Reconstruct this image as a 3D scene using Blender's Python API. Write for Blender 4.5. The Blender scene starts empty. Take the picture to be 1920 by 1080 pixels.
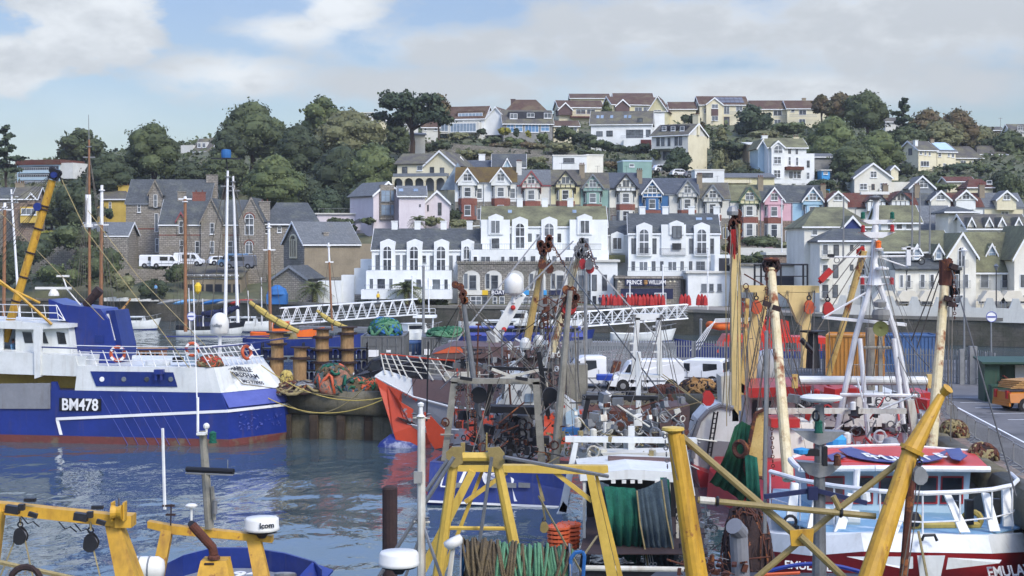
import bpy,math,random
import numpy as np
from math import sin,cos,pi,radians,sqrt,atan2
from mathutils import Vector,Matrix
random.seed(7)
S=bpy.context.scene
COL=S.collection
F,CH,HY=3000.0,12.6,453.0
cam=bpy.data.cameras.new('camera');cam.sensor_width=36;cam.lens=F/1920*36
cam.shift_y=-(540-HY)/1920;cam.clip_start=.5;cam.clip_end=6000
co=bpy.data.objects.new('camera',cam);COL.objects.link(co)
co.location=(0,0,CH);co.rotation_euler=(pi/2,0,0);S.camera=co
S.render.resolution_x,S.render.resolution_y=1920,1080
SUN_EL,SUN_AZ=radians(42),radians(35)
sdir=Vector((sin(SUN_AZ)*cos(SUN_EL),-cos(SUN_AZ)*cos(SUN_EL),sin(SUN_EL)))
W=bpy.data.worlds.new('World');S.world=W;W.use_nodes=True
nt=W.node_tree;nt.nodes.clear()
def N(tree,typ,**kw):
 n=tree.nodes.new(typ)
 for k,v in kw.items():
  if k in n.inputs:n.inputs[k].default_value=v
  else:setattr(n,k,v)
 return n
out=N(nt,'ShaderNodeOutputWorld');bg=N(nt,'ShaderNodeBackground');nt.links.new(bg.outputs[0],out.inputs[0])
sky=N(nt,'ShaderNodeTexSky');sky.sky_type='NISHITA';sky.sun_disc=False
sky.sun_elevation=SUN_EL;sky.sun_rotation=atan2(sdir.x,sdir.y);sky.air_density=1.0;sky.dust_density=1.0;sky.ozone_density=3.
bg.inputs['Strength'].default_value=.12
tc=N(nt,'ShaderNodeTexCoord')
def wmath(op,a,b=None,c=None,clamp=False):
 n=nt.nodes.new('ShaderNodeMath');n.operation=op;n.use_clamp=clamp
 for i,v in enumerate((a,b,c)):
  if v is None:continue
  if isinstance(v,(int,float)):n.inputs[i].default_value=v
  else:nt.links.new(v,n.inputs[i])
 return n.outputs[0]
mp=N(nt,'ShaderNodeMapping');mp.inputs['Scale'].default_value=(1,1,2.2);nt.links.new(tc.outputs['Generated'],mp.inputs[0])
def wnoise(scale,det=6,rough=.55,off=0):
 n=N(nt,'ShaderNodeTexNoise',Scale=scale,Detail=det,Roughness=rough)
 m2=N(nt,'ShaderNodeMapping');m2.inputs['Location'].default_value=(off,off*.7,off*.3)
 nt.links.new(mp.outputs[0],m2.inputs[0]);nt.links.new(m2.outputs[0],n.inputs[0]);return n.outputs[0]
def ramp(v,a,b,lo=0.,hi=1.):
 n=nt.nodes.new('ShaderNodeMapRange');n.interpolation_type='SMOOTHSTEP'
 nt.links.new(v,n.inputs[0])
 for i,x in zip((1,2,3,4),(a,b,lo,hi)):n.inputs[i].default_value=x
 return n.outputs[0]
nA,nB,nC=wnoise(5,8,.55,3.1),wnoise(17,7,.6,1.3),wnoise(2.6,3,.5,7.7)
def blob(px,py,rx,ry,soft=.45,wob=.5):
 d=Vector(((px-960)/F,1,(HY-py)/F)).normalized()
 vm=N(nt,'ShaderNodeVectorMath',operation='SUBTRACT');nt.links.new(tc.outputs['Generated'],vm.inputs[0]);vm.inputs[1].default_value=d
 vs=N(nt,'ShaderNodeVectorMath',operation='MULTIPLY');nt.links.new(vm.outputs[0],vs.inputs[0]);vs.inputs[1].default_value=(F/rx,3.,F/ry)
 vl=N(nt,'ShaderNodeVectorMath',operation='LENGTH');nt.links.new(vs.outputs[0],vl.inputs[0])
 r=wmath('ADD',vl.outputs['Value'],wmath('MULTIPLY',wmath('SUBTRACT',nB,.5),wob*3))
 return ramp(r,1-soft,1+soft,1.,0.)
cl=None;cu=None
for a in[(165,25,120,85,.22,.9),(215,75,75,42,.3,1.),(110,70,60,42,.3,1.),(15,115,85,48,.35,1.),(430,140,130,38,.6,1.2),(640,15,70,55,.5,1.1),(560,60,110,30,.7,1.2),(930,85,330,42,.7,1.2),(1250,50,330,70,.6,1.1),(1700,50,400,100,.6,1.),(1500,165,500,40,.8,1.),(820,160,260,34,.9,1.2)]:
 b=blob(*a);cl=b if cl is None else wmath('MAXIMUM',cl,b)
 if a[0]<660:cu=b if cu is None else wmath('MAXIMUM',cu,b)
veil=ramp(nA,.45,.8,.04,.3)
mask=wmath('MAXIMUM',cl,veil,clamp=True)
mask=wmath('MULTIPLY',mask,.9)
ccol=N(nt,'ShaderNodeMix',data_type='RGBA');nt.links.new(ramp(wmath('ADD',wmath('ADD',nB,wmath('MULTIPLY',nA,.6)),wmath("MULTIPLY",cu,.14)),.66,1.02),ccol.inputs[0])
ccol.inputs[6].default_value=(3.55,3.75,3.95,1);ccol.inputs[7].default_value=(5.2,5.4,5.55,1)
smix=N(nt,'ShaderNodeMix',data_type='RGBA');nt.links.new(mask,smix.inputs[0])
hs=N(nt,'ShaderNodeHueSaturation',Hue=.515,Saturation=1.02,Value=.7);nt.links.new(sky.outputs[0],hs.inputs['Color'])
nt.links.new(hs.outputs[0],smix.inputs[6]);nt.links.new(ccol.outputs[2],smix.inputs[7]);sx=N(nt,'ShaderNodeSeparateXYZ');nt.links.new(tc.outputs['Generated'],sx.inputs[0])
zen=N(nt,'ShaderNodeVectorMath',operation='SCALE');nt.links.new(smix.outputs[2],zen.inputs[0]);nt.links.new(ramp(sx.outputs[2],.12,.5,1.,3.6),zen.inputs['Scale']);nt.links.new(zen.outputs[0],bg.inputs[0])
sl=bpy.data.lights.new('sun','SUN');sl.energy=1.7;sl.angle=radians(16);sl.color=(1,.93,.83)
so=bpy.data.objects.new('sun',sl);COL.objects.link(so);so.location=(60,-60,90)
so.rotation_euler=(-sdir).to_track_quat('-Z','Y').to_euler()
S.view_settings.view_transform='Standard';S.view_settings.look='None';S.view_settings.gamma=1;S.view_settings.exposure=0.53
S.cycles.max_bounces=6;S.cycles.diffuse_bounces=3;S.cycles.glossy_bounces=3;S.cycles.transparent_max_bounces=6
def at(px,py,d):return Vector(((px-960)/F*d,d,CH+(HY-py)/F*d))
def gz(px,z,py):"""distance at which height z shows on row py""";return(CH-z)*F/(py-HY)
def onz(px,py,z):return at(px,py,gz(px,z,py))
def lin(c):
 if isinstance(c,str):
  c=[int(c[i:i+2],16)/255 for i in(0,2,4)]
  c=[x/12.92 if x<=.04045 else((x+.055)/1.055)**2.4 for x in c]
 return(c[0],c[1],c[2],1)
MATS={}
def mat(name,c1,c2=None,rough=.7,scale=1.5,var=.18,metal=0.,bump=0.,bscale=12.,streak=None,samt=.5,spec=.4,patch=None,pscale=1.2,plo=.5,phi=.56,rnd=0.,stretch=(1,1,1),sscale=(3,3,.25),slo=.55):
 """base colour c1 drifting to c2, fine value noise, optional hard-edged patches (worn paint) and vertical streaks (rust, dirt)"""
 m=bpy.data.materials.new(name);m.use_nodes=True;t=m.node_tree;b=t.nodes['Principled BSDF'];L=t.links.new
 b.inputs['Roughness'].default_value=rough;b.inputs['Metallic'].default_value=metal;b.inputs['Specular IOR Level'].default_value=spec
 tcn=N(t,'ShaderNodeTexCoord');mpn=N(t,'ShaderNodeMapping');mpn.inputs['Scale'].default_value=stretch;L(tcn.outputs['Object'],mpn.inputs[0])
 def noise(sc,det=4,v=None):
  n=N(t,'ShaderNodeTexNoise',Scale=sc,Detail=det,Roughness=.6);L(v or mpn.outputs[0],n.inputs[0]);return n.outputs[0]
 def mr(v,a,c,lo=0.,hi=1.):
  n=t.nodes.new('ShaderNodeMapRange');L(v,n.inputs[0])
  for i,x in zip((1,2,3,4),(a,c,lo,hi)):n.inputs[i].default_value=x
  return n.outputs[0]
 def mix(f,a,c,mode='MIX'):
  n=N(t,'ShaderNodeMix',data_type='RGBA',blend_type=mode)
  for i,v in((0,f),(6,a),(7,c)):
   if hasattr(v,'links'):L(v,n.inputs[i])
   else:n.inputs[i].default_value=v
  return n.outputs[2]
 c1=lin(c1);c2=lin(c2)if c2 else tuple(x*.8 for x in c1[:3])+(1,)
 col=mix(mr(noise(scale),.35,.68),c1,c2)
 if patch:col=mix(mr(noise(pscale,6),plo,phi),col,lin(patch))
 if streak:
  m3=N(t,'ShaderNodeMapping');m3.inputs['Scale'].default_value=sscale;L(tcn.outputs['Object'],m3.inputs[0])
  col=mix(mr(noise(1.6,6,m3.outputs[0]),slo,.8,0,samt),col,lin(streak))
 f=mr(noise(scale*9,5),.25,.75,1-var,1+var*.6)
 if rnd:
  oi=N(t,'ShaderNodeObjectInfo');f2=mr(oi.outputs['Random'],0,1,1-rnd,1+rnd)
  mm=N(t,'ShaderNodeMath',operation='MULTIPLY');L(f,mm.inputs[0]);L(f2,mm.inputs[1]);f=mm.outputs[0]
 vm=N(t,'ShaderNodeVectorMath',operation='SCALE');L(col,vm.inputs[0]);L(f,vm.inputs['Scale']);L(vm.outputs[0],b.inputs['Base Color'])
 if bump:
  bn=N(t,'ShaderNodeBump',Strength=bump,Distance=.05);L(noise(bscale,5),bn.inputs['Height']);L(bn.outputs[0],b.inputs['Normal'])
 MATS[name]=m;return m
def brickmat(name,c1,c2,mortar,sx=.4,sy=.2,ms=.02,rough=.85,bump=.4,moss=None,mlo=.45,mhi=.75,var=.3):
 """courses of slates, tiles, stones or bricks laid in the plane of each face, with moss or stain over them"""
 m=bpy.data.materials.new(name);m.use_nodes=True;t=m.node_tree;b=t.nodes['Principled BSDF'];L=t.links.new
 b.inputs['Roughness'].default_value=rough;b.inputs['Specular IOR Level'].default_value=.3
 tcn=N(t,'ShaderNodeTexCoord');sp=N(t,'ShaderNodeSeparateXYZ');L(tcn.outputs['Object'],sp.inputs[0])
 ad=N(t,'ShaderNodeMath',operation='ADD');L(sp.outputs[0],ad.inputs[0]);L(sp.outputs[1],ad.inputs[1])
 cb=N(t,'ShaderNodeCombineXYZ');L(ad.outputs[0],cb.inputs[0]);L(sp.outputs[2],cb.inputs[1])
 br=N(t,'ShaderNodeTexBrick',Scale=1.0);L(cb.outputs[0],br.inputs[0])
 br.inputs['Brick Width'].default_value=sx;br.inputs['Row Height'].default_value=sy;br.inputs['Mortar Size'].default_value=ms
 br.inputs['Color1'].default_value=lin(c1);br.inputs['Color2'].default_value=lin(c2);br.inputs['Mortar'].default_value=lin(mortar)
 n1=N(t,'ShaderNodeTexNoise',Scale=.35,Detail=7,Roughness=.65);L(tcn.outputs['Object'],n1.inputs[0])
 n2=N(t,'ShaderNodeTexNoise',Scale=4.,Detail=4,Roughness=.7);L(tcn.outputs['Object'],n2.inputs[0])
 mr=N(t,'ShaderNodeMapRange');L(n2.outputs[0],mr.inputs[0])
 for i,x in zip((1,2,3,4),(.25,.75,1-var,1+var*.7)):mr.inputs[i].default_value=x
 col=br.outputs[0]
 if moss:
  mx=N(t,'ShaderNodeMix',data_type='RGBA');r2=N(t,'ShaderNodeMapRange');L(n1.outputs[0],r2.inputs[0]);r2.inputs[1].default_value=mlo;r2.inputs[2].default_value=mhi
  L(r2.outputs[0],mx.inputs[0]);L(col,mx.inputs[6]);mx.inputs[7].default_value=lin(moss);col=mx.outputs[2]
 vm=N(t,'ShaderNodeVectorMath',operation='SCALE');L(col,vm.inputs[0]);L(mr.outputs[0],vm.inputs['Scale']);L(vm.outputs[0],b.inputs['Base Color'])
 bn=N(t,'ShaderNodeBump',Strength=bump,Distance=.03);L(br.outputs['Fac'],bn.inputs['Height']);bn.invert=True;L(bn.outputs[0],b.inputs['Normal'])
 MATS[name]=m;return m
mat('white','dfe2de','cfd2cc',.8,.4,.05,streak='a8a598',samt=.22)
mat('offwhite','cfcfc6','bdbcb0',.8,.4,.07,streak='8d887a',samt=.25)
mat('cream','d6cfb0','c8c0a0',.8,.4,.06,streak='857d62',samt=.35)
mat('palecream','dcdacb','cdcaba',.8,.4,.06,streak='857d62',samt=.35)
mat('yellowwall','c0a552','ab9240',.8,.5,.08,streak='7d6422',samt=.3)
mat('paleyellow','cfc9a0','c0b88e',.8,.5,.06)
mat('pinkwall','cfa8af','c29aa2',.8,.5,.05);mat('palepink','d0c9ca','c5bcbe',.8,.4,.05,streak='8c7c7c',samt=.3)
mat('mint','86a498','78968c',.8,.5,.05);mat('bluewall','3d6c9a','35608c',.8,.5,.05);mat('skywall','9dbccc','8dafc0',.8,.5,.05)
mat('trimwhite','e4e6e4','d5d8d4',.6,1,.05);mat('trimdark','2b2d33','22242a',.6,1,.1);mat('trimred','94504f','864646',.6,1,.1);mat('trimgreen','4c6450','3e5644',.6,1,.1)
mat('trimblue','3a5a86','304c74',.6,1,.1);mat('trimgrey','7c8286','6c7276',.6,1,.1);mat('darkblue','24366e','1c2c5c',.6,1,.1)
mat('door_wood','5a2a20','4a2018',.5,1,.1)
brickmat('slate','575b5c','484c4d','343838',.5,.22,.015,moss='707364',mlo=.5,mhi=.8)
brickmat('slateblue','565c64','4a5056','363a40',.5,.22,.015,moss='6e7373',mlo=.55,mhi=.85)
brickmat('slategrey','707475','626667','484c4c',.5,.22,.015,moss='696963',mlo=.5,mhi=.8)
brickmat('mossroof','63634b','595743','434335',.5,.22,.015,moss='797959',mlo=.38,mhi=.62)
brickmat('olivemoss','5c4c30','564428','38301c',.5,.22,.015,moss='66562c',mlo=.38,mhi=.62)
brickmat('greyroof','605d58','54514b','3d3c37',.5,.22,.015,moss='757256',mlo=.42,mhi=.7)
brickmat('browntile','665042','564237','3a2b22',.35,.28,.03,moss='6c6149',mlo=.45,mhi=.72)
brickmat('redtile','714334','60372a','3f2119',.35,.28,.03,moss='604d3c',mlo=.45,mhi=.72)
brickmat('brick','86493a','763e30','8c7a6c',.45,.15,.015)
brickmat('stone','a09a8e','878176','6b665d',.75,.32,.04,bump=.8,moss='817b6a',mlo=.45,mhi=.7,var=.4)
brickmat('greystone','9a9489','7f7b71','605e56',.7,.3,.04,bump=.8,moss='6e6e60',mlo=.45,mhi=.7,var=.4)
brickmat('pinkstone','9c8674','7b6b5e','675b50',.6,.3,.04,bump=.8,moss='817869',mlo=.45,mhi=.7,var=.4)
brickmat('quaywall','5e5a50','545046','3c3a34',2.4,.6,.02,bump=.5,moss='3c3e30',mlo=.4,mhi=.65,var=.35)
mat('tanrender','8f846e','7d735f',.85,.4,.12,streak='5c503c',samt=.5)
mat('concrete','7c786c','6a675c',.85,.5,.15,bump=.2,streak='4a473c',samt=.6)
mat('wetconcrete','565038','6a6656',.7,.9,.3,bump=.4,streak='2c2c1c',samt=.9)
mat('asphalt','6a6a69','5a5a59',.9,.25,.14,bump=.1,bscale=30,patch='4e4e4d',pscale=.22,plo=.52,phi=.55,streak='75736e',samt=.4,sscale=(.5,.1,1))
mat('paving','8a867e','7a766e',.9,.3,.12)
mat('ground','555c42','626046',.95,.08,.35,bump=.3,bscale=3)
mat('path_mat','8c8474','7a7364',.9,.2,.2)
def glass(name,c1,c2):
 m=bpy.data.materials.new(name);m.use_nodes=True;t=m.node_tree;b=t.nodes['Principled BSDF'];L=t.links.new
 b.inputs['Roughness'].default_value=.12;b.inputs['Specular IOR Level'].default_value=.6
 oi=N(t,'ShaderNodeObjectInfo');g=N(t,'ShaderNodeTexCoord');n=N(t,'ShaderNodeTexNoise',Scale=1.1,Detail=1);L(g.outputs['Object'],n.inputs[0])
 a=N(t,'ShaderNodeMath',operation='MULTIPLY_ADD');L(oi.outputs['Random'],a.inputs[0]);a.inputs[1].default_value=.7;L(n.outputs[0],a.inputs[2])
 r=N(t,'ShaderNodeMapRange');L(a.outputs[0],r.inputs[0]);r.inputs[1].default_value=.45;r.inputs[2].default_value=1.15
 mx=N(t,'ShaderNodeMix',data_type='RGBA');L(r.outputs[0],mx.inputs[0]);mx.inputs[6].default_value=lin(c1);mx.inputs[7].default_value=lin(c2);L(mx.outputs[2],b.inputs['Base Color'])
 MATS[name]=m
glass('pane','2c3036','6a7074');glass('darkpane','16181c','2c3034');glass('bluepane','3c6a98','6f95b4');glass('skypane','6c7c8a','8ea0ae')
mat('hullblue','21347e','1b2c6c',.32,.5,.1,spec=.5,bump=.25,bscale=1.1,streak='5a4a44',samt=.45,sscale=(1.6,1.6,.16),slo=.57)
mat('hullblue2','1c3074','172860',.4,.6,.15,streak='5a5a62',samt=.5)
mat('lightblueband','5660a4','4c5698',.35,.6,.08)
mat('boatwhite','d6d8d2','c6c9c2',.4,.7,.06,streak='8c7a60',samt=.35,sscale=(2,2,.2))
mat('wornwhite','c6c4b6','b0ad9c',.55,1,.12,streak='7c5632',samt=.7,sscale=(2.5,2.5,.3),slo=.5)
mat('rustywhite','cfc4a0','bfb084',.6,1,.15,patch='7c4218',pscale=1.1,plo=.56,phi=.66,streak='8c5a24',samt=.7)
mat('antifoul','6e3a34','5e342e',.7,.8,.2,patch='6c5c48',pscale=.8,plo=.55,phi=.65)
mat('bluepatch','2a3a7c','203070',.6,.8,.2,patch='9ca0b0',pscale=.9,plo=.5,phi=.62)
mat('shipgrey','787a7c','6a6c70',.55,.4,.08,patch='b8401e',pscale=.42,plo=.54,phi=.56)
mat('plaingrey','808284','74767a',.55,.6,.1,streak='5c4a3c',samt=.4)
mat('orangepaint','b8401e','a83818',.55,.5,.1,patch='7c7e80',pscale=.55,plo=.6,phi=.62)
mat('maroon','5c4844','524240',.7,.6,.12,patch='c9cbc9',pscale=.4,plo=.68,phi=.7)
mat('yellow','c4982e','ad8528',.5,.8,.16,streak='6c4420',samt=.75,slo=.5,spec=.4,patch='84552a',pscale=3.5,plo=.62,phi=.68)
mat('paleyel','c9aa4c','b89a40',.5,.8,.12,streak='6c4420',samt=.6)
mat('creampaint','cdb67c','bfa86c',.5,.6,.08,streak='6c4426',samt=.5,slo=.6)
mat('creamrust','c4a868','b4924c',.6,1.2,.2,patch='7c4420',pscale=1.4,plo=.55,phi=.62)
mat('steel','7a7c7c','686a6a',.45,2,.2,metal=.35,streak='5c4430',samt=.5)
mat('greywood','8a877a','747164',.7,2,.2,streak='4c3c2c',samt=.6)
mat('darksteel','2c2c2e','222224',.5,2,.3,metal=.2);mat('black','18181a','101012',.5,2,.2)
mat('rust','5c3424','3e2620',.9,3,.35,bump=.4,patch='84502a',pscale=3,plo=.55,phi=.62)
mat('rustdark','3a2a26','2a2020',.9,3,.35,bump=.4)
mat('red','b02a24','9c221e',.4,.8,.1,spec=.5);mat('darkred','a52a2c','932428',.4,.8,.12,streak='5c1c1c',samt=.4)
mat('orange','c25a34','b04e2a',.5,.8,.1);mat('lboatred','c83828','b83020',.4,.8,.08);mat('lorange','dc6a1c','c85c14',.5,.8,.1)
mat('palerail','d9dad6','c9cac6',.45,2,.08,streak='8c6a4c',samt=.3);mat('railblue','28346e','202c60',.45,2,.08)
mat('mastwood','946a48','7e583c',.5,2,.2);mat('spoolwood','a2845a','866844',.85,2,.3,stretch=(1,1,.3));mat('timber','b48a54','94703f',.8,2,.25)
mat('piles','40352a','30281f',.9,2,.35,bump=.4,streak='6c5a3c',samt=.5)
mat('rope','9a8c64','84784f',.9,6,.3,bump=.6,bscale=40);mat('greenrope','5c8a66','4c7858',.9,5,.3,bump=.6,bscale=40)
mat('ropeyellow','b8a45c','a8944c',.9,6,.2);mat('wire','5c5850','4a463e',.6,4,.2,metal=.3)
mat('greennet','1f6a54','185444',.95,2.5,.45,bump=1.,bscale=30);mat('greynet','4c5c64','3e4c54',.95,3,.45,bump=1.,bscale=30)
mat('brightnet','2c6a48','22523a',.95,2.5,.4,bump=1.,bscale=30);mat('orangenet','a4745a','846454',.95,3,.4,bump=1.,bscale=25,patch='4a5c58',pscale=2.,plo=.5,phi=.55)
mat('dirtynet','6a5c40','524838',.95,4,.45,bump=1.,bscale=25);mat('ropeheap_blue','2c5470','2f6a54',.9,2,.3,bump=.8,bscale=30)
mat('containergrey','686a68','5a5c5a',.6,1,.12,streak='5c4a3c',samt=.4);mat('containerorange','b47c34','a2702c',.6,.8,.1,streak='6c4418',samt=.5);mat('containerblue','3c5c86','345076',.6,.8,.12,streak='4c4a4a',samt=.5)
mat('galv','8f908e','7e7f7d',.45,3,.12,metal=.4);mat('vanwhite','dadcda','d0d2d0',.25,.5,.03,spec=.6);mat('vanblack','1c1f26','181a20',.2,.5,.05,spec=.6)
mat('carblue','5c7a94','526e88',.25,.5,.05,spec=.6);mat('cargrey','6c6e72','606266',.25,.5,.05);mat('pickuporange','b8742c','a86824',.3,.5,.05,spec=.6)
mat('rubber','1c1c1c','141414',.8,2,.2);mat('greenpaint','2f4c3c','274234',.6,1,.12,streak='5c4c34',samt=.4)
mat('radome','d9d8d0','ccccc2',.4,1,.05,streak='9c948a',samt=.2);mat('tarpgrey','8c8c86','7a7a74',.8,1,.1)
mat('deckgrey','84888c','74787c',.6,.8,.15);mat('deckblue','7ea6bc','6c96b0',.5,.8,.1,patch='b8ccd4',pscale=.8,plo=.55,phi=.7)
mat('paleblue','b2c8d0','a4bcc6',.4,.8,.06,streak='8c8c80',samt=.2)
mat('skin','9c6a54','8c5c48',.6,4,.05);mat('shirt','6f9cc0','6390b4',.8,4,.05);mat('trousers','3c4048','30343a',.8,4,.05);mat('hair','3c3430','2c2420',.8,4,.1)
mat('dwhite','e4e4e0','d8d8d4',.6,1,.03);mat('redcloth','ae302a','982824',.85,2,.12);mat('bluecrate','2c4ca8','24409a',.5,1,.08);mat('bluetarp','2c68a0','245c94',.7,1,.15)
mat('signblue','1e2444','181e3a',.5,1,.05);mat('signyellow','d9b62c','c9a624',.5,1,.05);mat('signsky','3c94c8','3486bc',.5,1,.05)
mat('blackhull','1e2024','16181c',.3,.6,.1);mat('palehull','a8b0a4','98a094',.4,.6,.1);mat('navycover','20284c','1a2040',.8,1,.15)
mat('bark','4a3c30','382e26',.95,2,.3,bump=.5);mat('canvas','cfcab8','c0baa6',.8,1,.06);mat('brass','8c7c4c','7c6c3c',.5,2,.2)
def leafmat(name,c1,c2,c3=None):
 m=bpy.data.materials.new(name);m.use_nodes=True;t=m.node_tree;b=t.nodes['Principled BSDF'];L=t.links.new
 b.inputs['Roughness'].default_value=.7;b.inputs['Specular IOR Level'].default_value=.15
 g=N(t,'ShaderNodeTexCoord');ge=N(t,'ShaderNodeNewGeometry')
 n=N(t,'ShaderNodeTexNoise',Scale=.35,Detail=5,Roughness=.6);L(g.outputs['Object'],n.inputs[0])
 r=N(t,'ShaderNodeMapRange');L(n.outputs[0],r.inputs[0]);r.inputs[1].default_value=.38;r.inputs[2].default_value=.62
 mx=N(t,'ShaderNodeMix',data_type='RGBA');L(r.outputs[0],mx.inputs[0]);mx.inputs[6].default_value=lin(c1);mx.inputs[7].default_value=lin(c2)
 r2=N(t,'ShaderNodeMapRange');L(ge.outputs['Random Per Island'],r2.inputs[0]);r2.inputs[3].default_value=.7;r2.inputs[4].default_value=1.3
 vm=N(t,'ShaderNodeVectorMath',operation='SCALE');L(mx.outputs[2],vm.inputs[0]);L(r2.outputs[0],vm.inputs['Scale']);L(vm.outputs[0],b.inputs['Base Color'])
 MATS[name]=m
leafmat('leaf_dark','343d2a','404832');leafmat('leaf_mid','414a30','4e5638');leafmat('leaf_bright','4b5636','5a623c');leafmat('leaf_brown','5f503a','565438')
leafmat('leaf_olive','5e6143','686848');leafmat('leaf_conifer','374331','434e38');leafmat('leaf_palm','4c5634','64683c');leafmat('leaf_yellow','8a8430','6c6c2c')
def water_mat():
 m=bpy.data.materials.new('water');m.use_nodes=True;t=m.node_tree;b=t.nodes['Principled BSDF'];L=t.links.new
 b.inputs['Base Color'].default_value=lin('42545a');b.inputs['Roughness'].default_value=.04;b.inputs['IOR'].default_value=1.5;b.inputs['Specular IOR Level'].default_value=.8
 g=N(t,'ShaderNodeTexCoord');prev=None
 for sc,st,ds,stretch,rot in((.22,.4,.5,(1,.6,1),.25),(.8,.36,.16,(1,.5,1),-.15),(3.,.18,.04,(1,.7,1),.4),(.06,.4,1.2,(1,1,1),0)):
  mpn=N(t,'ShaderNodeMapping');mpn.inputs['Scale'].default_value=stretch;mpn.inputs['Rotation'].default_value=(0,0,rot);L(g.outputs['Object'],mpn.inputs[0])
  n=N(t,'ShaderNodeTexNoise',Scale=sc,Detail=3,Roughness=.5,Distortion=.6);L(mpn.outputs[0],n.inputs[0])
  bn=N(t,'ShaderNodeBump',Strength=st,Distance=ds);L(n.outputs[0],bn.inputs['Height'])
  if prev:L(prev.outputs[0],bn.inputs['Normal'])
  prev=bn
 L(prev.outputs[0],b.inputs['Normal']);MATS['water']=m
water_mat()
class MB:
 def __init__(s):s.v=[];s.f=[];s.m=[];s.mi=0
 def add(s,vs,fs,mi=None):
  o=len(s.v);s.v.extend(tuple(p)for p in vs)
  for f in fs:s.f.append(tuple(i+o for i in f));s.m.append(s.mi if mi is None else mi)
  return s
 def box(s,x0,x1,y0,y1,z0,z1,mi=None):
  return s.add([(x,y,z)for z in(z0,z1)for y in(y0,y1)for x in(x0,x1)],[(0,2,3,1),(4,5,7,6),(0,1,5,4),(2,6,7,3),(0,4,6,2),(1,3,7,5)],mi)
 def cbox(s,c,dx,dy,dz,rz=0.,rx=0.,ry=0.,mi=None):
  R=Matrix.Rotation(rz,3,'Z')@Matrix.Rotation(ry,3,'Y')@Matrix.Rotation(rx,3,'X');c=Vector(c)
  vs=[c+R@Vector((x*dx/2,y*dy/2,z*dz/2))for z in(-1,1)for y in(-1,1)for x in(-1,1)]
  return s.add(vs,[(0,2,3,1),(4,5,7,6),(0,1,5,4),(2,6,7,3),(0,4,6,2),(1,3,7,5)],mi)
 def extr(s,poly,vec,mi=None):
  n=len(poly);vec=Vector(vec);a=[Vector(p)for p in poly];b=[p+vec for p in a]
  return s.add(a+b,[tuple(range(n)),tuple(range(2*n-1,n-1,-1))]+[(i,i+n,(i+1)%n+n,(i+1)%n)for i in range(n)],mi)
 def tube(s,p,q,r,r2=None,n=6,mi=None,cap=True):
  p,q=Vector(p),Vector(q);r2=r if r2 is None else r2;d=q-p
  if d.length<1e-6:return s
  z=d.normalized();x=z.orthogonal().normalized();y=z.cross(x)
  vs=[c+(x*cos(2*pi*i/n)+y*sin(2*pi*i/n))*rr for c,rr in((p,r),(q,r2))for i in range(n)]
  fs=[(i,(i+1)%n,(i+1)%n+n,i+n)for i in range(n)]
  if cap:fs+=[tuple(range(n-1,-1,-1)),tuple(range(n,2*n))]
  return s.add(vs,fs,mi)
 def path(s,pts,r,n=5,mi=None,closed=False):
  pts=[Vector(p)for p in pts];k=len(pts);rings=[];x=None
  for i,p in enumerate(pts):
   a=pts[(i-1)%k]if(i or closed)else p;b=pts[(i+1)%k]if(i<k-1 or closed)else p
   z=(b-a).normalized()if(b-a).length>1e-9 else Vector((0,0,1))
   x=z.orthogonal().normalized()if x is None else(x-z*x.dot(z)).normalized();y=z.cross(x)
   rr=r(i/(k-1))if callable(r)else r
   rings.append([p+(x*cos(2*pi*j/n)+y*sin(2*pi*j/n))*rr for j in range(n)])
  return s.loft(rings,mi=mi,closed=closed,cap=not closed)
 def loft(s,rings,mi=None,closed=False,cap=True,mis=None,open_ring=False):
  n=len(rings[0]);k=len(rings);vs=[p for r in rings for p in r];o=len(s.v);s.v.extend(tuple(p)for p in vs)
  for i in range(k if closed else k-1):
   for j in range(n-1 if open_ring else n):
    s.f.append((o+i*n+j,o+i*n+(j+1)%n,o+((i+1)%k)*n+(j+1)%n,o+((i+1)%k)*n+j));s.m.append(mis[i]if mis else(s.mi if mi is None else mi))
  if cap and not closed:
   s.f.append(tuple(o+j for j in range(n-1,-1,-1)));s.m.append(mis[0]if mis else(s.mi if mi is None else mi))
   s.f.append(tuple(o+(k-1)*n+j for j in range(n)));s.m.append(mis[-1]if mis else(s.mi if mi is None else mi))
  return s
 def lathe(s,c,prof,n=14,axis='Z',mi=None):
  c=Vector(c);rings=[]
  for r,h in prof:
   ring=[]
   for j in range(n):
    a=2*pi*j/n;v=(r*cos(a),r*sin(a),h)
    if axis=='X':v=(h,r*cos(a),r*sin(a))
    elif axis=='Y':v=(r*sin(a),h,r*cos(a))
    elif axis!='Z':v=axis@Vector(v)
    ring.append(c+Vector(v))
   rings.append(ring)
  return s.loft(rings,mi=mi)
 def ball(s,c,r,sz=1.,n=10,k=6,mi=None):
  return s.lathe(c,[(max(.001,r*sin(pi*i/k)),-r*sz*cos(pi*i/k))for i in range(k+1)],n,mi=mi)
 def ring(s,c,R,r,axis,n=16,mi=None):
  a=Vector(axis).normalized();x=a.orthogonal().normalized();y=a.cross(x)
  return s.path([Vector(c)+(x*cos(2*pi*i/n)+y*sin(2*pi*i/n))*R for i in range(n)],r,6,mi,True)
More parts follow.
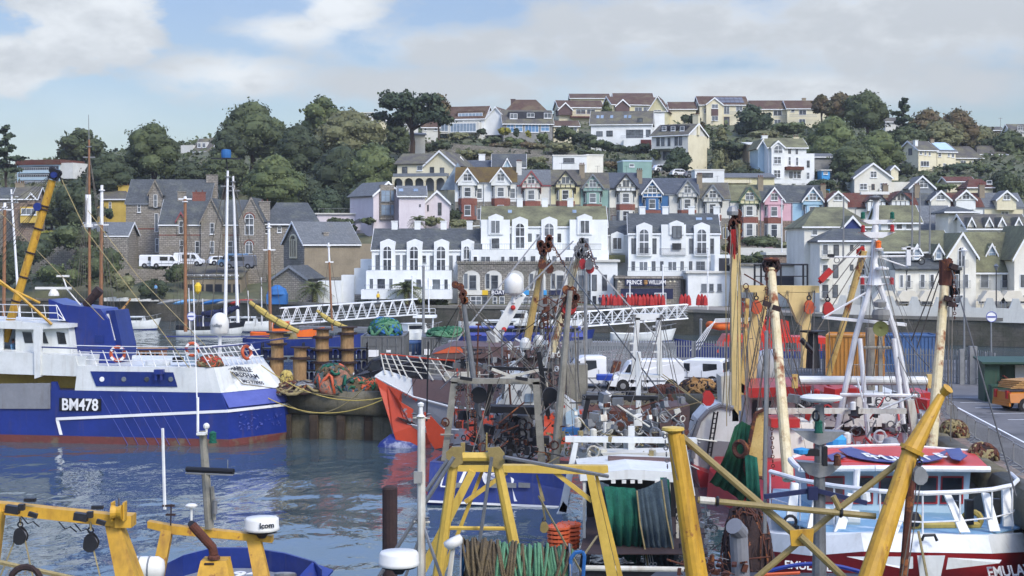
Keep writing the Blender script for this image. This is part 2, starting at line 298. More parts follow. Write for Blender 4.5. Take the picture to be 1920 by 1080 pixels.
 def build(s,name,mats,parent=None,smooth=False,off=None):
  me=bpy.data.meshes.new(name)
  if off is None:
   off=Vector((0,0,0));r=parent
   while r is not None and r.parent is not None:r=r.parent
   if r is not None and r.get('_world'):off=Vector(r['_world'])
  v=s.v if off.length==0 else[(p[0]-off.x,p[1]-off.y,p[2]-off.z)for p in s.v]
  me.from_pydata(v,[],s.f)
  ms=mats if isinstance(mats,(list,tuple))else[mats]
  for m in ms:me.materials.append(MATS[m])
  if len(ms)>1:me.polygons.foreach_set('material_index',s.m)
  if smooth:me.polygons.foreach_set('use_smooth',[len(f)<5 for f in s.f])
  me.update();o=bpy.data.objects.new(name,me);COL.objects.link(o)
  if parent is not None:o.parent=parent
  return o
def tag(o,label=None,cat=None,group=None,kind=None):
 if label:o['label']=label
 if cat:o['category']=cat
 if group:o['group']=group
 if kind:o['kind']=kind
 return o
def thing(name,label,cat,loc=(0,0,0),rz=0.,group=None,world=True):
 """an Empty at the thing's base; parts given in world coordinates are moved to it"""
 o=bpy.data.objects.new(name,None);COL.objects.link(o);o.location=loc;o.rotation_euler=(0,0,rz);o.empty_display_size=.5
 if world and rz==0:o['_world']=list(loc)
 return tag(o,label,cat,group)
def solo(name,mb,mats,label,cat,group=None,smooth=False):
 """a thing that is one mesh, its origin at the middle of its base"""
 a=np.array(mb.v);c=Vector(((a[:,0].min()+a[:,0].max())/2,(a[:,1].min()+a[:,1].max())/2,a[:,2].min()))
 o=mb.build(name,mats,None,smooth,off=c);o.location=c;return tag(o,label,cat,group)
def struct(name,mb,mats,smooth=False,kind='structure'):return tag(mb.build(name,mats,None,smooth),kind=kind)
def dup(root,loc=None,rz=None,label=None,group=None,scale=None):
 r=root.copy();COL.objects.link(r)
 if loc is not None:r.location=loc
 if rz is not None:r.rotation_euler=(0,0,rz)
 if scale is not None:r.scale=(scale,)*3 if isinstance(scale,(int,float))else scale
 if label:r['label']=label
 if group:r['group']=group
 for ch in[o for o in list(root.children)]:
  c=ch.copy();COL.objects.link(c);c.parent=r
  for g in list(ch.children):
   q=g.copy();COL.objects.link(q);q.parent=c
 return r
_txt={}
def text(body,size,matname,parent,center,right,up,name='lettering',font_scale=(1,1),depth=.01,off=None):
 """lettering laid on a surface: centre, direction of reading and up, in world coordinates (or local with off=0)"""
 cu=bpy.data.curves.new(name,'FONT');cu.body=body;cu.size=size;cu.extrude=depth;cu.align_x='CENTER';cu.align_y='CENTER';cu.offset=size*.02;cu.resolution_u=3
 to=bpy.data.objects.new(name,cu);COL.objects.link(to);bpy.context.view_layer.update()
 me=bpy.data.meshes.new_from_object(to.evaluated_get(bpy.context.evaluated_depsgraph_get()));bpy.data.objects.remove(to)
 right=Vector(right).normalized();up=Vector(up).normalized();nz=right.cross(up);c=Vector(center)
 if off is None:
  off=Vector((0,0,0));r=parent
  while r is not None and r.parent is not None:r=r.parent
  if r is not None and r.get('_world'):off=Vector(r['_world'])
 M=Matrix(((right.x*font_scale[0],up.x*font_scale[1],nz.x,c.x-off[0]),(right.y*font_scale[0],up.y*font_scale[1],nz.y,c.y-off[1]),(right.z*font_scale[0],up.z*font_scale[1],nz.z,c.z-off[2]),(0,0,0,1)))
 me.transform(M);me.name=name;me.materials.clear();me.materials.append(MATS[matname])
 o=bpy.data.objects.new(name,me);COL.objects.link(o);o.parent=parent;return o
class Face:
 """a facade plane: local x along it, y inward, z up; px/py of the photograph are met where it stands"""
 def __init__(s,px,py,d,th=0.):
  s.O=at(px,py,d);s.th=th;s.c,s.s=cos(th),sin(th)
 def u(s,px):
  k=(px-960)/F;return(k*s.O.y-s.O.x)/(s.c-k*s.s)
 def z(s,px,py):
  y=s.O.y+s.u(px)*s.s;return CH+(HY-py)/F*y-s.O.z
 def p(s,px,py,inn=0.):
  u=s.u(px);return Vector((u,inn,s.z(px,py)))
 def w(s,px,py,inn=0.):
  q=s.p(px,py,inn);return Vector((s.O.x+q.x*s.c-q.y*s.s,s.O.y+q.x*s.s+q.y*s.c,s.O.z+q.z))
TC=[-500,0,250,500,700,850,1100,1400,1700,1920,2500]
TD=[205,245,262,280,300,320,340,360,385,400,430,480,560,700,1000]
TZ=[[3,3,3,3,3,3,3,3,3,3,3],[3.2,3.2,3.2,3.2,3.2,3.2,3.2,3.2,3.2,3.2,3.2],[4,4.5,5,4,5,6,6,6,5,5,5],[7,7,7.7,7.7,13,12,11.5,8.5,7.5,7,7],[11,11.5,10.5,12,16,16,14,10.6,9.5,9.5,9],[14,14,14,18,20,19.5,21,20,17,16,14],[16,17,19,24,26,27.5,27.5,24.6,23.5,23,20],[19,20,24,29,31,31,29.5,29,26.8,26.5,24],[24,26,30,35,36,35.6,35,34.5,31.5,31.5,29],[26,28,32,37,38.5,38.8,38.2,38.6,36,35,32],[29,32,37,41.5,44,44.5,44.6,44,41.5,39.5,36],[31,33,39,44,50,50,51,50.5,46,43,40],[30,32,37,42,48,48,49,48,44,42,38],[24,26,30,33,38,38,40,38,34,32,30],[10,10,10,10,10,10,10,10,10,10,10]]
_TZ=np.array(TZ,float)
def ground(x,y):
 px=x/max(y,1)*F+960;i=int(np.clip(np.searchsorted(TD,y)-1,0,len(TD)-2));j=int(np.clip(np.searchsorted(TC,px)-1,0,len(TC)-2))
 a=min(max((y-TD[i])/(TD[i+1]-TD[i]),0),1);b=min(max((px-TC[j])/(TC[j+1]-TC[j]),0),1)
 return(_TZ[i,j]*(1-b)+_TZ[i,j+1]*b)*(1-a)+(_TZ[i+1,j]*(1-b)+_TZ[i+1,j+1]*b)*a
def gat(px,d):x=(px-960)/F*d;return Vector((x,d,ground(x,d)))
WALL=[(-700,262),(150,258),(430,251),(700,233),(1000,225),(1300,216),(1600,200),(1950,190),(2600,180)]
def wall_d(px):
 for(a,da),(b,db)in zip(WALL,WALL[1:]):
  if px<=b:return da+(db-da)*(px-a)/(b-a)
 return WALL[-1][1]
b=MB();rows=[]
cols=list(np.linspace(-500,2500,101))
ds=[None]+[250,256,262,268,274,280,287,294,300,307,314,320,327,334,340,347,354,360,368,376,385,392,400,410,420,430,445,460,480,520,560,620,700,850,1000]
rr=random.Random(3)
for d in ds:
 row=[]
 for px in cols:
  dd=wall_d(px)+.6 if d is None else max(d,wall_d(px)+2)
  p=gat(px,dd)
  if d is None:p.z=3.0
  elif d>262:p.z+=rr.uniform(-.5,.5)
  row.append(p)
 rows.append(row)
b.loft(rows,cap=False,open_ring=True)
struct('hillside',b,'ground',True)
b=MB();b.add([(-900,-60,0),(900,-60,0),(900,275,0),(-900,275,0)],[(0,1,2,3)]);struct('water',b,'water')
b=MB();pts=[at(px,0,d)for px,d in WALL]
for p,q in zip(pts,pts[1:]):
 a,c=Vector((p.x,p.y,0)),Vector((q.x,q.y,0));n=Vector((-(c-a).y,(c-a).x,0)).normalized()
 b.add([a+Vector((0,0,-3)),c+Vector((0,0,-3)),c+Vector((0,0,3.05)),a+Vector((0,0,3.05))],[(0,1,2,3)],0)
 b.extr([a-n*.15+Vector((0,0,3.05)),c-n*.15+Vector((0,0,3.05)),c-n*.15+Vector((0,0,3.45)),a-n*.15+Vector((0,0,3.45))],n*.7,1)
struct('harbour_wall',b,['quaywall','concrete'])
b=MB();rows=[]
for k,off in enumerate((.55,14)):
 rows.append([Vector(((px-960)/F*(d+off),d+off,3.24+.15*k))for px,d in WALL])
b.loft(rows,cap=False,open_ring=True);struct('promenade',b,'paving')
QZ=2.9
qe=[(-60,104.5),(-14.6,103),(-7,101),(9,100),(24.6,97.5),(22.4,88),(20.9,78),(20.1,66),(19,40),(18.6,20)]
back=[(60,20),(60,128),(14,134),(-9,122),(-16,118),(-60,118)]
b=MB();poly=[Vector((x,y,QZ))for x,y in qe+back]
b.add(poly,[tuple(range(len(poly)))],0)
for(x0,y0),(x1,y1)in zip([],[]):
 pass
struct('quay_surface',b,'asphalt')
b=MB();allp=qe+back
for i in range(len(allp)):
 (x0,y0),(x1,y1)=allp[i],allp[(i+1)%len(allp)]
 b.add([(x0,y0,-3),(x1,y1,-3),(x1,y1,QZ-.02),(x0,y0,QZ-.02)],[(0,1,2,3)])
struct('quay_wall',b,'wetconcrete')
b=MB()
for(x0,y0),(x1,y1)in zip(qe,qe[1:]):
 a,c=Vector((x0,y0,0)),Vector((x1,y1,0));n=Vector(((c-a).y,-(c-a).x,0)).normalized()
 prof=[(0,1.5),(.42,1.65),(.5,2.3),(.46,2.75),(.3,3.06),(-.1,3.12),(-.45,3.1),(-.5,QZ-.1)]
 b.loft([[a+n*u+Vector((0,0,z))for u,z in prof],[c+n*u+Vector((0,0,z))for u,z in prof]])
struct('quay_coping',b,'wetconcrete',True)
pile=None
for i in range(22):
 t=i/21;x=-14.4+t*37;y=103-.6-t*5
 if pile is None:
  m=MB();m.box(-.28,.28,-.25,.25,-3,1.55);m.box(-.2,.2,-.33,-.25,-.5,1.2)
  pile=tag(m.build('fender_pile','piles'),'brown timber fender pile standing in the water against the quay wall','pile','fender piles along the quay wall');pile.location=(x,y,0)
 else:
  o=pile.copy();COL.objects.link(o);o.location=(x,y,0)
b=MB()
for k in range(9):
 x,y=27.5,72+k*3.1
 b.cbox((x+1.8,y+3,QZ+.006),4.6,.11,.002,rz=.12)
b.cbox((25.2,83,QZ+.006),.12,26,.002,rz=-.08)
struct('parking_lines',b,'trimwhite')
b=MB();b.extr([(24.2,97.2,QZ+.004),(22.3,88,QZ+.004),(20.8,78,QZ+.004),(20,66,QZ+.004),(19,40,QZ+.004),(20,40,QZ+.004),(21.3,66,QZ+.004),(22.2,78,QZ+.004),(23.8,88,QZ+.004),(25.8,97,QZ+.004)],(0,0,.012))
struct('quay_path',b,'pinkstone')
def win_at(par,f,x0,y0,x1,y1,st='w',inn=0.,pane='pane',local=None):
 """a window of house par on facade f between photo pixels (or local=(u0,u1,z0,z1)); frame > pane"""
 if local:u0,u1,z0,z1=local
 else:a=f.p(x0,y1);c=f.p(x1,y0);u0,u1,z0,z1=a.x,c.x,a.z,c.z
 if u1-u0<.15 or z1-z0<.15:return
 nm='window';fm={'w':'trimwhite','d':'trimdark','g':'trimgrey','s':'palecream','a':'trimwhite','as':'palecream','D':'trimwhite','Dd':'door_wood','r':'trimred'}[st]
 t=.07 if min(u1-u0,z1-z0)<1.3 else .09;y=inn
 fr=MB();pn=MB();w=u1-u0;h=z1-z0
 arch=st in('a','as')
 if arch:
  r=w/2;zc=z1-r;k=8;o=[(u0+r-r*cos(pi*i/k),zc+r*sin(pi*i/k))for i in range(k+1)]
  outer=[(u0,z0)]+o+[(u1,z0)];inner=[(u0+t,z0+t)]+[(u0+r-(r-t)*cos(pi*i/k),zc+(r-t)*sin(pi*i/k))for i in range(k+1)]+[(u1-t,z0+t)]
  n=len(outer);fr.add([(p[0],y-.07,p[1])for p in outer]+[(p[0],y-.07,p[1])for p in inner]+[(p[0],y+.02,p[1])for p in outer],[(i,(i+1)%n,(i+1)%n+n,i+n)for i in range(n)]+[(i,i+2*n,(i+1)%n+2*n,(i+1)%n)for i in range(n)])
  pn.extr([(p[0],y-.03,p[1])for p in inner],(0,.02,0))
  fr.box(u0+t,u1-t,y-.06,y-.02,zc-t/2,zc+t/2);fr.box((u0+u1)/2-t/2,(u0+u1)/2+t/2,y-.065,y-.02,z0+t,z1-t)
  if h>3.2:fr.box(u0+t,u1-t,y-.062,y-.02,z0+h*.45,z0+h*.45+t*1.8)
 else:
  for a0,a1,c0,c1 in((u0,u0+t,z0,z1),(u1-t,u1,z0,z1),(u0+t,u1-t,z0,z0+t),(u0+t,u1-t,z1-t,z1)):fr.box(a0,a1,y-.07,y+.02,c0,c1)
  pn.box(u0+t,u1-t,y-.035,y-.015,z0+t,z1-t)
  nv=max(0,round(w/.85)-1)if st not in('D','Dd')else(1 if w>1.3 else 0)
  for i in range(nv):
   x=u0+w*(i+1)/(nv+1);fr.box(x-t*.4,x+t*.4,y-.062,y-.02,z0+t,z1-t)
  if st in('w','g','r')and h>1.0 and h>w*.8 and h<2.6:fr.box(u0+t,u1-t,y-.055,y-.02,z0+h*.55,z0+h*.55+t*.8)
 if st in('w','g','s')and h<2.2:fr.box(u0-.08,u1+.08,y-.16,y+.02,z0-.1,z0)
 o=fr.build(nm if st not in('D','Dd')else 'door',fm,par);pn.build('pane',pane,o);return o
def wins(par,f,L,**k):
 for a in L:win_at(par,f,*a,**k)
def roof_slab(b,a,c,d,e,t=.22):
 """slab over quad a (eave left) c (eave right) d (ridge right) e (ridge left)"""
 a,c,d,e=map(Vector,(a,c,d,e));n=(c-a).cross(e-a).normalized()
 if n.z<0:n=-n
 b.add([a,c,d,e,a+n*t,c+n*t,d+n*t,e+n*t],[(0,3,2,1),(4,5,6,7),(0,1,5,4),(1,2,6,5),(2,3,7,6),(3,0,4,7)])
def chimney(par,x,y,z0,z1,w=.9,d=.7,m='brick',pots=3,potm='redtile'):
 b=MB();b.box(x-w/2,x+w/2,y-d/2,y+d/2,z0,z1);b.box(x-w/2-.08,x+w/2+.08,y-d/2-.08,y+d/2+.08,z1,z1+.14)
 o=b.build('chimney',m,par)
 if pots:
  b=MB()
  for i in range(pots):
   q=x-w/2+w*(i+.5)/pots;b.tube((q,y,z1+.1),(q,y,z1+.5),.11,.09,6)
  b.build('chimney_pots',potm,o)
 return o
def house(name,label,px0,px1,base,d,eave,ridge,D,th=0.,roof='x',wall='white',rm='slate',cat='house',group=None,W=None,hipf=.3,ov=.35,trim='trimwhite',win=(),sidewin=(),chim=(),below=4.,gutter=True,t=.22,back_z=None):
 f=Face(px0,base,d,th);w=f.u(px1)if W is None else W
 xm=(px0+px1)/2;ze=f.z(xm,eave);zr=max(f.z(xm,ridge),ze+.3)if roof!='f' else ze
 R=thing(name,label,cat,f.O,th,group,world=False)
 b=MB()
 if roof in('x',):
  b.extr([(0,0,-below),(0,D,-below),(0,D,ze),(0,D/2,zr-.1),(0,0,ze)],(w,0,0))
 elif roof=='y':
  b.extr([(0,0,-below),(w,0,-below),(w,0,ze),(w/2,0,zr-.1),(0,0,ze)],(0,D,0))
 elif roof=='m':
  b.extr([(0,0,-below),(0,D,-below),(0,D,zr-.1),(0,0,ze)],(w,0,0))
 else:b.box(0,w,0,D,-below,ze)
 b.build('wall',wall,R)
 b=MB()
 if roof=='x':
  k=(zr-ze)/(D/2);lo=ze-k*ov
  roof_slab(b,(-ov,-ov,lo),(w+ov,-ov,lo),(w+ov,D/2,zr),(-ov,D/2,zr),t);roof_slab(b,(w+ov,D+ov,lo),(-ov,D+ov,lo),(-ov,D/2+.01,zr),(w+ov,D/2+.01,zr),t)
 elif roof=='y':
  k=(zr-ze)/(w/2);lo=ze-k*ov
  roof_slab(b,(-ov,D+ov,lo),(-ov,-ov,lo),(w/2,-ov,zr),(w/2,D+ov,zr),t);roof_slab(b,(w+ov,-ov,lo),(w+ov,D+ov,lo),(w/2+.01,D+ov,zr),(w/2+.01,-ov,zr),t)
 elif roof=='h':
  h=min(w,D)*hipf if w>D else w*.5*hipf*2*.6;h=min(h,w*.49)
  A=[(-ov,-ov,ze),(w+ov,-ov,ze),(w+ov,D+ov,ze),(-ov,D+ov,ze),(h,D/2,zr),(w-h,D/2,zr)]
  b.add(A+[(p[0],p[1],ze-.2)for p in A[:4]],[(0,1,5,4),(1,2,5),(2,3,4,5),(3,0,4),(0,6,7,1),(1,7,8,2),(2,8,9,3),(3,9,6,0)])
 elif roof=='m':roof_slab(b,(-ov,-ov,ze),(w+ov,-ov,ze),(w+ov,D+ov,zr+.1),(-ov,D+ov,zr+.1),t)
 elif roof=='f':
  b.box(-ov,w+ov,-ov,D+ov,ze,ze+t)
 b.build('roof',rm,R)
 if trim and roof in 'xh' and gutter:
  b=MB();k=(zr-ze)/(D/2)if roof=='x' else 0;z=ze-k*ov;b.box(-ov,w+ov,-ov-.12,-ov-.005,z-.12,z+.1);b.build('gutter',trim,R)
 if trim and roof=='y':
  b=MB();k=(zr-ze)/(w/2)
  for sg in(0,1):
   x0,x1=(-ov,w/2)if sg==0 else(w+ov,w/2)
   b.extr([(x0,-ov-.1,ze-k*ov-.18),(x1,-ov-.1,zr-.2),(x1,-ov-.1,zr+.24),(x0,-ov-.1,ze-k*ov+.22)],(0,.09,0))
  b.build('bargeboard',trim,R)
 if trim and roof=='x':
  b=MB();k=(zr-ze)/(D/2)
  for X in(-ov-.06,w+ov+.01):
   b.extr([(X,-ov,ze-k*ov-.15),(X,D/2,zr-.15),(X,D/2,zr+.24),(X,-ov,ze-k*ov+.22)],(.05,0,0));b.extr([(X,D+ov,ze-k*ov-.15),(X,D/2,zr-.15),(X,D/2,zr+.24),(X,D+ov,ze-k*ov+.22)],(.05,0,0))
  b.build('bargeboard',trim,R)
 wins(R,f,win)
 for c in chim:
  px,ty,cw,cm=c[:4];pots=c[4]if len(c)>4 else 3;fy=c[5]if len(c)>5 else .5
  u=f.u(px);chimney(R,min(max(u,.3),w-.3),D*fy,ze,f.z(px,ty)*(1+0)+0,cw,.8,cm,pots)
 for(y0,y1,z0,z1,side,st)in sidewin:
  t_=.07;fr=MB();pn=MB();X=w if side else 0;sg=1 if side else-1
  fr.cbox((X+sg*.02,(y0+y1)/2,(z0+z1)/2),.08,y1-y0,z1-z0);pn.cbox((X+sg*.05,(y0+y1)/2,(z0+z1)/2),.05,y1-y0-.16,z1-z0-.16)
  o=fr.build('window',{'w':'trimwhite','d':'trimdark'}[st],R);pn.build('pane','pane',o)
 R['W']=w;R['ZE']=ze;R['ZR']=zr
 return R,f
def boxpart(R,f,nm,m,x0,y0,x1,y1,in0,in1,local=False):
 """a box part between photo pixels on facade f, from in0 to in1 metres inward"""
 a,c=f.p(x0,y1),f.p(x1,y0);b=MB();b.box(min(a.x,c.x),max(a.x,c.x),in0,in1,min(a.z,c.z),max(a.z,c.z));return b.build(nm,m,R)
def railpart(R,f,x0,x1,ytop,ybot,inn,m='trimdark',step=.18,nm='railing',glass_=False):
 a,c=f.p(x0,ybot),f.p(x1,ytop);b=MB();u0,u1,z0,z1=a.x,c.x,a.z,c.z
 b.box(u0,u1,inn-.03,inn+.03,z1-.05,z1);b.box(u0,u1,inn-.02,inn+.02,z0,z0+.04)
 n=max(2,int((u1-u0)/step))
 for i in range(n+1):
  x=u0+(u1-u0)*i/n;b.box(x-.015,x+.015,inn-.015,inn+.015,z0,z1)
 return b.build(nm,m,R)
def gable_dormer(R,f,xc,wpx,yap,yeave,ybot,out,depth,wall,trim,rm,win=None,over=.25,tim=None):
 """a gabled dormer or bay top: front wall with triangle, roof back to the slope, bargeboards"""
 u=f.u(xc);hw=(f.u(xc+wpx/2)-f.u(xc-wpx/2))/2;za,ze,zb=(f.z(xc,y)for y in(yap,yeave,ybot))
 b=MB();b.extr([(u-hw,-out,zb),(u+hw,-out,zb),(u+hw,-out,ze),(u,-out,za-.15),(u-hw,-out,ze)],(0,depth,0));g=b.build('dormer',wall,R)
 b=MB();k=(za-ze)/hw;o=over
 roof_slab(b,(u-hw-o,-out+depth,ze-k*o),(u-hw-o,-out-o,ze-k*o),(u,-out-o,za),(u,-out+depth,za),.12);roof_slab(b,(u+hw+o,-out-o,ze-k*o),(u+hw+o,-out+depth,ze-k*o),(u+.01,-out+depth,za),(u+.01,-out-o,za),.12)
 b.build('dormer_roof',rm,g)
 b=MB()
 for sg in(-1,1):
  b.extr([(u+sg*(hw+o),-out-o-.08,ze-k*o-.2),(u,-out-o-.08,za-.28),(u,-out-o-.08,za+.14),(u+sg*(hw+o),-out-o-.08,ze-k*o+.14)],(0,.07,0))
 b.build('bargeboard',trim,g)
 return g,(u,hw,za,ze,zb)
exec_group='houses of the bay-fronted terrace'
TER=[(877,0,'white','white','trimwhite','olivemoss',1,'white terraced house with mossy ochre roof and brick plinth, first of the bay-fronted row'),(939,0,'white','white','trimwhite','olivemoss',1,'white terraced house under mossy ochre roof, second from the left end of the bay-fronted row'),(996,5,'offwhite','offwhite','trimred','slategrey',1,'white terraced house with red bargeboards and red timbered gable'),(1060,5,'paleyellow','paleyellow','trimdark','greyroof',1,'pale yellow terraced house with black bargeboards'),(1111,11,'mint','mint','trimgrey','greyroof',1,'sage green terraced house with green jettied gable'),(1173,11,'palecream','white','trimdark','slateblue',1,'cream terraced house with black and white gable beside the sage green one'),(1222,22,'bluewall','bluewall','trimwhite','slateblue',1,'bright blue terraced house with white gable frame'),(1288,22,'offwhite','offwhite','trimgrey','slateblue',1,'white terraced house with grey slate-hung gable right of the bright blue one'),(1335,31,'offwhite','offwhite','trimgrey','greyroof',1,'white terraced house with grey timbered gable below the flat white box house'),(1404,35,'offwhite','paleyellow','trimgreen','mossroof',1,'white terraced house with pale green gable and dark green timbers'),(1450,36,'pinkwall','pinkwall','trimwhite','slate',1,'pink terraced house with white bargeboards and pink gable'),(1522,36,'skywall','skywall','trimwhite','slate',1,'sky blue terraced house with white gable right of the pink one'),(1569,43,'palecream','palecream','trimwhite','redtile',0,'cream terraced house with white gable under red tiles'),(1641,45,'offwhite','white','trimdark','redtile',0,'terraced house with timbered gable behind the white lattice mast'),(1686,43,'white','white','trimdark','redtile',0,'terraced house with black and white gable under red tiles'),(1761,42,'palecream','palecream','trimwhite','slate',0,'cream terraced house with dark slate roof and white gable between two red tiled ones'),(1808,41,'white','white','trimwhite','redtile',0,'terraced house with three-part gable window under red tiles near the right end'),(1884,42,'cream','cream','trimwhite','slategrey',0,'cream terraced house with grey slate roof at the right end of the row')]
TX=[853]+[(a[0]+c[0])/2 for a,c in zip(TER,TER[1:])]+[1921]
TX[2]=970;TX[3]=1033;TX[4]=1089;TX[5]=1143;TX[6]=1198
for i,(xc,dy,wl,gw,tr,rm,low,lab)in enumerate(TER):
 x0,x1=TX[i],TX[i+1];base=412+dy*1.15 if i<12 else 470;d=300-(.0 if i%2 else .02)
 eave,ridge=343+dy,313+dy*.95
 if i>=12:eave,ridge=390,362
 R,f=house('terraced_house',lab,x0,x1,base,d,eave,ridge,9,0,'x',wl,rm,'house',exec_group,ov=.04,below=5,trim=tr if tr!='trimwhite' else 'trimgrey')
 hw=18 if i not in(3,5)else 19
 if i>=12:yap,ye,yb=318+dy,318+dy+19,318+dy+33;yap,ye,yb=316+dy,332+dy,352+dy
 else:yap,ye,yb=316+dy,339+dy,348+dy
 g,(u,hh,za,ze,zb)=gable_dormer(R,f,xc,hw*2,yap,ye,yb,1.1,4.5,gw,tr,rm,over=.3)
 s=10.
 gwd=1.3 if i%3 else 1.6
 win_at(g,f,0,0,0,0,'w' if tr!='trimdark' else 's',inn=-1.1,local=(u-gwd/2,u+gwd/2,ze-.1,ze+1.25))
 if i in(2,3,4,5,6,8,11,14,16):
  for sg in(-1,1):win_at(g,f,0,0,0,0,'s',inn=-1.1,local=(u+sg*1.15-.32,u+sg*1.15+.32,ze-.1,ze+.55))
 if tr in('trimdark','trimred','trimgreen','trimblue','trimgrey')or i==6:
  b=MB();tz=[zb,ze-.15]
  for z in tz:b.box(u-hh,u+hh,-1.18,-1.1,z,z+.12)
  for k in range(5):x=u-hh+.06+(2*hh-.12)*k/4;b.box(x-.06,x+.06,-1.17,-1.1,zb+.12,ze-.15)
  b.build('gable_timbers',tr,g)
 if low:
  bz0,bz1=f.z(xc,372+dy),zb;b=MB()
  def bay(z0,z1,m,nm,w=1.75,out=.95):
   q=MB();q.extr([(u-w,.1,z0),(u-w*.62,-out,z0),(u+w*.62,-out,z0),(u+w,.1,z0)],(0,0,z1-z0));return q.build(nm,m,R)
  bm={'bluewall':'bluewall','pinkwall':'pinkwall','mint':'mint','paleyellow':'paleyellow','skywall':'skywall'}.get(wl,'offwhite')
  b1=bay(bz0,bz1,bm,'bay_window');zt=bz1-.35
  win_at(b1,f,0,0,0,0,'w',inn=-.95,local=(u-.62,u+.62,bz0+.25,zt))
  for sg in(-1,1):
   q=MB();c=Vector((u+sg*1.75*.81,-.43,(bz0+zt)/2+.12));a=sg*atan2(1.05,1.75*.38);q.cbox(c,.6,.1,zt-bz0-.25,rz=sg*1.0);q.build('window','trimwhite',b1)
   q=MB();q.cbox(c+Vector((sg*.03,-.03,0)),.42,.1,zt-bz0-.45,rz=sg*1.0);q.build('pane','pane',b1)
  z2=f.z(xc,383+dy);bay(z2,bz0,'brick','brick_band',1.85,1.0)
  z3=f.z(xc,407+dy*1.08);b2=bay(z3,z2,'brick' if i in(0,1,2)else 'offwhite','bay_window',1.78,.95)
  win_at(b2,f,0,0,0,0,'w',inn=-.95,local=(u-.6,u+.6,z3+.25,z2-.15))
  for sg in(-1,1):
   c=Vector((u+sg*1.44,-.43,(z3+z2)/2));q=MB();q.cbox(c,.5,.1,z2-z3-.5,rz=sg*1.0);q.build('pane','pane',b2)
  bay(0,z3,'brick' if i<10 else 'greystone','bay_base',1.85,1.0)
  q=MB();w=R['W'];q.box(.03,w-.03,-.05,.0,-1,f.z(xc,378+dy));q.build('stone_plinth','greystone' if i<9 else 'pinkstone',R)
  dx=w-.9 if u<w/2 else .9
  win_at(R,f,0,0,0,0,'Dd' if i%2 else 'D',inn=-.06,local=(dx-.5,dx+.5,0,2.1))
  if i in(0,1):win_at(R,f,0,0,0,0,'w',local=(dx-.5,dx+.5,bz0,bz0+1.9))
  q=MB()
  for sg in(-1,1):q.extr([(u+sg*hh-.06,-1.05,zb),(u+sg*hh-.06,0,zb),(u+sg*hh-.06,0,zb-1.1)],(.12,0,0))
  q.build('bracket',tr,R)
 else:
  win_at(R,f,0,0,0,0,'w',local=(u-.7,u+.7,zb-1.6,zb-.2))
 if i in(2,4,6,8,10,12,15,17)or i==14:
  chimney(R,.35,3.2,R['ZE'],R['ZR']+1.5,1.,1.0,'offwhite' if i in(2,)else 'tanrender',3)
for o in[o for o in S.objects if o.name.startswith('terraced_house')]:
 w,ze,zr=o['W'],o['ZE'],o['ZR'];b=MB();b.tube((w-.12,-.12,-1),(w-.12,-.12,ze),.06,n=5);b.build('downpipe','trimgrey',o);r_=random.Random(int(o.location.x))
 if r_.random()<.7:b=MB();x=w*r_.uniform(.3,.8);b.tube((x,4.6,zr),(x,4.6,zr+1.5),.03,n=4);[b.tube((x-.4+k*.1,4.4,zr+1.4),(x-.4+k*.1,4.9,zr+1.4),.02,n=3)for k in range(9)];b.tube((x-.45,4.65,zr+1.4),(x+.45,4.65,zr+1.4),.02,n=3);b.build('roof_aerial','trimdark',o)
b=MB()
for(xa,ya,xb,yb)in((850,425,1100,432),(1100,432,1400,462),(1400,462,1760,486),(1760,486,1930,486)):
 p,q=at(xa,ya,296),at(xb,yb,296);b.extr([p+Vector((0,0,-7)),q+Vector((0,0,-7)),q,p],(0,.4,0))
solo('garden_wall',b,'greystone','long grey stone garden wall below the bay-fronted terrace','wall')
def grid(x0,n,step,w,y0,y1,st='w'):return[(x0+i*step,y0,x0+i*step+w,y1,st)for i in range(n)]
H=house
R,f=H('detached_house','white gabled hilltop house with brown tiled roof and a long white conservatory',838,908,250,398,222,198,9,-.25,'x','white','browntile',win=[(853,226,868,242,'w'),(870,226,903,242,'w')],hipf=.2)
boxpart(R,f,'conservatory','offwhite',823,229,902,252,-2.6,.0);wins(R,f,[(826,232,846,248,'w'),(850,232,898,249,'w')],inn=-2.6,pane='skypane')
boxpart(R,f,'upper_window_bay','browntile',855,208,906,226,.5,4);wins(R,f,[(858,211,904,224,'w')],inn=.48,pane='skypane')
g,q_=gable_dormer(R,f,928,42,200,224,253,-.5,10,'white','trimwhite','browntile');
H('detached_house','house with brown hipped roof and square chimney behind the grey bungalow with blue windows',948,1025,216,415,209,184,9,0,'h','cream','browntile',chim=[(962,184,1.2,'maroon',0)])
R,f=H('bungalow','grey bungalow with blue curtained windows and a long dark dormer',944,1036,252,392,231,205,9,.1,'x','tarpgrey','greyroof',win=[(950,233,964,248,'w'),(966,233,980,247,'w'),(984,233,1010,248,'w'),(1014,233,1030,246,'w')])
for o in R.children:
 if o.name.startswith('window')and o.children:o.children[0].data.materials[0]=MATS['bluepane']
boxpart(R,f,'long_dormer','trimdark',955,209,1036,224,1.2,5);wins(R,f,[(957,212,971,222,'w'),(989,211,1003,219,'w'),(1021,211,1035,221,'w')],inn=1.18)
H('bungalow','pale bungalow with shallow roof half hidden right of the grey bungalow',1038,1085,250,394,236,226,6,.1,'x','cream','browntile',win=[(1052,237,1068,246,'w'),(1070,238,1082,246,'w')])
R,f=H('detached_house','cream house with maroon gable and wooden balcony on the hilltop',1048,1130,238,425,201,187,9,.12,'x','cream','browntile',win=[(1080,205,1098,214,'D'),(1100,205,1116,214,'D'),(1056,206,1064,213,'w')])
gable_dormer(R,f,1059,26,193,206,216,1.,5,'maroon','trimwhite','browntile');railpart(R,f,1068,1124,211,219,-1.5,'door_wood')
boxpart(R,f,'balcony','door_wood',1068,219,1124,221,-1.6,0)
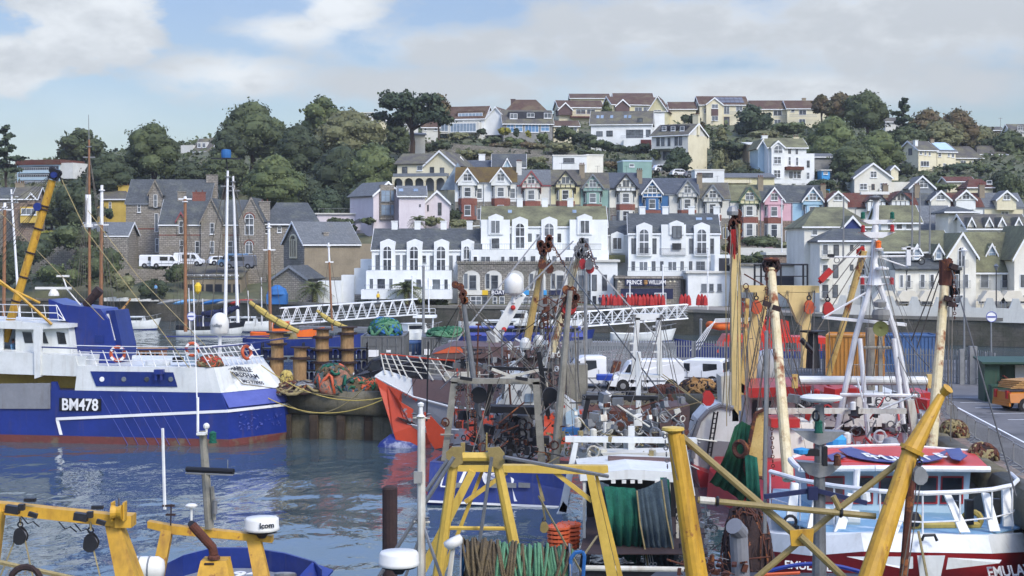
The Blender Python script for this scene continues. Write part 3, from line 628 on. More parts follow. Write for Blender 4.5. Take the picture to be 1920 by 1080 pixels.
R,f=H('detached_house','wide yellow hilltop house with small maroon gable and long brown roof',1148,1236,222,432,196,180,10,.2,'x','paleyellow','browntile',win=[(1190,201,1204,209,'w'),(1206,201,1220,209,'w'),(1225,201,1232,208,'w')])
gable_dormer(R,f,1166,26,187,199,212,.8,5,'maroon','trimwhite','browntile');wins(R,f,[(1161,200,1172,208,'w')],inn=.78)
H('detached_house','brown roof with glazed solar panels on the crest above the balcony house',1070,1142,200,452,184,174,10,0,'x','paleyellow','browntile',chim=[(1070,174,.8,'maroon',0)])
H('detached_house','house showing its plain brown roof at the crest behind the yellow gabled house',1152,1224,200,465,186,173,10,0,'x','offwhite','browntile')
R,f=H('detached_house','yellow end gable house with small dark window on the hill crest',1216,1250,232,420,206,181,11,-.2,'y','paleyellow','browntile',win=[(1249,201,1253,209,'w'),(1226,206,1240,214,'w')])
H('detached_house','low house with brown roofs between the yellow gable and the solar panel house',1256,1305,222,428,204,190,8,0,'x','cream','browntile')
R,f=H('detached_house','cream house with maroon gable front and solar panels over its roof',1312,1402,236,428,196,179,9,.05,'x','cream','browntile',win=[(1357,199,1368,214,'D'),(1380,199,1392,208,'w'),(1357,219,1368,236,'Dd'),(1320,204,1326,212,'w')])
g,(u,hw,za,ze,zb)=gable_dormer(R,f,1338,30,184,196,236,1.2,5,'cream','trimwhite','browntile')
boxpart(R,f,'tile_hanging','maroon',1332,205,1345,218,-1.28,-1.2);wins(R,f,[(1333,196,1345,204,'w'),(1333,218,1345,227,'w')],inn=-1.22)
b=MB();k=(R['ZR']-R['ZE'])/4.5;ang=atan2(k,1)
for i in range(6):
 for j in range(2):
  uu=f.u(1349+i*8.6);b.cbox((uu,1.1+j*1.7,R['ZE']+k*(1.1+j*1.7)+.34),1.15,1.6,.06,rx=ang)
b.build('solar_panels','cargrey',R);railpart(R,f,1356,1396,210,215,-1.2,'trimgrey')
R,f=H('detached_house','pale house with long balcony left of the twin balcony house on the hilltop',1404,1476,238,435,204,187,9,0,'x','cream','browntile',win=[(1450,207,1466,217,'D'),(1452,224,1464,237,'D')]);railpart(R,f,1448,1476,217,222,-1.3,'trimgrey')
R,f=H('detached_house','pale house with terrace doors beside the dark bushy trees on the hilltop',1476,1562,238,433,203,187,9,0,'x','cream','browntile',win=[(1483,204,1490,210,'w'),(1498,206,1512,216,'D'),(1498,223,1510,233,'D')],chim=[(1513,182,1.,'tanrender',0)]);railpart(R,f,1479,1530,215,220,-1.3,'trimgrey')
R,f=H('modern_house','white modern house with sloped dark roof, skylights and brown garage door',1108,1222,277,384,232,207,9,-.12,'x','white','greyroof',win=[(1118,246,1130,256,'d'),(1137,245,1149,256,'d'),(1174,243,1206,259,'d'),(1211,243,1220,257,'d'),(1175,262,1188,272,'d'),(1195,221,1205,234,'d')],chim=[])
boxpart(R,f,'terrace_wing','white',1170,260,1225,283,-2.2,-.1);boxpart(R,f,'garage_door','door_wood',1202,263,1222,278,-2.32,-2.2);railpart(R,f,1165,1225,255,260,-2.1,'trimgrey')
b=MB()
for px in(1120,1128,1146,1172,1180):u=f.u(px);b.cbox((u,2.2,R['ZE']+(R['ZR']-R['ZE'])/4.5*2.2+.3),.7,1.3,.1,rx=atan2((R['ZR']-R['ZE']),4.5))
b.build('skylight','skypane',R)
H('detached_house','white blank side wall block right of the modern house with skylights',1222,1246,252,392,210,205,7,0,'f','white','offwhite')
R,f=H('tall_house','tall three storey house with dark dormers and a large blank gable wall tinted sunlit cream',1222,1290,305,352,253,232,8.5,-.62,'x','offwhite','greyroof',win=[(1231,258,1237,274,'d'),(1240,258,1246,274,'d'),(1252,258,1257,274,'d'),(1265,256,1271,273,'d'),(1273,256,1279,273,'d'),(1231,283,1237,300,'d'),(1243,283,1260,300,'d')],chim=[(1288,214,1.4,'cream',4)],below=6)
for px in(1241,1258,1275):
 boxpart(R,f,'dormer','trimdark',px-6,234,px+6,248,1.0,3.6);wins(R,f,[(px-4,236,px+4,245,'w')],inn=.98)
boxpart(R,f,'porch_roof','trimgreen',1229,279,1262,281,-1.6,0)
q=MB();q.box(R['W']+.0,R['W']+.03,.02,8.48,-5,R['ZE']-.1);q.build('gable_sun_tint','cream',R)  # cream over the off-white wall paints the sunlight onto this gable
R,f=H('detached_house','white three storey house with gabled bay, chimneys and red porch roof beside the wood',1440,1512,343,336,276,258,8,.1,'x','white','mossroof',win=[(1449,294,1462,307,'w'),(1478,279,1483,288,'d'),(1492,277,1496,289,'d'),(1478,294,1483,310,'w'),(1492,295,1497,311,'w'),(1448,320,1461,333,'w'),(1480,322,1486,334,'d'),(1494,321,1502,335,'w'),(1488,321,1493,335,'w')],chim=[(1442,253,1.2,'white',2),(1502,256,1.2,'cream',2)])
g,(u,hw,za,ze,zb)=gable_dormer(R,f,1456,24,265,276,340,1.1,5,'white','trimwhite','mossroof');wins(R,f,[(1448,273,1465,288,'a'),(1448,294,1462,308,'w'),(1448,319,1461,334,'w')],inn=-1.12)
boxpart(R,f,'porch_roof','redtile',1471,313,1504,319,-1.4,0);boxpart(R,f,'side_wing','white',1512,288,1527,344,0,5);wins(R,f,[(1513,301,1518,314,'d'),(1512,323,1518,336,'w')],inn=-.02)
boxpart(R,f,'garden_wall','white',1440,338,1530,345,-2.4,-2.1)
H('detached_house','shade-tinted blue grey gable end left of the white three storey house',1421,1440,341,339,276,262,7,.1,'y','paleblue','mossroof')  # pale blue wall colour paints in the shade of this left side
H('garage','long low building with tan wall and flat white-edged roof under the white three storey house',1355,1452,345,322,334,325,6,0,'m','paleyellow','slategrey',cat='garage')
R,f=H('flat_roof_house','white flat roofed box house left on the middle road',1037,1100,322,324,293,293,6,.0,'f','white','offwhite',win=[(1056,296,1077,305,'g')],ov=.1,t=.3)
H('flat_roof_house','white flat roofed side block with stairs, right of the white box house',1100,1131,322,326,292,292,6,.25,'f','palecream','offwhite',ov=.1,t=.3)
H('shed','mint green flat roofed box with one small window',1168,1222,325,325,303,303,6,.12,'f','mint','paleblue',win=[(1180,307,1189,313,'w')],ov=.1,t=.3,cat='shed')
R,f=H('flat_roof_house','white flat roofed studio with wide dark window on the middle road',1303,1358,345,318,320,320,6,0,'f','white','offwhite',win=[(1309,324,1337,333,'d')],ov=.08,t=.3)
boxpart(R,f,'low_extension','cream',1358,337,1410,343,.5,5)
R,f=H('detached_house','cream two storey house with olive tiled roof, leftmost of the stepped group beside the wood',1722,1756,330,372,281,264,8,.35,'x','cream','greyroof',win=[(1724,282,1729,290,'w'),(1733,283,1737,291,'w'),(1741,285,1745,292,'w'),(1726,302,1742,312,'w')],chim=[(1724,263,.8,'white',0,.2)],sidewin=[(2.5,4,1,2.6,0,'d'),(2.5,4,5,6.6,0,'d')])
R,f=H('detached_house','cream two storey house with pale solar panels covering its roof',1757,1792,328,378,284,268,8,.3,'x','cream','slategrey',win=[(1759,286,1765,294,'w'),(1777,287,1781,294,'w'),(1784,288,1789,295,'w'),(1768,306,1773,318,'w'),(1779,308,1783,320,'w'),(1785,309,1789,321,'w')],chim=[(1764,260,1.,'tanrender',2)])
b=MB();b.cbox((R['W']*.55,2,(R['ZE']+R['ZR'])/2+.36),R['W']*.8,4.4,.06,rx=atan2(R['ZR']-R['ZE'],4));b.build('solar_panels','paleblue',R)
H('bungalow','cream bungalow with large grey hipped roof third in the stepped group',1791,1842,318,385,297,272,9,.15,'h','cream','greyroof',win=[(1801,301,1811,308,'w'),(1822,302,1828,311,'w'),(1833,304,1839,311,'w')])
H('bungalow','cream bungalow with grey hipped roof and balcony, rightmost of the stepped group',1834,1888,316,395,290,271,9,.1,'h','cream','greyroof',win=[(1838,291,1849,302,'w'),(1857,291,1867,300,'w'),(1879,294,1885,300,'w')])
R,f=H('detached_house','broad cream gabled house with two front windows above the red tiled terrace roofs',1602,1672,358,334,333,307,9,0,'y','palecream','slategrey',win=[(1632,321,1644,333,'w'),(1612,344,1626,356,'w'),(1650,343,1664,356,'w'),(1634,345,1640,356,'Dd')])
g,q_=gable_dormer(R,f,1684,14,309,316,337,-3,5,'cream','trimwhite','slategrey');boxpart(R,f,'side_wing','palecream',1672,341,1708,360,.5,6)
H('detached_house','small grey gabled house with white patio windows above the red tiled terrace roofs',1706,1752,358,330,352,331,7,0,'y','trimgrey','slategrey',win=[(1724,339,1740,352,'w')])
H('bungalow','low bungalow with red brown hipped roof and white dormer near the right edge',1815,1862,365,328,352,334,8,0,'h','cream','redtile',hipf=.45,win=[(1850,338,1860,345,'w')])
H('bungalow','small white rendered bungalow with red ridge below the stepped group',1776,1826,356,340,340,332,6,0,'x','cream','redtile',win=[(1803,341,1815,350,'w')])
H('detached_house','grey roofed house with white dormer on the skyline at the right edge',1895,1935,262,470,246,232,8,0,'x','offwhite','greyroof',win=[(1908,236,1918,244,'w')])
H('detached_house','low roof showing on the skyline near the tall thin aerial',1850,1882,252,480,244,237,8,0,'x','tanrender','greyroof')
b=MB();p=at(1876,246,470);b.tube(p,p+Vector((0,0,4)),.06);b.box(p.x-.6,p.x+.6,p.y-.05,p.y+.05,p.z+3.7,p.z+3.8);solo('aerial_mast',b,'galv','thin aerial mast on the skyline at the right','aerial')
H('slate_roof_house','house with steep dark slate roof and white triangular gable behind the ochre roofed terrace',925,984,335,322,313,288,9,0,'x','white','slate',cat='house')
R,f=H('slate_roof_house','low house with slate roof and tall white chimney behind the mossy terrace roof',868,930,335,325,318,300,8,0,'x','cream','slateblue',chim=[(903,288,1.3,'white',0)])
R,f=H('detached_house','white triangular glazed gable peeping over the terrace roofs',940,962,335,317,318,298,5,0,'y','paleblue','slate',ov=.2)
R,f=H('detached_house','white gabled front with cream side left of the tall white chimney',848,880,335,320,318,295,8,0,'y','white','slate')
R,f=H('villa','cream villa with arched ground floor loggia and grey balcony band',797,852,357,312,309,284,12,-.28,'y','cream','greyroof',win=[(806,313,814,324,'d'),(825,314,833,325,'d')],below=8)
boxpart(R,f,'balcony','trimgrey',744,325,842,332,-2.2,0);boxpart(R,f,'left_wing','cream',745,309,797,362,0,8)
wins(R,f,[(754,313,764,325,'d'),(782,311,792,320,'w')],inn=-.02)
b=MB();ua,ub=f.u(744),f.u(842);zt=f.z(795,332);zb=f.z(795,358);n=5;st=(ub-ua)/n
for i in range(n+1):b.box(ua+i*st-.18,ua+i*st+.18,-2.2,-1.8,zb-3,zt)
for i in range(n):
 c=ua+(i+.5)*st;r=st/2-.18;arc=[(c-r*cos(pi*k/8),-2.2,zt-.25-r+r*sin(pi*k/8))for k in range(9)]
 b.extr([(c-r-.02,-2.2,zt)]+[(c-r-.02,-2.2,zt-.25-r)]+arc[1:-1]+[(c+r+.02,-2.2,zt-.25-r),(c+r+.02,-2.2,zt)],(0,.4,0))
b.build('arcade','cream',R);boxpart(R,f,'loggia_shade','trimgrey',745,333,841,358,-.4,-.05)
b=MB();ze=f.z(770,309);zr=f.z(770,287);u0,u1=f.u(742),f.u(800);roof_slab(b,(u0-.3,-.4,ze),(u1,-.4,ze),(u1,5,zr),(u0-.3,5,zr));roof_slab(b,(u1,10,ze),(u0-.3,10,ze),(u0-.3,5,zr),(u1,5,zr));b.build('wing_roof','greyroof',R)
b=MB();p=[at(826,356,306),at(868,356,306),at(866,316,306),at(858,305,306)];b.extr(p,(0,1.5,0));solo('glazed_stair',b,'skypane','sloping glazed blue stair enclosure beside the cream villa','building')
R,f=H('pink_house','pale pink house with a tall glazed oriel on its gable front and two skylights',700,748,432,284,366,342,9.5,.55,'y','palepink','slategrey',W=5.6,below=6)
boxpart(R,f,'oriel','stone',711,347,737,412,-.5,.1);wins(R,f,[(712,357,729,378,'g'),(730,357,736,376,'g'),(712,384,729,403,'g'),(730,384,736,403,'g')],inn=-.52,pane='skypane')
q=Face(748,432,279,-.0);R,f=H('pink_house','long cream pink side wing with plain wall right of the glazed oriel house',748,797,436,281,367,349,8,.08,'x','palepink','slategrey',win=[(786,383,789,388,'d')],below=6)
b=MB()
for px in(752,780):u=f.u(px);b.cbox((u,1.8,R['ZE']+(R['ZR']-R['ZE'])/4*1.8+.28),.8,1.3,.1,rx=atan2(R['ZR']-R['ZE'],4))
b.build('skylight','skypane',R)
R,f=H('pink_house','small pale pink gabled annexe right of the pink house',797,842,420,284,380,359,7,0,'y','palepink','slategrey',win=[(821,380,828,404,'d'),(801,384,804,396,'d')],below=6)
R,f=H('pink_terrace_block','low pink flat roofed block with glass balustrade left of the pink house',594,695,413,290,402,402,8,.05,'f','palepink','offwhite',cat='building',below=3,t=.25);railpart(R,f,597,683,391,401,.4,'galv',.9)
boxpart(R,f,'garage_wing','palepink',668,414,702,432,-2,3);q=MB();u0,u1=f.u(668),f.u(702);z=f.z(685,414);q.extr([(u0-.5,-2.4,z-.2),(u1,-2.4,z-.2),(u1,0,z+1.8)],(0,4,0));q.build('garage_roof','slate',R)
R,f=H('hotel','long white flat roofed hotel with rows of balconies on the left hill',32,112,345,385,309,300,10,-.3,'f','paleblue','redtile',cat='hotel',t=1.2,ov=.3)
for y in(314,327,340):railpart(R,f,34,110,y,y+8,-1.2,'trimwhite',.5,'balcony');boxpart(R,f,'window_band','pane',34,y-3,110,y+5,-.06,0)
boxpart(R,f,'end_wing','offwhite',112,305,136,335,.2,9)
R,f=H('detached_house','white cottage with dark roof and two dormer windows high between the left trees',362,394,292,402,283,259,8,-.3,'x','offwhite','greyroof',win=[(367,285,381,291,'w')]);boxpart(R,f,'left_block','offwhite',339,272,362,291,0,6)
for px in(371,380):boxpart(R,f,'dormer','offwhite',px-4,266,px+4,278,.8,3);wins(R,f,[(px-3,268,px+3,276,'w')],inn=.78)
R,f=H('detached_house','yellow rendered house with hipped slate roof and cream chimney pots',173,237,412,305,374,355,9,.0,'h','yellowwall','greyroof',win=[(177,382,182,395,'w'),(204,379,209,393,'w')],chim=[(222,348,2.2,'yellowwall',3)])
R,f=H('detached_house','brick and yellow house with white bargeboards and a wide bay at the left edge',26,68,440,285,372,350,8,.1,'x','pinkstone','greyroof',win=[(29,368,34,379,'w'),(42,391,70,404,'w')],chim=[(16,343,1.6,'tanrender',4)])
boxpart(R,f,'yellow_bay','yellowwall',40,388,72,418,-1.,.2);wins(R,f,[(42,391,70,403,'w')],inn=-1.02);gable_dormer(R,f,59,14,362,370,384,.3,4,'pinkstone','trimwhite','greyroof')
H('detached_house','dark roofed house cut by the left edge behind the brick and yellow one',-50,26,445,290,372,352,8,.05,'x','stone','slate')
R,f=H('stone_institute','tall left range of the grey stone institute with steep slate roof and one gabled dormer',236,392,505,286,381,336,10,0,'x','stone','slate',cat='building',trim='trimgrey',ov=.15,below=5,win=[(258,382,264,398,'w'),(290,400,297,435,'w'),(291,447,298,473,'w'),(340,440,347,470,'w')],chim=[(395,327,2.,'stone',0,.45)])
g,(u,hw,za,ze,zb)=gable_dormer(R,f,292,24,338,362,388,.4,5,'stone','stone','slate');wins(R,f,[(289,365,296,389,'w')],inn=-.42)
b=MB();b.box(0,R['W'],-.03,.0,f.z(300,430),f.z(300,428));b.build('brick_string','brick',R)
R,f=H('stone_institute','low front range of the stone institute with slate roof, brick bands and sash windows',298,466,505,277,421,375,9,0,'x','stone','slate',cat='building',trim='trimwhite',ov=.12,below=5,win=[(337,415,344,438,'w'),(337,450,344,474,'w'),(366,452,374,476,'w'),(396,418,403,440,'w'),(396,452,403,474,'w'),(427,452,437,476,'w')],chim=[(331,359,1.4,'stone',0),(364,360,2.2,'brick',2)])
b=MB();b.box(0,R['W'],-.03,.0,f.z(300,441.5),f.z(300,440));b.build('brick_string','brick',R)
gable_dormer(R,f,340,16,398,412,440,.2,4,'stone','trimred','slate');wins(R,f,[(336,414,344,438,'w')],inn=-.22)
g,q_=gable_dormer(R,f,398,40,372,414,504,.6,8,'stone','stone','slate');wins(R,f,[(395,418,403,439,'w'),(395,452,403,476,'w')],inn=-.62)
R,f=H('stone_institute','gabled right range of the stone institute with tall arched brick-edged windows',448,494,505,274,415,371,11,0,'y','stone','slate',cat='building',trim='stone',ov=.1,below=5,win=[(459,401,476,441,'a'),(460,452,474,476,'a')],chim=[(492,378,1.8,'stone',2,.3)])
b=MB()
for(xc_,yt,r_)in((467.5,399,10.),(467,450,8.5)):
 a=f.p(xc_,yt);rm_=r_/F*274;b.path([(a.x-rm_*cos(pi*k/8),-.04,a.z-rm_+rm_*sin(pi*k/8))for k in range(9)],.12,4)
b.build('brick_arch','brick',R)
H('stone_hall','square hall with tall hipped slate roof behind the chapel',492,598,470,276,421,378,13,.1,'h','stone','slate',cat='building',hipf=.36,win=[(496,425,503,438,'w'),(520,425,528,436,'w')],below=6)
R,f=H('chapel','grey stone chapel with three-light arched window, slate roof and tan side wall',570,672,508,258,456,417,8.2,.55,'x','greystone','slategrey',cat='chapel',below=6,chim=[(617,437,.9,'stone',0,.18)])
boxpart(R,f,'side_render','tanrender',571,457,697,520,-.04,0)
b=MB();w_=R['W'];cy=8.2/2
for k,(dy_,h_)in enumerate(((-.8,2.6),(0,3.1),(.8,2.6))):b.cbox((-.05,cy+dy_,R['ZE']-2.2+h_/2),.12,.55,h_)
o=b.build('lancet_window','darkpane',R);b=MB()
for dy_ in(-1.25,-.4,.4,1.25):b.cbox((-.09,cy+dy_,R['ZE']-.8),.16,.22,3.)
b.cbox((-.09,cy,R['ZE']-2.35),.2,2.8,.25);b.path([(-.1,cy-1.3*cos(pi*k/8),R['ZE']+.4+1.*sin(pi*k/8))for k in range(9)],.16,4);b.build('stone_tracery','cream',o)
H('lean_to','low stone outbuilding with dark lean-to roof below the chapel',512,575,560,251,522,500,6,-.3,'y','greystone','slate',cat='outbuilding',trim='trimgrey')
R,f=H('boat_store','long low boat store with shallow grey roof and a strip of windows under the institute',346,452,580,262,521,500,9,0,'m','tanrender','greyroof',cat='building',ov=.3);boxpart(R,f,'window_strip','trimwhite',350,515,448,523,-.08,0)
wins(R,f,[(352+i*13.5,516,363+i*13.5,522,'d')for i in range(7)],inn=-.09)
for i in range(6):boxpart(R,f,'open_bay','trimdark',352+i*17,533,365+i*17,556,-.03,0)
R,f=H('slate_shed','long slate roofed shed with pale gutter left of the institute',150,238,478,272,441,418,8,0,'x','stone','slategrey',cat='shed');boxpart(R,f,'white_fascia','offwhite',200,472,240,478,-.3,-.1)
for(xa,ya,xb,yb,h,d_,lab,mt)in((60,446,240,446,6,268,'high grey stone retaining wall below the yellow houses','greystone'),(200,505,500,505,7,268,'stone terrace wall under the parked cars of the institute','stone'),(460,560,700,578,2.0,250,'low stone wall behind the left gangway','greystone'),(756,262,1110,290,4,372,'long stone retaining wall under the hilltop gardens','greystone'),(840,279,1110,296,3.4,352,'lower grey retaining wall across the middle slope','greystone'),(1160,300,1300,322,4,345,'dark retaining wall under the tall blank gable house','greystone'),(1530,346,1610,322,1.4,345,'pale fence-topped wall climbing to the broad cream gabled house','offwhite')):
 p,q=at(xa,ya,d_),at(xb,yb,d_+1);b=MB();b.extr([p-Vector((0,0,h)),q-Vector((0,0,h)),q,p],(0,.5,0));solo('retaining_wall',b,mt,lab,'wall')
def arch_bay(R,f,x0,x1,ytop,ybot,out,wx0,wx1,wy0,wy1,pane='pane'):
 """tall white bay with shallow pointed parapet and an arched window"""
 a,c=f.p(x0,ybot),f.p(x1,ytop);u0,u1,z0,z1=a.x,c.x,a.z,c.z;zs=z1-(u1-u0)*.2;m=(u0+u1)/2
 b=MB();b.extr([(u0,-out,z0),(u1,-out,z0),(u1,-out,zs),(m+(u1-u0)*.17,-out,z1-.15),(m,-out,z1),(m-(u1-u0)*.17,-out,z1-.15),(u0,-out,zs)],(0,out+2.6,0));g=b.build('dormer_bay','white',R)
 win_at(g,f,wx0,wy0,wx1,wy1,'a',inn=-out-.0,pane=pane);return g
G='white harbourside apartment blocks'
R,f=H('apartment_block','low white apartment block with slate roof and four arched window bays behind the palm',697,903,552,238,469,430,11,0,'x','white','slate',cat='apartment block',group=G,ov=.1,trim='trimwhite',below=4)
for(a,c,w0,w1)in((713,741,718,735),(763,792,768,785),(814,842,818,836),(865,889,869,881)):arch_bay(R,f,a,c,448,510,.35,w0,w1,461,508)
wins(R,f,[(704,478,712,506,'g'),(742,478,750,506,'g'),(755,478,762,506,'g'),(791,479,799,493,'g'),(806,479,813,506,'g'),(842,479,849,506,'g'),(856,479,864,490,'g')])
boxpart(R,f,'lower_storey','white',690,507,848,552,-3.2,-.05);wins(R,f,[(696,521,704,541,'D'),(710,521,726,541,'D'),(732,521,740,541,'D'),(812,522,828,542,'D'),(834,522,842,542,'D'),(760,522,776,542,'D'),(782,522,798,542,'D')],inn=-3.2)
railpart(R,f,694,846,498,506,-3.0,'trimgrey',.25);boxpart(R,f,'lower_terrace','white',684,541,850,558,-6,-3.3);railpart(R,f,690,846,532,541,-5.8,'trimgrey',.25)
for px in(735,779,829,879):
 u=f.u(px);chimney(R,u,5.4,R['ZR']-1,R['ZR']+1.2,.9,.7,'white',0)
R,f=H('apartment_block','tallest white apartment block with mossy green roof, two arched bays and wings',902,1139,495,240,425,387,12,0,'x','white','mossroof',cat='apartment block',group=G,ov=.1,trim='trimwhite',below=6)
for(a,c,w0,w1)in((960,990,966,984),(1015,1045,1020,1039)):arch_bay(R,f,a,c,406,468,.35,w0,w1,418,466)
for(a,c,w0,w1,dr)in((902,956,920,938,930),(1068,1139,1087,1105,1096)):
 boxpart(R,f,'wing','white',a,412,c,468,-.8,4);arch=arch_bay(R,f,dr-14,dr+14,401,440,1.0,w0,w0+.1,430,429);wins(R,f,[(w0,413,w1,438,'D'),(w0+1,446,w1-1,467,'D')],inn=-1.02)
wins(R,f,[(951,438,958,465,'g'),(990,438,997,453,'d'),(1006,439,1013,465,'g'),(1045,438,1052,454,'d')])
boxpart(R,f,'lower_storey','white',884,468,1139,495,-3,-.05);wins(R,f,[(888,480,896,493,'D'),(902,480,920,493,'D'),(939,480,947,493,'D'),(954,480,972,493,'D'),(979,480,986,493,'D'),(995,480,1003,493,'d'),(1035,480,1042,493,'d'),(1058,481,1075,493,'D'),(1091,481,1098,493,'D'),(1104,481,1118,493,'D')],inn=-3)
railpart(R,f,886,1060,457,468,-2.8,'trimgrey',.25);railpart(R,f,1055,1125,457,468,-2.9,'trimdark',.14);railpart(R,f,862,1110,487,495,-5,'trimdark',.3)
for px in(975,1023,1072):chimney(R,f.u(px),5.9,R['ZR']-1,R['ZR']+1.3,.9,.7,'white',0)
b=MB()
for px in(956,1079):b.cbox((f.u(px),4.1,R['ZE']+(R['ZR']-R['ZE'])/6*4.1+.25),.6,.9,.15,rx=.5)
b.build('skylight','skypane',R)
R,f=H('shop_arcade','grey stone arcade of harbourside shops with arched openings under the tallest white block',858,1108,577,236,495,495,8,0,'f','greystone','greystone',cat='shops',below=1,t=.4,ov=.1)
for i in range(6):
 a=868+i*41;q=MB();u0,u1=f.u(a),f.u(a+32);z0,z1=f.z(a,545),f.z(a,507);k=8;m=(u0+u1)/2;r=(u1-u0)/2
 q.extr([(u0,-.03,z0),(u1,-.03,z0)]+[(m+r*cos(pi*j/k),-.03,z1-1.+1.*sin(pi*j/k))for j in range(k+1)],(0,.04,0));q.build('arched_recess','offwhite',R)
 wins(R,f,[(a+2,513,a+9,541,'g'),(a+12,516,a+25,542,'g')],inn=-.05)
for(a,c,m,tx,tm,sz)in((868,904,'offwhite','HARBOUR','signblue',.55),(922,946,'signblue','BOAT','dwhite',.75),(978,992,'signsky',None,None,0),(1009,1025,'signsky',None,None,0),(1030,1056,'signblue',None,None,0)):
 boxpart(R,f,'shop_sign',m,a,544,c,553,-.25,-.06)
 if tx and tx=='BOAT':text(tx,sz,tm,R,Vector(f.p((a+c)/2,548.5,-.27)),(1,0,0),(0,0,1),off=(0,0,0))
boxpart(R,f,'shop_sign','signyellow',904,544,915,553,-.26,-.06)
wins(R,f,[(870,555,880,576,'w'),(882,555,903,576,'w'),(905,556,914,576,'g'),(924,556,932,576,'w'),(936,556,946,576,'w'),(980,556,1004,576,'w'),(1012,556,1036,576,'g'),(1060,556,1080,576,'w')],inn=-.04)
boxpart(R,f,'grey_awning','tarpgrey',1004,561,1062,566,-3,-.1)
R,f=H('apartment_link','small white link house with slate roof between the two tall white blocks',1139,1180,495,241,441,415,10,0,'x','white','slate',cat='apartment block',group=G,ov=.1);arch_bay(R,f,1145,1169,434,475,.4,1150,1150.1,440,439);wins(R,f,[(1148,445,1166,468,'D')],inn=-.42)
boxpart(R,f,'conservatory','leaf_olive',1141,478,1171,492,-1.5,-.1)
H('white_terrace_block','white block with tall narrow windows left of the dark fronted pub',1108,1158,577,234,491,491,8,0,'f','white','offwhite',cat='building',t=.3,win=[(1110,515,1119,545,'d'),(1129,515,1138,545,'d'),(1150,515,1154,545,'g'),(1111,555,1118,577,'d'),(1145,556,1150,576,'g')],below=1)
R,f=H('apartment_block','right white apartment block with slate roof, two tall arched bays and lit right gable',1178,1350,520,236,438,401,11,-.06,'x','white','slate',cat='apartment block',group=G,ov=.1,below=6)
for(a,c,w0,w1)in((1193,1223,1198,1217),(1301,1331,1306,1325)):arch_bay(R,f,a,c,417,480,.4,w0,w1,429,476)
boxpart(R,f,'wing','white',1240,421,1286,478,-.3,4);arch_bay(R,f,1255,1282,413,440,.5,1256,1256.1,430,429);wins(R,f,[(1260,424,1278,447,'d'),(1260,456,1277,468,'d')],inn=-.52)
wins(R,f,[(1184,447,1192,476,'d'),(1223,447,1231,476,'d'),(1292,447,1300,476,'g'),(1331,447,1339,476,'g')])
railpart(R,f,1236,1284,466,477,-1.3,'trimdark',.14);railpart(R,f,1196,1219,465,477,-.9,'trimdark',.14);railpart(R,f,1303,1327,465,477,-.9,'trimdark',.14)
wins(R,f,[(1184,490,1191,508,'g'),(1198,490,1215,508,'D'),(1222,490,1229,508,'d'),(1238,490,1244,508,'d'),(1252,490,1269,508,'D'),(1276,490,1282,508,'d'),(1292,490,1298,508,'d'),(1305,490,1322,508,'g'),(1331,490,1337,508,'d')])
boxpart(R,f,'terrace_wall','white',1176,508,1290,522,-4,-.1);railpart(R,f,1176,1286,500,508,-3.9,'trimgrey',.25)
for px in(1206,1250,1300,1348):chimney(R,f.u(px),5.4,R['ZR']-1,R['ZR']+1.1,.9,.7,'white',0)
b=MB()
for px in(1313,1333):b.cbox((f.u(px),3.6,R['ZE']+(R['ZR']-R['ZE'])/5.5*3.6+.3),.9,.7,.15,rx=.5)
b.build('skylight','skypane',R)
R,f=H('harbour_pub','stone fronted pub with long dark blue name board over its entrance',1157,1276,577,230,522,522,6,0,'f','stone','stone',cat='pub',below=1,t=.3)
sg=boxpart(R,f,'name_board','signblue',1172,523,1248,536,-.4,-.05);c=f.p(1197-2,529.5,-.42);text('PRINCE',.85,'dwhite',sg,f.p(1189,529.5,-.42),(1,0,0),(0,0,1),off=(0,0,0),font_scale=(.78,1));text('WILLIAM',.85,'dwhite',sg,f.p(1232,529.5,-.42),(1,0,0),(0,0,1),off=(0,0,0),font_scale=(.74,1))
q=MB();a=f.p(1210,529.5,-.42);q.lathe(a,[(.05,-.4),(.3,-.2),(.25,.1),(.35,.3),(.05,.35)],8);q.build('crest','timber',sg)
boxpart(R,f,'dark_front','signblue',1164,541,1262,560,-.1,0);wins(R,f,[(1174,549,1186,577,'w'),(1227,549,1249,577,'w')],inn=-.12);boxpart(R,f,'glass_front','darkpane',1188,552,1226,577,-.1,0)
for px in(1160,1256,1264):q=MB();q.ball(f.p(px,528,-.5),.16,mi=0);q.build('wall_lamp','cream',R)
R,f=H('white_forecourt_wall','plain white forecourt building with sloping left edge right of the pub',1290,1372,577,228,512,512,6,0,'f','white','offwhite',cat='building',t=.3,below=1);boxpart(R,f,'dark_opening','trimdark',1348,484,1368,511,-.05,3);boxpart(R,f,'upper_box','white',1340,478,1376,512,0,5)
for(x0,x1)in((1315,1325),(1330,1338),(1345,1353)):wins(R,f,[(x0,532,x1,546,'g')],inn=-.02)
b=MB()
for i,(x0,x1,yt)in enumerate(((596,640,527),(640,664,516),(664,690,503),(620,660,540),(676,700,486))):
 p=at(x0,yt,243+i*.4);q=at(x1,yt,243+i*.4);b.extr([(p.x,p.y,2),(q.x,p.y,2),(q.x,p.y,q.z),(p.x,p.y,p.z)],(0,3,0))
solo('stepped_white_wall',b,'white','white rendered stair walls stepping up left of the low white block','wall')
b=MB();p,q=at(560,550,247),at(880,556,237.5);b.extr([(p.x,p.y,3),(q.x,q.y,3),(q.x,q.y,q.z),(p.x,p.y,p.z)],(0,.5,0));solo('stone_wall',b,'greystone','stone wall under the white terraces behind the two palms','wall')
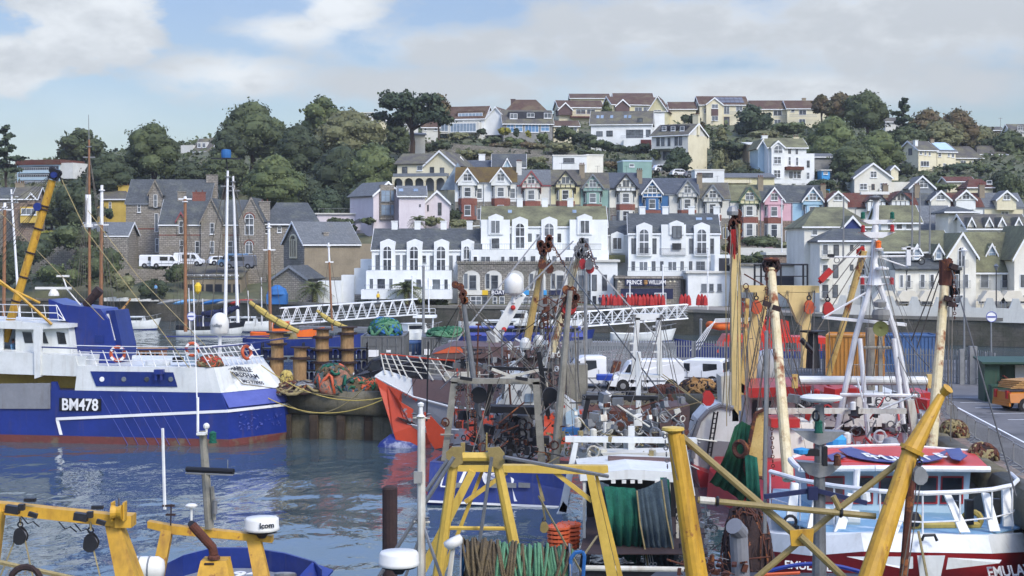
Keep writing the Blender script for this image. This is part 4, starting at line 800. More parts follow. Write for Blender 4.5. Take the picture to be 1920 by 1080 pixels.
R,f=H('cream_flats','cream flats with mossy hipped roof and three stacked windows left of the blue gable',1508,1640,590,218,426,386,14,0,'h','palecream','mossroof',cat='apartment block',hipf=.5,win=[(1522,431,1533,441,'w'),(1520,465,1532,477,'w'),(1520,496,1531,509,'w')],below=1)
g,q_=gable_dormer(R,f,1594,42,406,430,450,1.5,6,'darkblue','trimwhite','mossroof');
R,f=H('cream_flats','cream flats with slate hip roof and dark balcony doors below the blue gable',1537,1664,592,211,452,428,9,0,'h','palecream','slate',cat='apartment block',hipf=.5,win=[(1542,458,1553,478,'D'),(1563,459,1573,479,'d'),(1594,459,1600,470,'d'),(1542,496,1553,520,'D'),(1562,496,1572,521,'d'),(1594,496,1600,507,'d'),(1561,534,1571,558,'d'),(1542,534,1553,558,'d'),(1592,534,1598,546,'w'),(1612,458,1622,478,'w'),(1612,496,1622,516,'w'),(1612,534,1622,556,'w')],below=1)
for y in(470,508,546):railpart(R,f,1538,1556,y,y+13,-.7,'trimgrey',.16);boxpart(R,f,'balcony_slab','palecream',1538,y+13,1556,y+15,-.8,0)
R,f=H('cream_flats','cream flats with mossy roof, low slate wing and juliet balconies behind the white lattice mast',1660,1788,592,207,471,434,12,0,'x','palecream','mossroof',cat='apartment block',below=1,win=[(1735-46,517,1698,540,'D')])
b=MB();u0,u1=f.u(1666),f.u(1790);ze,zr=f.z(1700,506),f.z(1700,474);roof_slab(b,(u0,-3.4,ze),(u1,-3.4,ze),(u1,.6,zr),(u0,.6,zr));b.build('front_roof','slate',R);boxpart(R,f,'front_wing','palecream',1668,506,1788,592,-3,-.05)
wins(R,f,[(1676,514,1683,538,'D'),(1689,514,1697,538,'D'),(1714,513,1723,538,'D'),(1732,513,1740,538,'D'),(1752,514,1760,538,'D'),(1642,552,1656,566,'D'),(1676,552,1694,568,'D'),(1716,553,1738,570,'D'),(1752,553,1770,570,'D')],inn=-3.02)
for(a,c)in((1686,1699),(1711,1725),(1729,1742),(1750,1762)):railpart(R,f,a,c,526,540,-3.4,'trimgrey',.16)
for xc_ in(1751,1711):g,q_=gable_dormer(R,f,xc_,16,458,472,488,2.2,4,'palecream','trimwhite','mossroof');wins(R,f,[(xc_-5,466,xc_+5,485,'w')],inn=-2.25,pane='skypane')
R,f=H('cream_flats','cream gable fronted flats with tall arched attic window near the right edge',1778,1830,592,204,478,438,10,0,'y','palecream','mossroof',cat='apartment block',below=1,win=[(1796,463,1810,500,'a'),(1788,514,1798,540,'D'),(1806,514,1816,540,'D'),(1788,553,1806,570,'D')]);railpart(R,f,1793,1813,487,501,-.5,'trimgrey',.16);railpart(R,f,1786,1818,526,540,-.5,'trimgrey',.16)
R,f=H('cream_flats','cream flats with long mossy roof and slate lower slope at the right edge',1828,1906,592,206,508,437,11,0,'x','palecream','mossroof',cat='apartment block',below=1,win=[(1838,514,1854,540,'D'),(1878,514,1895,540,'D'),(1834,553,1856,570,'D'),(1874,553,1894,570,'D')])
for(a,c)in((1834,1856),(1874,1897)):railpart(R,f,a,c,526,542,-.4,'trimgrey',.16)
g,q_=gable_dormer(R,f,1868,18,457,474,492,-2.,5,'palecream','trimwhite','mossroof');wins(R,f,[(1862,462,1875,488,'w')],inn=1.96,pane='skypane')
R,f=H('cream_flats','cream gable cut by the right edge beside the long mossy roof',1902,1965,592,203,480,424,10,0,'y','palecream','mossroof',cat='apartment block',below=1,win=[(1912,514,1922,540,'D'),(1912,553,1924,570,'D')])
H('cream_tower','cream square stair tower with shallow slate cap behind the mossy roofs',1778,1824,500,232,398,386,7,0,'h','palecream','slate',cat='tower',hipf=.6,ov=.8,below=2)
H('cream_flats','long grey slate roofed range behind the mast with pale dormer windows',1690,1790,500,240,432,386,10,0,'x','palecream','slategrey',cat='apartment block',below=2)
R,f=H('cream_flats','white range with a row of windows between the mossy roofs behind the mast',1652,1725,500,236,416,386,8,0,'x','white','mossroof',cat='apartment block',below=2,win=[(1680,418,1692,430,'w'),(1698,418,1710,430,'w'),(1664,418,1674,430,'w')])
R,f=H('cream_flats','range with three small white gabled dormers over a pale eave near the right edge',1815,1930,500,226,428,403,9,0,'x','palecream','greyroof',cat='apartment block',below=2)
for xc_ in(1820,1853,1877,1908):gable_dormer(R,f,xc_,10,408,418,426,.3,3,'offwhite','trimwhite','greyroof')
b=MB();p=at(1560,603,204);q=at(1930,604,190);n_=8;z0=3.2;pts=[]
for i in range(n_):
 t0=i/n_;w_=1/n_
 for(t_,h_)in((0,1.4),(.25,1.4),(.4,2.6),(.6,2.6),(.75,1.4),(1,1.4)):pts.append((t0+w_*t_,h_))
top=[p.lerp(q,t_)for t_,h_ in pts];poly=[Vector((v.x,v.y,z0+h_))for v,(t_,h_)in zip(top,pts)];lowp=[Vector((q.x,q.y,2.9)),Vector((p.x,p.y,2.9))]
b.extr(poly+lowp,(0,.3,0));solo('zigzag_wall',b,'palecream','pale rendered promenade wall with raised trapezoid crests before the cream flats','wall')
for i,px in enumerate((1660,1702,1745,1862,1900)):
 p=at(px,565,201);T=thing('canopy','cream fabric patio canopy, number %s from the left before the cream flats'%('one','two','three','four','five')[i],'canopy',p,0,'patio canopies of the cream flats')
 b=MB();b.extr([p+Vector((-1.6,0,0)),p+Vector((1.6,0,0)),p+Vector((.9,0,1.3)),p+Vector((-.7,0,1.3))],(0,2,0));b.build('awning','canvas',T)
 b=MB();[b.tube(p+Vector((s*1.5,0,0)),p+Vector((s*1.5,0,-1.6)),.05)for s in(-1,1)];b.build('post','trimgrey',T)
b=MB();p,q=at(1366,464,262),at(1510,466,262);b.extr([p-Vector((0,0,2.5)),q-Vector((0,0,2.5)),q,p],(0,.3,0));solo('garden_wall',b,'offwhite','white rendered garden wall below the pale green gabled terrace house','wall')
R,f=H('garage_block','white flat roofed garage block with a wide dark opening behind the cream gantry',1372,1512,590,226,498,498,8,0,'f','offwhite','greystone',cat='garage',t=.25,below=1);boxpart(R,f,'opening','trimdark',1440,518,1504,545,-.04,0);boxpart(R,f,'opening','trimgrey',1380,545,1420,588,-.04,0)
R,f=H('stone_outhouse','small stone outhouse with white parapet between garden shrubs',1440,1476,500,250,478,478,5,0,'f','pinkstone','offwhite',cat='outbuilding',t=.4,below=3)
b=MB();[b.box(at(1480+i*7,470,268).x,at(1480+i*7,470,268).x+.7,268+i*.4,268.4+i*.4,5,at(0,452+i*6,268).z)for i in range(5)];solo('garden_steps',b,'white','white stepped garden wall climbing to the sky blue terrace house','wall')
for a in(('pale flat roofed house among the trees left of the cypress',655,700,222,415,212,206,'offwhite','offwhite','f'),('bungalow with white bargeboards behind the cypress trunk',702,734,240,385,233,223,'cream','browntile','y'),('glazed gabled bungalow seen through the cypress boughs',740,784,240,388,232,218,'offwhite','greyroof','x'),('brown roofed bungalow right of the cypress trunk',792,824,250,392,238,224,'offwhite','browntile','x'),('white boathouse like shed on the slope behind the dark wood',566,598,275,372,262,255,'paleblue','slategrey','x'),('low tan shed with white edge in the garden left of the white three storey house',1404,1424,290,350,272,266,'tanrender','offwhite','m'),('small grey shed left of the white garden house',770,797,262,360,254,248,'offwhite','slategrey','m'),('blue shed right of the white three storey house',1541,1556,332,335,320,318,'signsky','offwhite','f'),('long low slate roofed store on the bank right of the white three storey house',1514,1560,300,350,294,288,'tarpgrey','slategrey','x'),('white skyline house half hidden by the tree at the right',1548,1580,225,440,212,203,'cream','browntile','x'),('pale house peeping between the conifer and the brown tree',1660,1692,240,425,228,220,'offwhite','greyroof','x'),('tiny white gable at the right skyline trees',1822,1836,250,430,240,232,'offwhite','greyroof','y'),('low rendered house above the red hipped bungalow',1680,1712,318,375,308,300,'palecream','greyroof','x'),('small slate roofed cottage behind the tall blank gable house',1292,1330,262,385,252,243,'cream','greyroof','x')):
 H('hillside_house',a[0],a[1],a[2],a[3],a[4],a[5],a[6],6,.08,a[9],a[7],a[8],win=[(a[1]+3,a[5]+2,a[1]+8,a[5]+7,'w'),(a[2]-10,a[5]+2,a[2]-4,a[5]+7,'w')]if a[3]-a[5]>8 else())
rng=np.random.default_rng(5)
def leaf_mesh(name,lobes,n,size,matn,core=None,parent=None,flat=1.,off=None):
 """leaf clumps spread through a set of lobes: (x,y,z,rx,ry,rz)"""
 L=np.array(lobes,float);vol=(L[:,3]*L[:,5])**1.0;k=rng.choice(len(L),n,p=vol/vol.sum())
 d=rng.normal(size=(n,3));d/=np.linalg.norm(d,axis=1)[:,None];r=rng.uniform(0,1,n)**.28+rng.normal(size=n)*.07
 r=r*(.82+.3*np.sin(d[:,0]*5+k)*np.sin(d[:,2]*6+k*2));c=L[k,:3]+d*r[:,None]*L[k,3:6]
 nn=d+rng.normal(size=(n,3))*.55+np.array([0,0,.35]);nn/=np.linalg.norm(nn,axis=1)[:,None]
 a=np.cross(nn,rng.normal(size=(n,3)));a/=np.linalg.norm(a,axis=1)[:,None]+1e-9;b2=np.cross(nn,a)
 s=size*rng.uniform(.55,1.35,n)[:,None];a*=s;b2=b2*s*flat
 j=lambda:rng.uniform(.6,1.25,n)[:,None]
 V=np.stack([c-a*j(),c-b2*j()+nn*s*.25,c+a*j(),c+b2*j()-nn*s*.2],1).reshape(-1,3)
 if off is not None:V=V-np.array(off)
 me=bpy.data.meshes.new(name);nf=n
 vs,fs=V,np.arange(n*4).reshape(-1,4)
 if core:
  cb=MB()
  for l in lobes:cb.lathe((l[0],l[1],l[2]),[(max(.01,l[3]*core*sin(pi*i/6)),-l[5]*core*cos(pi*i/6))for i in range(7)],9)
  cv=np.array(cb.v)-(np.array(off)if off is not None else 0);cv+=rng.normal(size=cv.shape)*size*.3
  o=len(vs);vs=np.vstack([vs,cv]);faces=fs.tolist()+[[i+o for i in f]for f in cb.f]
 else:faces=fs.tolist()
 me.from_pydata(vs.tolist(),[],faces);me.materials.append(MATS[matn]);me.update()
 o=bpy.data.objects.new(name,me);COL.objects.link(o)
 if parent is not None:o.parent=parent
 return o
def tree(px,top,bot,d,wpx,mt,label,kind='broad',group='trees on the hillside',dens=1.,name=None,trunk=None):
 """crown between rows top and bot, wpx wide, standing on the hill at distance d"""
 m=d/F;g=gat(px,d);w=wpx*m;zt,zb=at(px,top,d).z,at(px,bot,d).z;H_=zt-zb;r=random.Random(int(px*7+top))
 root=thing(name or{'broad':'broadleaf_tree','conifer':'conifer_tree','pine':'pine_tree','flat':'cypress_tree'}[kind],label,'tree',Vector((g.x,g.y,min(g.z,zb))),0,group,world=False);base=root.location.copy()
 lob=[];X,Y=g.x-base.x,g.y-base.y
 if kind=='broad':
  nl=15
  for i in range(nl):
   t=(i+.5)/nl;a=i*2.4;zz=zb+H_*(.16+.68*t)-base.z;env=sin(pi*min(1,.22+.74*t))**.6
   rad=w/2*env;rr_=w*r.uniform(.2,.29)*(.75+.35*env);q=max(0,rad-rr_*.9)
   lob.append((X+cos(a)*q,Y+sin(a)*q*.8,zz,rr_,rr_,min(rr_*.75,H_*.22)))
  for i in range(5):lob.append((X+r.uniform(-.2,.2)*w,Y+r.uniform(-.2,.2)*w,zb+H_*r.uniform(.3,.7)-base.z,w*.28,w*.28,H_*.24))
  n=int(6400*dens*max(.35,min(2.2,(wpx/110)**1.6)));size=.27*d/330;core=.72
 elif kind=='conifer':
  for i in range(12):
   t=i/11;a=i*2.2;rad=w/2*(1-t*.75)*(.75+.4*(i%2));lob.append((X+cos(a)*rad*.5,Y+sin(a)*rad*.5,zb+H_*(.08+.88*t)-base.z,rad*.75,rad*.75,H_*.055))
  n=int(1500*dens);size=.38*d/330;core=.5
 elif kind=='flat':
  for i in range(22):
   a=i*2.4;q=w*.43*sqrt((i+.5)/22);zz=zb+H_*(.62+.25*sin(i*1.7)-.15*(q/w))-base.z;lob.append((X+cos(a)*q,Y+sin(a)*q*.6,zz,w*.15,w*.15,H_*.15))
  n=int(5200*dens);size=.36*d/330;core=.5
 else:
  for i in range(8):
   a=i*2.4;q=w*.3*sqrt(i/8);lob.append((X+cos(a)*q,Y+sin(a)*q,zb+H_*(.5+.28*cos(i))-base.z-q*.3,w*.24,w*.24,H_*.3))
  n=int(2200*dens);size=.34*d/330;core=.7
 leaf_mesh('crown',lob,n,size,mt,core,root)
 b=MB();tr=max(.25,w*.035);k=zb-base.z+H_*.35
 b.path([(X,Y,-1.5),(X+tr*.4,Y,k*.5),(X-tr*.5,Y,k)],lambda t:tr*(1.15-.5*t),6)
 for i in range(5 if kind!='flat' else 9):
  a=i*2.4;l=lob[(i*3)%len(lob)];b.path([(X,Y,k*(.55+.08*i)if kind!='flat' else k*.75),((X+l[0])/2,(Y+l[1])/2,(k+l[2])/2-.3),(l[0],l[1],l[2])],lambda t:tr*(.5-.35*t),5)
 b.build('trunk','bark',root);return root
TREES=[(10,236,325,345,74,'leaf_conifer','dark cedar with layered boughs cut by the left edge','conifer'),(155,242,300,398,118,'leaf_mid','dome shaped tree on the skyline behind the white hotel','pine'),(287,226,335,320,118,'leaf_mid','large broad tree above the roof of the tall institute range','broad'),(205,285,370,312,120,'leaf_dark','dark tree between the hotel end and the yellow house','broad'),(145,330,440,300,100,'leaf_dark','dark shrubby tree behind the yellow derrick','broad'),(96,345,430,320,80,'leaf_mid','green tree between the hotel and the brick and yellow house','broad'),(240,300,375,330,90,'leaf_dark','dark tree close behind the left gable of the institute','broad'),(350,300,350,335,110,'leaf_dark','dark tree behind the institute chimney','broad'),(420,285,350,335,110,'leaf_mid','green tree below the white cottage, behind the blue masthead box','broad'),(472,188,300,350,150,'leaf_mid','tall broad tree rising on the skyline right of the white cottage','broad'),(430,230,320,340,80,'leaf_dark','lower dark tree beside the tall skyline tree','broad'),(515,288,392,300,140,'leaf_bright','bright green rounded tree behind the stone hall roof','broad'),(560,230,330,335,110,'leaf_dark','dark tree between the skyline tree and the pale lichen covered one','broad'),(606,182,250,372,108,'leaf_bright','feathery topped tree on the skyline at the centre left','pine'),(655,205,300,350,165,'leaf_olive','wide olive tree with pale dense twigs left of the flat topped cypress','broad'),(700,262,380,318,130,'leaf_bright','bright olive green tree left of the cream villa','broad'),(640,270,390,322,150,'leaf_dark','big dark rounded tree in the middle of the wood','broad'),(570,330,420,305,150,'leaf_dark','dark shaded tree low in the wood behind the hall','broad'),(680,340,425,300,110,'leaf_dark','dark tree behind the pink terrace block','broad'),(615,350,420,300,90,'leaf_conifer','very dark tree low behind the balustraded terrace','broad'),(724,330,420,305,60,'leaf_mid','narrow tree touching the left side of the pink house','broad'),(772,168,252,352,150,'leaf_conifer','flat topped cypress with bare forked trunk on the skyline','flat'),(822,170,235,372,56,'leaf_brown','brownish tree behind the flat topped cypress','broad'),(745,215,300,372,60,'leaf_mid','small tree beside the trunk of the cypress','broad'),(1412,197,250,405,88,'leaf_conifer','dark dense pine hiding the middle of the hilltop houses','pine'),(1352,225,320,355,40,'leaf_olive','narrow ivy clad tree right of the blank cream gable','broad'),(1385,300,345,345,80,'leaf_olive','scrubby tree between the blank gable house and the white three storey house','broad'),(1370,262,300,362,60,'leaf_dark','dark hedge tree below the hilltop terrace','broad'),(1272,272,322,338,56,'leaf_conifer','dark conifer like bush in front of the blank cream gable','broad'),(1562,212,330,362,125,'leaf_bright','large bright green tree right of the white three storey house','broad'),(1648,240,332,352,110,'leaf_bright','bright green tree in front of the cream stepped houses','broad'),(1600,262,340,346,100,'leaf_mid','mid green tree low in the right hand wood','broad'),(1575,172,228,408,66,'leaf_brown','copper coloured tree on the skyline above the bright green one','broad'),(1540,175,215,418,40,'leaf_brown','small reddish tree at the end of the hilltop roofs','broad'),(1626,167,245,402,96,'leaf_mid','tall full tree on the skyline right of the copper coloured one','broad'),(1693,185,260,398,62,'leaf_conifer','layered conifer with gaps standing on the right skyline','conifer'),(1740,204,270,402,96,'leaf_brown','rounded brown green tree right of the layered conifer','broad'),(1797,202,280,400,90,'leaf_brown','rounded olive brown tree on the right skyline','broad'),(1762,225,285,392,100,'leaf_olive','lower tree behind the solar panelled cream house','broad'),(1700,235,290,388,90,'leaf_mid','tree filling behind the first stepped cream house','broad'),(1842,232,300,408,80,'leaf_olive','olive tree behind the last stepped bungalow','broad'),(1895,240,310,400,90,'leaf_mid','green tree at the right edge below the skyline roofs','broad'),(1852,258,300,405,70,'leaf_dark','dark tree between the hipped bungalow and the skyline','broad'),(1895,322,375,325,60,'leaf_mid','green bush tree at the right edge above the terrace','broad'),(1880,315,372,335,66,'leaf_dark','dark bush tree right of the red hipped bungalow','broad'),(1205,185,215,455,30,'leaf_mid','small green tree between the hilltop roofs','broad'),(1137,194,212,405,18,'leaf_bright','small pointed conifer before the yellow gabled house','conifer'),]
for t in TREES:tree(*t)
def bush(px,py,d,wpx,hpx,mt,label,group='garden bushes on the hillside',cat='bush',nm='garden_bush'):
 m=d/F;p=at(px,py,d);w,h=wpx*m,hpx*m;p=Vector((p.x,p.y,p.z));r=random.Random(px+py)
 lob=[(r.uniform(-.3,.3)*w,r.uniform(-.2,.2)*w,h*r.uniform(.25,.62),w*.28,w*.28,h*.34)for i in range(6)]
 o=leaf_mesh(nm,lob,int(max(140,wpx*hpx*.55)),.3*d/350,mt,.75);o.location=p;return tag(o,label,cat,group)
BUSH=[(895,251,395,14,12,'leaf_yellow','small yellow bush before the conservatory'),(902,252,392,20,13,'leaf_conifer','dark clipped bush before the conservatory'),(945,254,388,24,18,'leaf_yellow','yellow green bush left of the blue windowed bungalow'),(969,256,386,13,18,'leaf_conifer','dark clipped round bush before the blue windows'),(990,258,388,16,14,'leaf_yellow','yellow bush under the blue windows'),(1015,268,384,26,22,'leaf_bright','bright green bush under the grey bungalow'),(920,270,382,40,16,'leaf_mid','green garden bush on the upper bank at the left'),(965,275,380,40,20,'leaf_bright','loose green bush on the upper bank'),(940,277,378,44,12,'leaf_brown','rusty orange shrub on the upper bank'),(1000,280,376,50,16,'leaf_brown','reddish shrub right of the rusty orange one'),(1060,262,384,60,28,'leaf_mid','broad scrub under the balcony house'),(1095,270,380,50,28,'leaf_dark','dark scrub left of the white modern house'),(1120,280,374,40,22,'leaf_mid','green scrub at the corner of the white modern house'),(1150,285,366,50,22,'leaf_dark','dark bush below the white modern house'),(1190,290,362,60,24,'leaf_dark','dark bush below the brown garage door'),(1050,285,370,60,20,'leaf_olive','olive scrub on the bank at the centre'),(1100,292,362,50,14,'leaf_mid','low green scrub by the white box house'),(860,262,385,50,16,'leaf_olive','olive bank scrub under the hilltop house'),(820,285,365,70,26,'leaf_dark','dark scrub between cypress and villa'),(880,300,350,90,22,'leaf_olive','olive scrub on the middle slope at the left'),(1000,312,342,60,22,'leaf_olive','olive bush right of the steep slate roof'),(1015,322,330,40,20,'leaf_mid','bush left of the white box house'),(1170,312,345,40,18,'leaf_dark','bush above the mint box'),(1150,318,340,40,20,'leaf_brown','brown scrub between white and mint boxes'),(1260,322,334,50,22,'leaf_dark','dark bush over the parked cars'),(1230,300,350,20,22,'leaf_mid','small bush by the tall house porch'),(1320,262,372,40,26,'leaf_mid','bush behind the tall blank gable'),(1295,236,395,40,26,'leaf_dark','bush left of the solar panel house'),(1310,240,400,24,14,'leaf_brown','red leaved bush before the solar panel house'),(1370,285,355,70,26,'leaf_dark','dark bush below the hilltop garden'),(1345,330,335,30,60,'leaf_olive','tall ivy bush right of the blank gable'),(1400,345,330,70,34,'leaf_dark','dark bush left of the long low garage'),(1425,262,370,80,20,'leaf_olive','olive scrub above the white three storey house'),(1475,250,385,90,22,'leaf_mid','green scrub under the right hilltop terrace'),(1530,340,340,40,26,'leaf_mid','green bush right of the white three storey house'),(1545,355,332,60,22,'leaf_dark','dark bush above the red tiled terrace'),(1585,345,338,50,26,'leaf_mid','bush left of the broad cream gable'),(1700,330,362,50,30,'leaf_dark','dark bush right of the broad cream gable'),(1745,345,350,50,20,'leaf_dark','hedge below the stepped houses'),(1800,322,368,70,16,'leaf_conifer','dark green hedge before the hipped bungalows'),(1845,325,362,40,18,'leaf_mid','green hedge at the right of the hipped bungalows'),(1770,358,335,60,14,'leaf_bright','bright bush above the terrace near the right'),(1420,465,285,90,26,'leaf_mid','green bush in the gardens below the pale green gabled house'),(1410,495,262,70,26,'leaf_mid','round green bush right of the white lit gable'),(1370,470,288,40,22,'leaf_olive','olive bush at the foot of the terrace'),(1480,470,280,60,20,'leaf_olive','garden bush below the pink house of the terrace'),(1470,500,255,60,18,'leaf_mid','shrub bed beside the cream flats'),(870,425,285,60,16,'leaf_olive','garden bush under the white mossy terrace house'),(850,420,288,30,30,'leaf_dark','dark bush between the pink annexe and terrace'),(815,424,282,40,20,'leaf_olive','shrub beside the palm behind the low white block'),(640,420,282,60,14,'leaf_mid','green hedge below the pink terrace block'),(690,420,283,30,16,'leaf_mid','bush by the pink garage'),(300,505,262,60,20,'leaf_mid','shrub under the parked white vans'),(130,470,262,120,60,'leaf_mid','big green shrub left of the slate shed, behind the derrick'),(60,500,258,110,60,'leaf_dark','dark shrub on the bank at the far left'),(170,520,252,120,70,'leaf_mid','green shrub behind the two masts'),(110,540,250,100,50,'leaf_bright','lighter shrub above the far harbour wall'),(20,540,250,90,70,'leaf_dark','dark shrub cut by the left edge'),(230,545,252,70,40,'leaf_olive','olive shrub above the far wall'),(290,560,254,60,50,'leaf_dark','dark shrub left of the boat store'),(325,530,258,50,40,'leaf_mid','shrub at the left end of the boat store'),(88,445,282,50,14,'leaf_yellow','bright lime shrub beside the derrick'),(200,412,295,30,26,'leaf_conifer','dark pointed shrubs before the yellow house'),(830,577,234,30,18,'leaf_mid','clipped green bush at the left end of the shop arcade'),(790,577,238,60,20,'leaf_olive','planting by the head of the left gangway'),(700,575,242,60,14,'leaf_mid','low planting right of the stone wall')]
for x in BUSH:bush(*x)
vs=[];n=26000
px=rng.uniform(-250,2200,n*3);dd=rng.uniform(262,470,n*3);keep=[]
V=[]
for a,d_ in zip(px,dd):
 if len(V)>=n:break
 g=gat(a,d_)
 if 262<d_<285 and(240<a<700 or 850<a):continue
 if 286<d_<312 and a>845:continue
 V.append((g.x,g.y,g.z+abs(rng.normal())*.7-.2))
C=np.array(V);n=len(C);nn=rng.normal(size=(n,3))*.6+np.array([0,-.3,.8]);nn/=np.linalg.norm(nn,axis=1)[:,None]
a_=np.cross(nn,rng.normal(size=(n,3)));a_/=np.linalg.norm(a_,axis=1)[:,None];b_=np.cross(nn,a_);s_=rng.uniform(.3,.9,n)[:,None]
Q=np.stack([C-a_*s_,C-b_*s_*.8+nn*s_*.3,C+a_*s_,C+b_*s_*.8],1).reshape(-1,3);me=bpy.data.meshes.new('hillside_scrub');me.from_pydata(Q.tolist(),[],np.arange(n*4).reshape(-1,4).tolist());me.materials.append(MATS['leaf_mid'])
o=bpy.data.objects.new('hillside_scrub',me);COL.objects.link(o);tag(o,'low scrub covering the slopes between the gardens','scrub',kind='stuff')
def palm(px,base,d,hpx,wpx,label):
 m=d/F;p=at(px,base,d);h,w=hpx*m,wpx*m;T=thing('palm_tree',label,'palm tree',p,0,'palms along the harbourside',world=False);r=random.Random(px)
 b=MB();b.path([(0,0,-.5),(.1,0,h*.25),(0,0,h*.5)],lambda t:w*.07,7);b.build('trunk','bark',T)
 b=MB()
 for i in range(64):
  a=i*2.4;el=r.uniform(-.35,1.25);L=w*.55*r.uniform(.8,1.1);pts=[]
  for k in range(6):t=k/5;pts.append(Vector((cos(a)*cos(el)*L*t,sin(a)*cos(el)*L*t,h*.52+sin(el)*L*t-1.1*L*t*t*.5)))
  for k in range(5):
   u=(pts[k+1]-pts[k]).normalized();s=u.cross(Vector((0,0,1))).normalized()
   for sg in(-1,1):
    for q in(0,.5):c=pts[k].lerp(pts[k+1],q);e=c+s*sg*L*.17*(1-.3*k/5)+u*L*.13-Vector((0,0,L*.06));b.add([c,c+u*L*.06,e],[(0,1,2)])
 b.build('fronds','leaf_palm',T);return T
palm(588,572,242.5,56,68,'left palm tree beside the stone wall, between the chapel porch and the gangway');palm(762,575,231,62,74,'palm tree in front of the low white block at the head of the gangway');palm(784,432,270,34,48,'palm tree beside the pink house above the slate roof')
def car(name,label,L,Wd,Hh,paint,cat='car',prof=None,loc=None,rz=0,group=None,wins_=None,rear=False,wheels=None):
 """vehicle along local x (front +x): body profile extruded with rounded sides, windows, wheels, lights"""
 T=thing(name,label,cat,loc or(0,0,0),rz,group,world=False)
 b=MB();P=[(x*L,z*Hh)for x,z in prof];hw=Wd/2
 def ins(k,z):return hw*(1-k)if z>Hh*.55 else hw
 rings=[]
 for y,sc in((-hw,.93),(-hw*.9,1.),(hw*.9,1.),(hw,.93)):
  rings.append([(x*1.,(y if z<Hh*.55 else y*.9),.28+(z-.28)*(sc if z>.4 else 1))for x,z in P])
 b.loft(rings);b.build('body',paint,T,off=Vector(),smooth=False)
 for(x0,x1,z0,z1,sl0,sl1)in wins_ or[]:
  for sg in(-1,1):
   q=MB();yy0,yy1=sg*(hw*.985 if z0*Hh<Hh*.55 else hw*.93),sg*hw*.915
   q.extr([(x0*L,yy0,z0*Hh),(x1*L,yy0,z0*Hh),((x1+sl1)*L,yy1,z1*Hh),((x0+sl0)*L,yy1,z1*Hh)],(0,sg*.03,0));q.build('window','darkpane',T)
 for wx in wheels or(.18,.82):
  for sg in(-1,1):
   q=MB();q.lathe((wx*L,sg*(hw-.1),.32),[(.2,-.12),(.33,-.1),(.33,.1),(.2,.12)],14,'Y');o=q.build('wheel','rubber',T);q=MB();q.lathe((wx*L,sg*(hw-.1),.32),[(.02,-.13),(.19,-.125),(.19,.125),(.02,.13)],10,'Y');q.build('rim','galv',o)
   q=MB();q.lathe((wx*L,sg*(hw-.045),.34),[(.3,-.05),(.42,-.045),(.42,.045),(.3,.05)],14,'Y');q.build('wheel_arch','rubber',T)
 for sg in(-1,1):
  q=MB();q.cbox((L*.985,sg*hw*.72,Hh*.42),.1,.32,.2);q.build('headlight','dwhite',T);q=MB();q.cbox((L*.015-.02,sg*hw*.82,Hh*.5),.08,.14,.42);q.build('tail_light','red',T)
 q=MB()
 for sg in(-1,1):q.cbox((L*.76,sg*(hw+.1),Hh*.6),.12,.2,.2)
 q.build('mirror','rubber',T);q=MB()
 for sg in(-1,1):
  for sx in(.36,.6):q.cbox((L*sx,sg*(hw*1.0),Hh*.38),.02,.03,Hh*.42)
  q.cbox((L*.5,sg*(hw*1.0),Hh*.33),L*.5,.03,.07)
 q.build('door_seam','cargrey',T);q=MB();q.cbox((L+.07,0,.42),.02,.5,.12);q.build('number_plate','dwhite',T);q=MB();q.cbox((L*.97,0,Hh*.4),.1,hw*.9,.1);q.build('grille','rubber',T)
 q=MB();q.box(L-.06,L+.06,-hw*.95,hw*.95,.3,.5);q.box(-.06,.04,-hw*.95,hw*.95,.3,.52);q.build('bumper','rubber' if 'van' in cat else paint,T);return T
VAN=[(0,.14),(0,.6),(.01,.95),(.04,1.),(.62,1.),(.72,.93),(.84,.58),(.97,.48),(1.,.38),(1.,.16),(.9,.14)]
VWIN=[(.62,.80,.56,.86,.02,-.06)];CARP=[(0,.2),(0,.6),(.04,.68),(.12,.96),(.2,1.),(.5,1.),(.62,.92),(.74,.62),(.95,.52),(1,.42),(1,.2)];CWIN=[(.12,.4,.64,.92,.03,0),(.42,.68,.64,.92,0,-.1)]
def far_car(px,py,d,rz,paint,label,kind='car',L=4.2):
 p=at(px,py,d)
 if kind=='van':return car('parked_van',label,4.8,1.9,2.1,paint,'van',VAN,p,rz,'vehicles parked on the hill roads',VWIN+[(.3,.56,.56,.86,0,0)])
 return car('parked_car',label,L,1.75,1.45,paint,'car',CARP,p,rz,'vehicles parked on the hill roads',CWIN)
far_car(262,502,262,.1,'vanwhite','white people carrier leftmost on the institute terrace','van');far_car(284,502,261,.1,'vanwhite','second white people carrier parked on the institute terrace','van');far_car(328,498,262,-.1,'vanwhite','white panel van left of the tall varnished mast on the institute terrace','van')
far_car(390,497,263,.5,'vanwhite','white car low behind the boat store roof');far_car(418,497,263,.4,'cargrey','silver car right of the white one behind the boat store');far_car(462,500,256,pi-.3,'carblue','pale blue van beside the chapel','van');far_car(478,503,254,pi-.2,'cargrey','dark grey people carrier nearest the chapel gable','van')
far_car(1225,322,334,.3,'vanwhite','white car on the middle road beside the mint box');far_car(1283,333,330,.2,'cargrey','grey car parked left of the white studio');far_car(1258,330,332,.3,'vanwhite','white car roof between bushes on the middle road');far_car(1240,576,226,.0,'vanwhite','white car behind the gangway by the pub')if 0 else None
def T3(b,p,q,r,r2=None,n=6,mi=None):return b.tube(at(*p),at(*q),r,r2,n,mi)
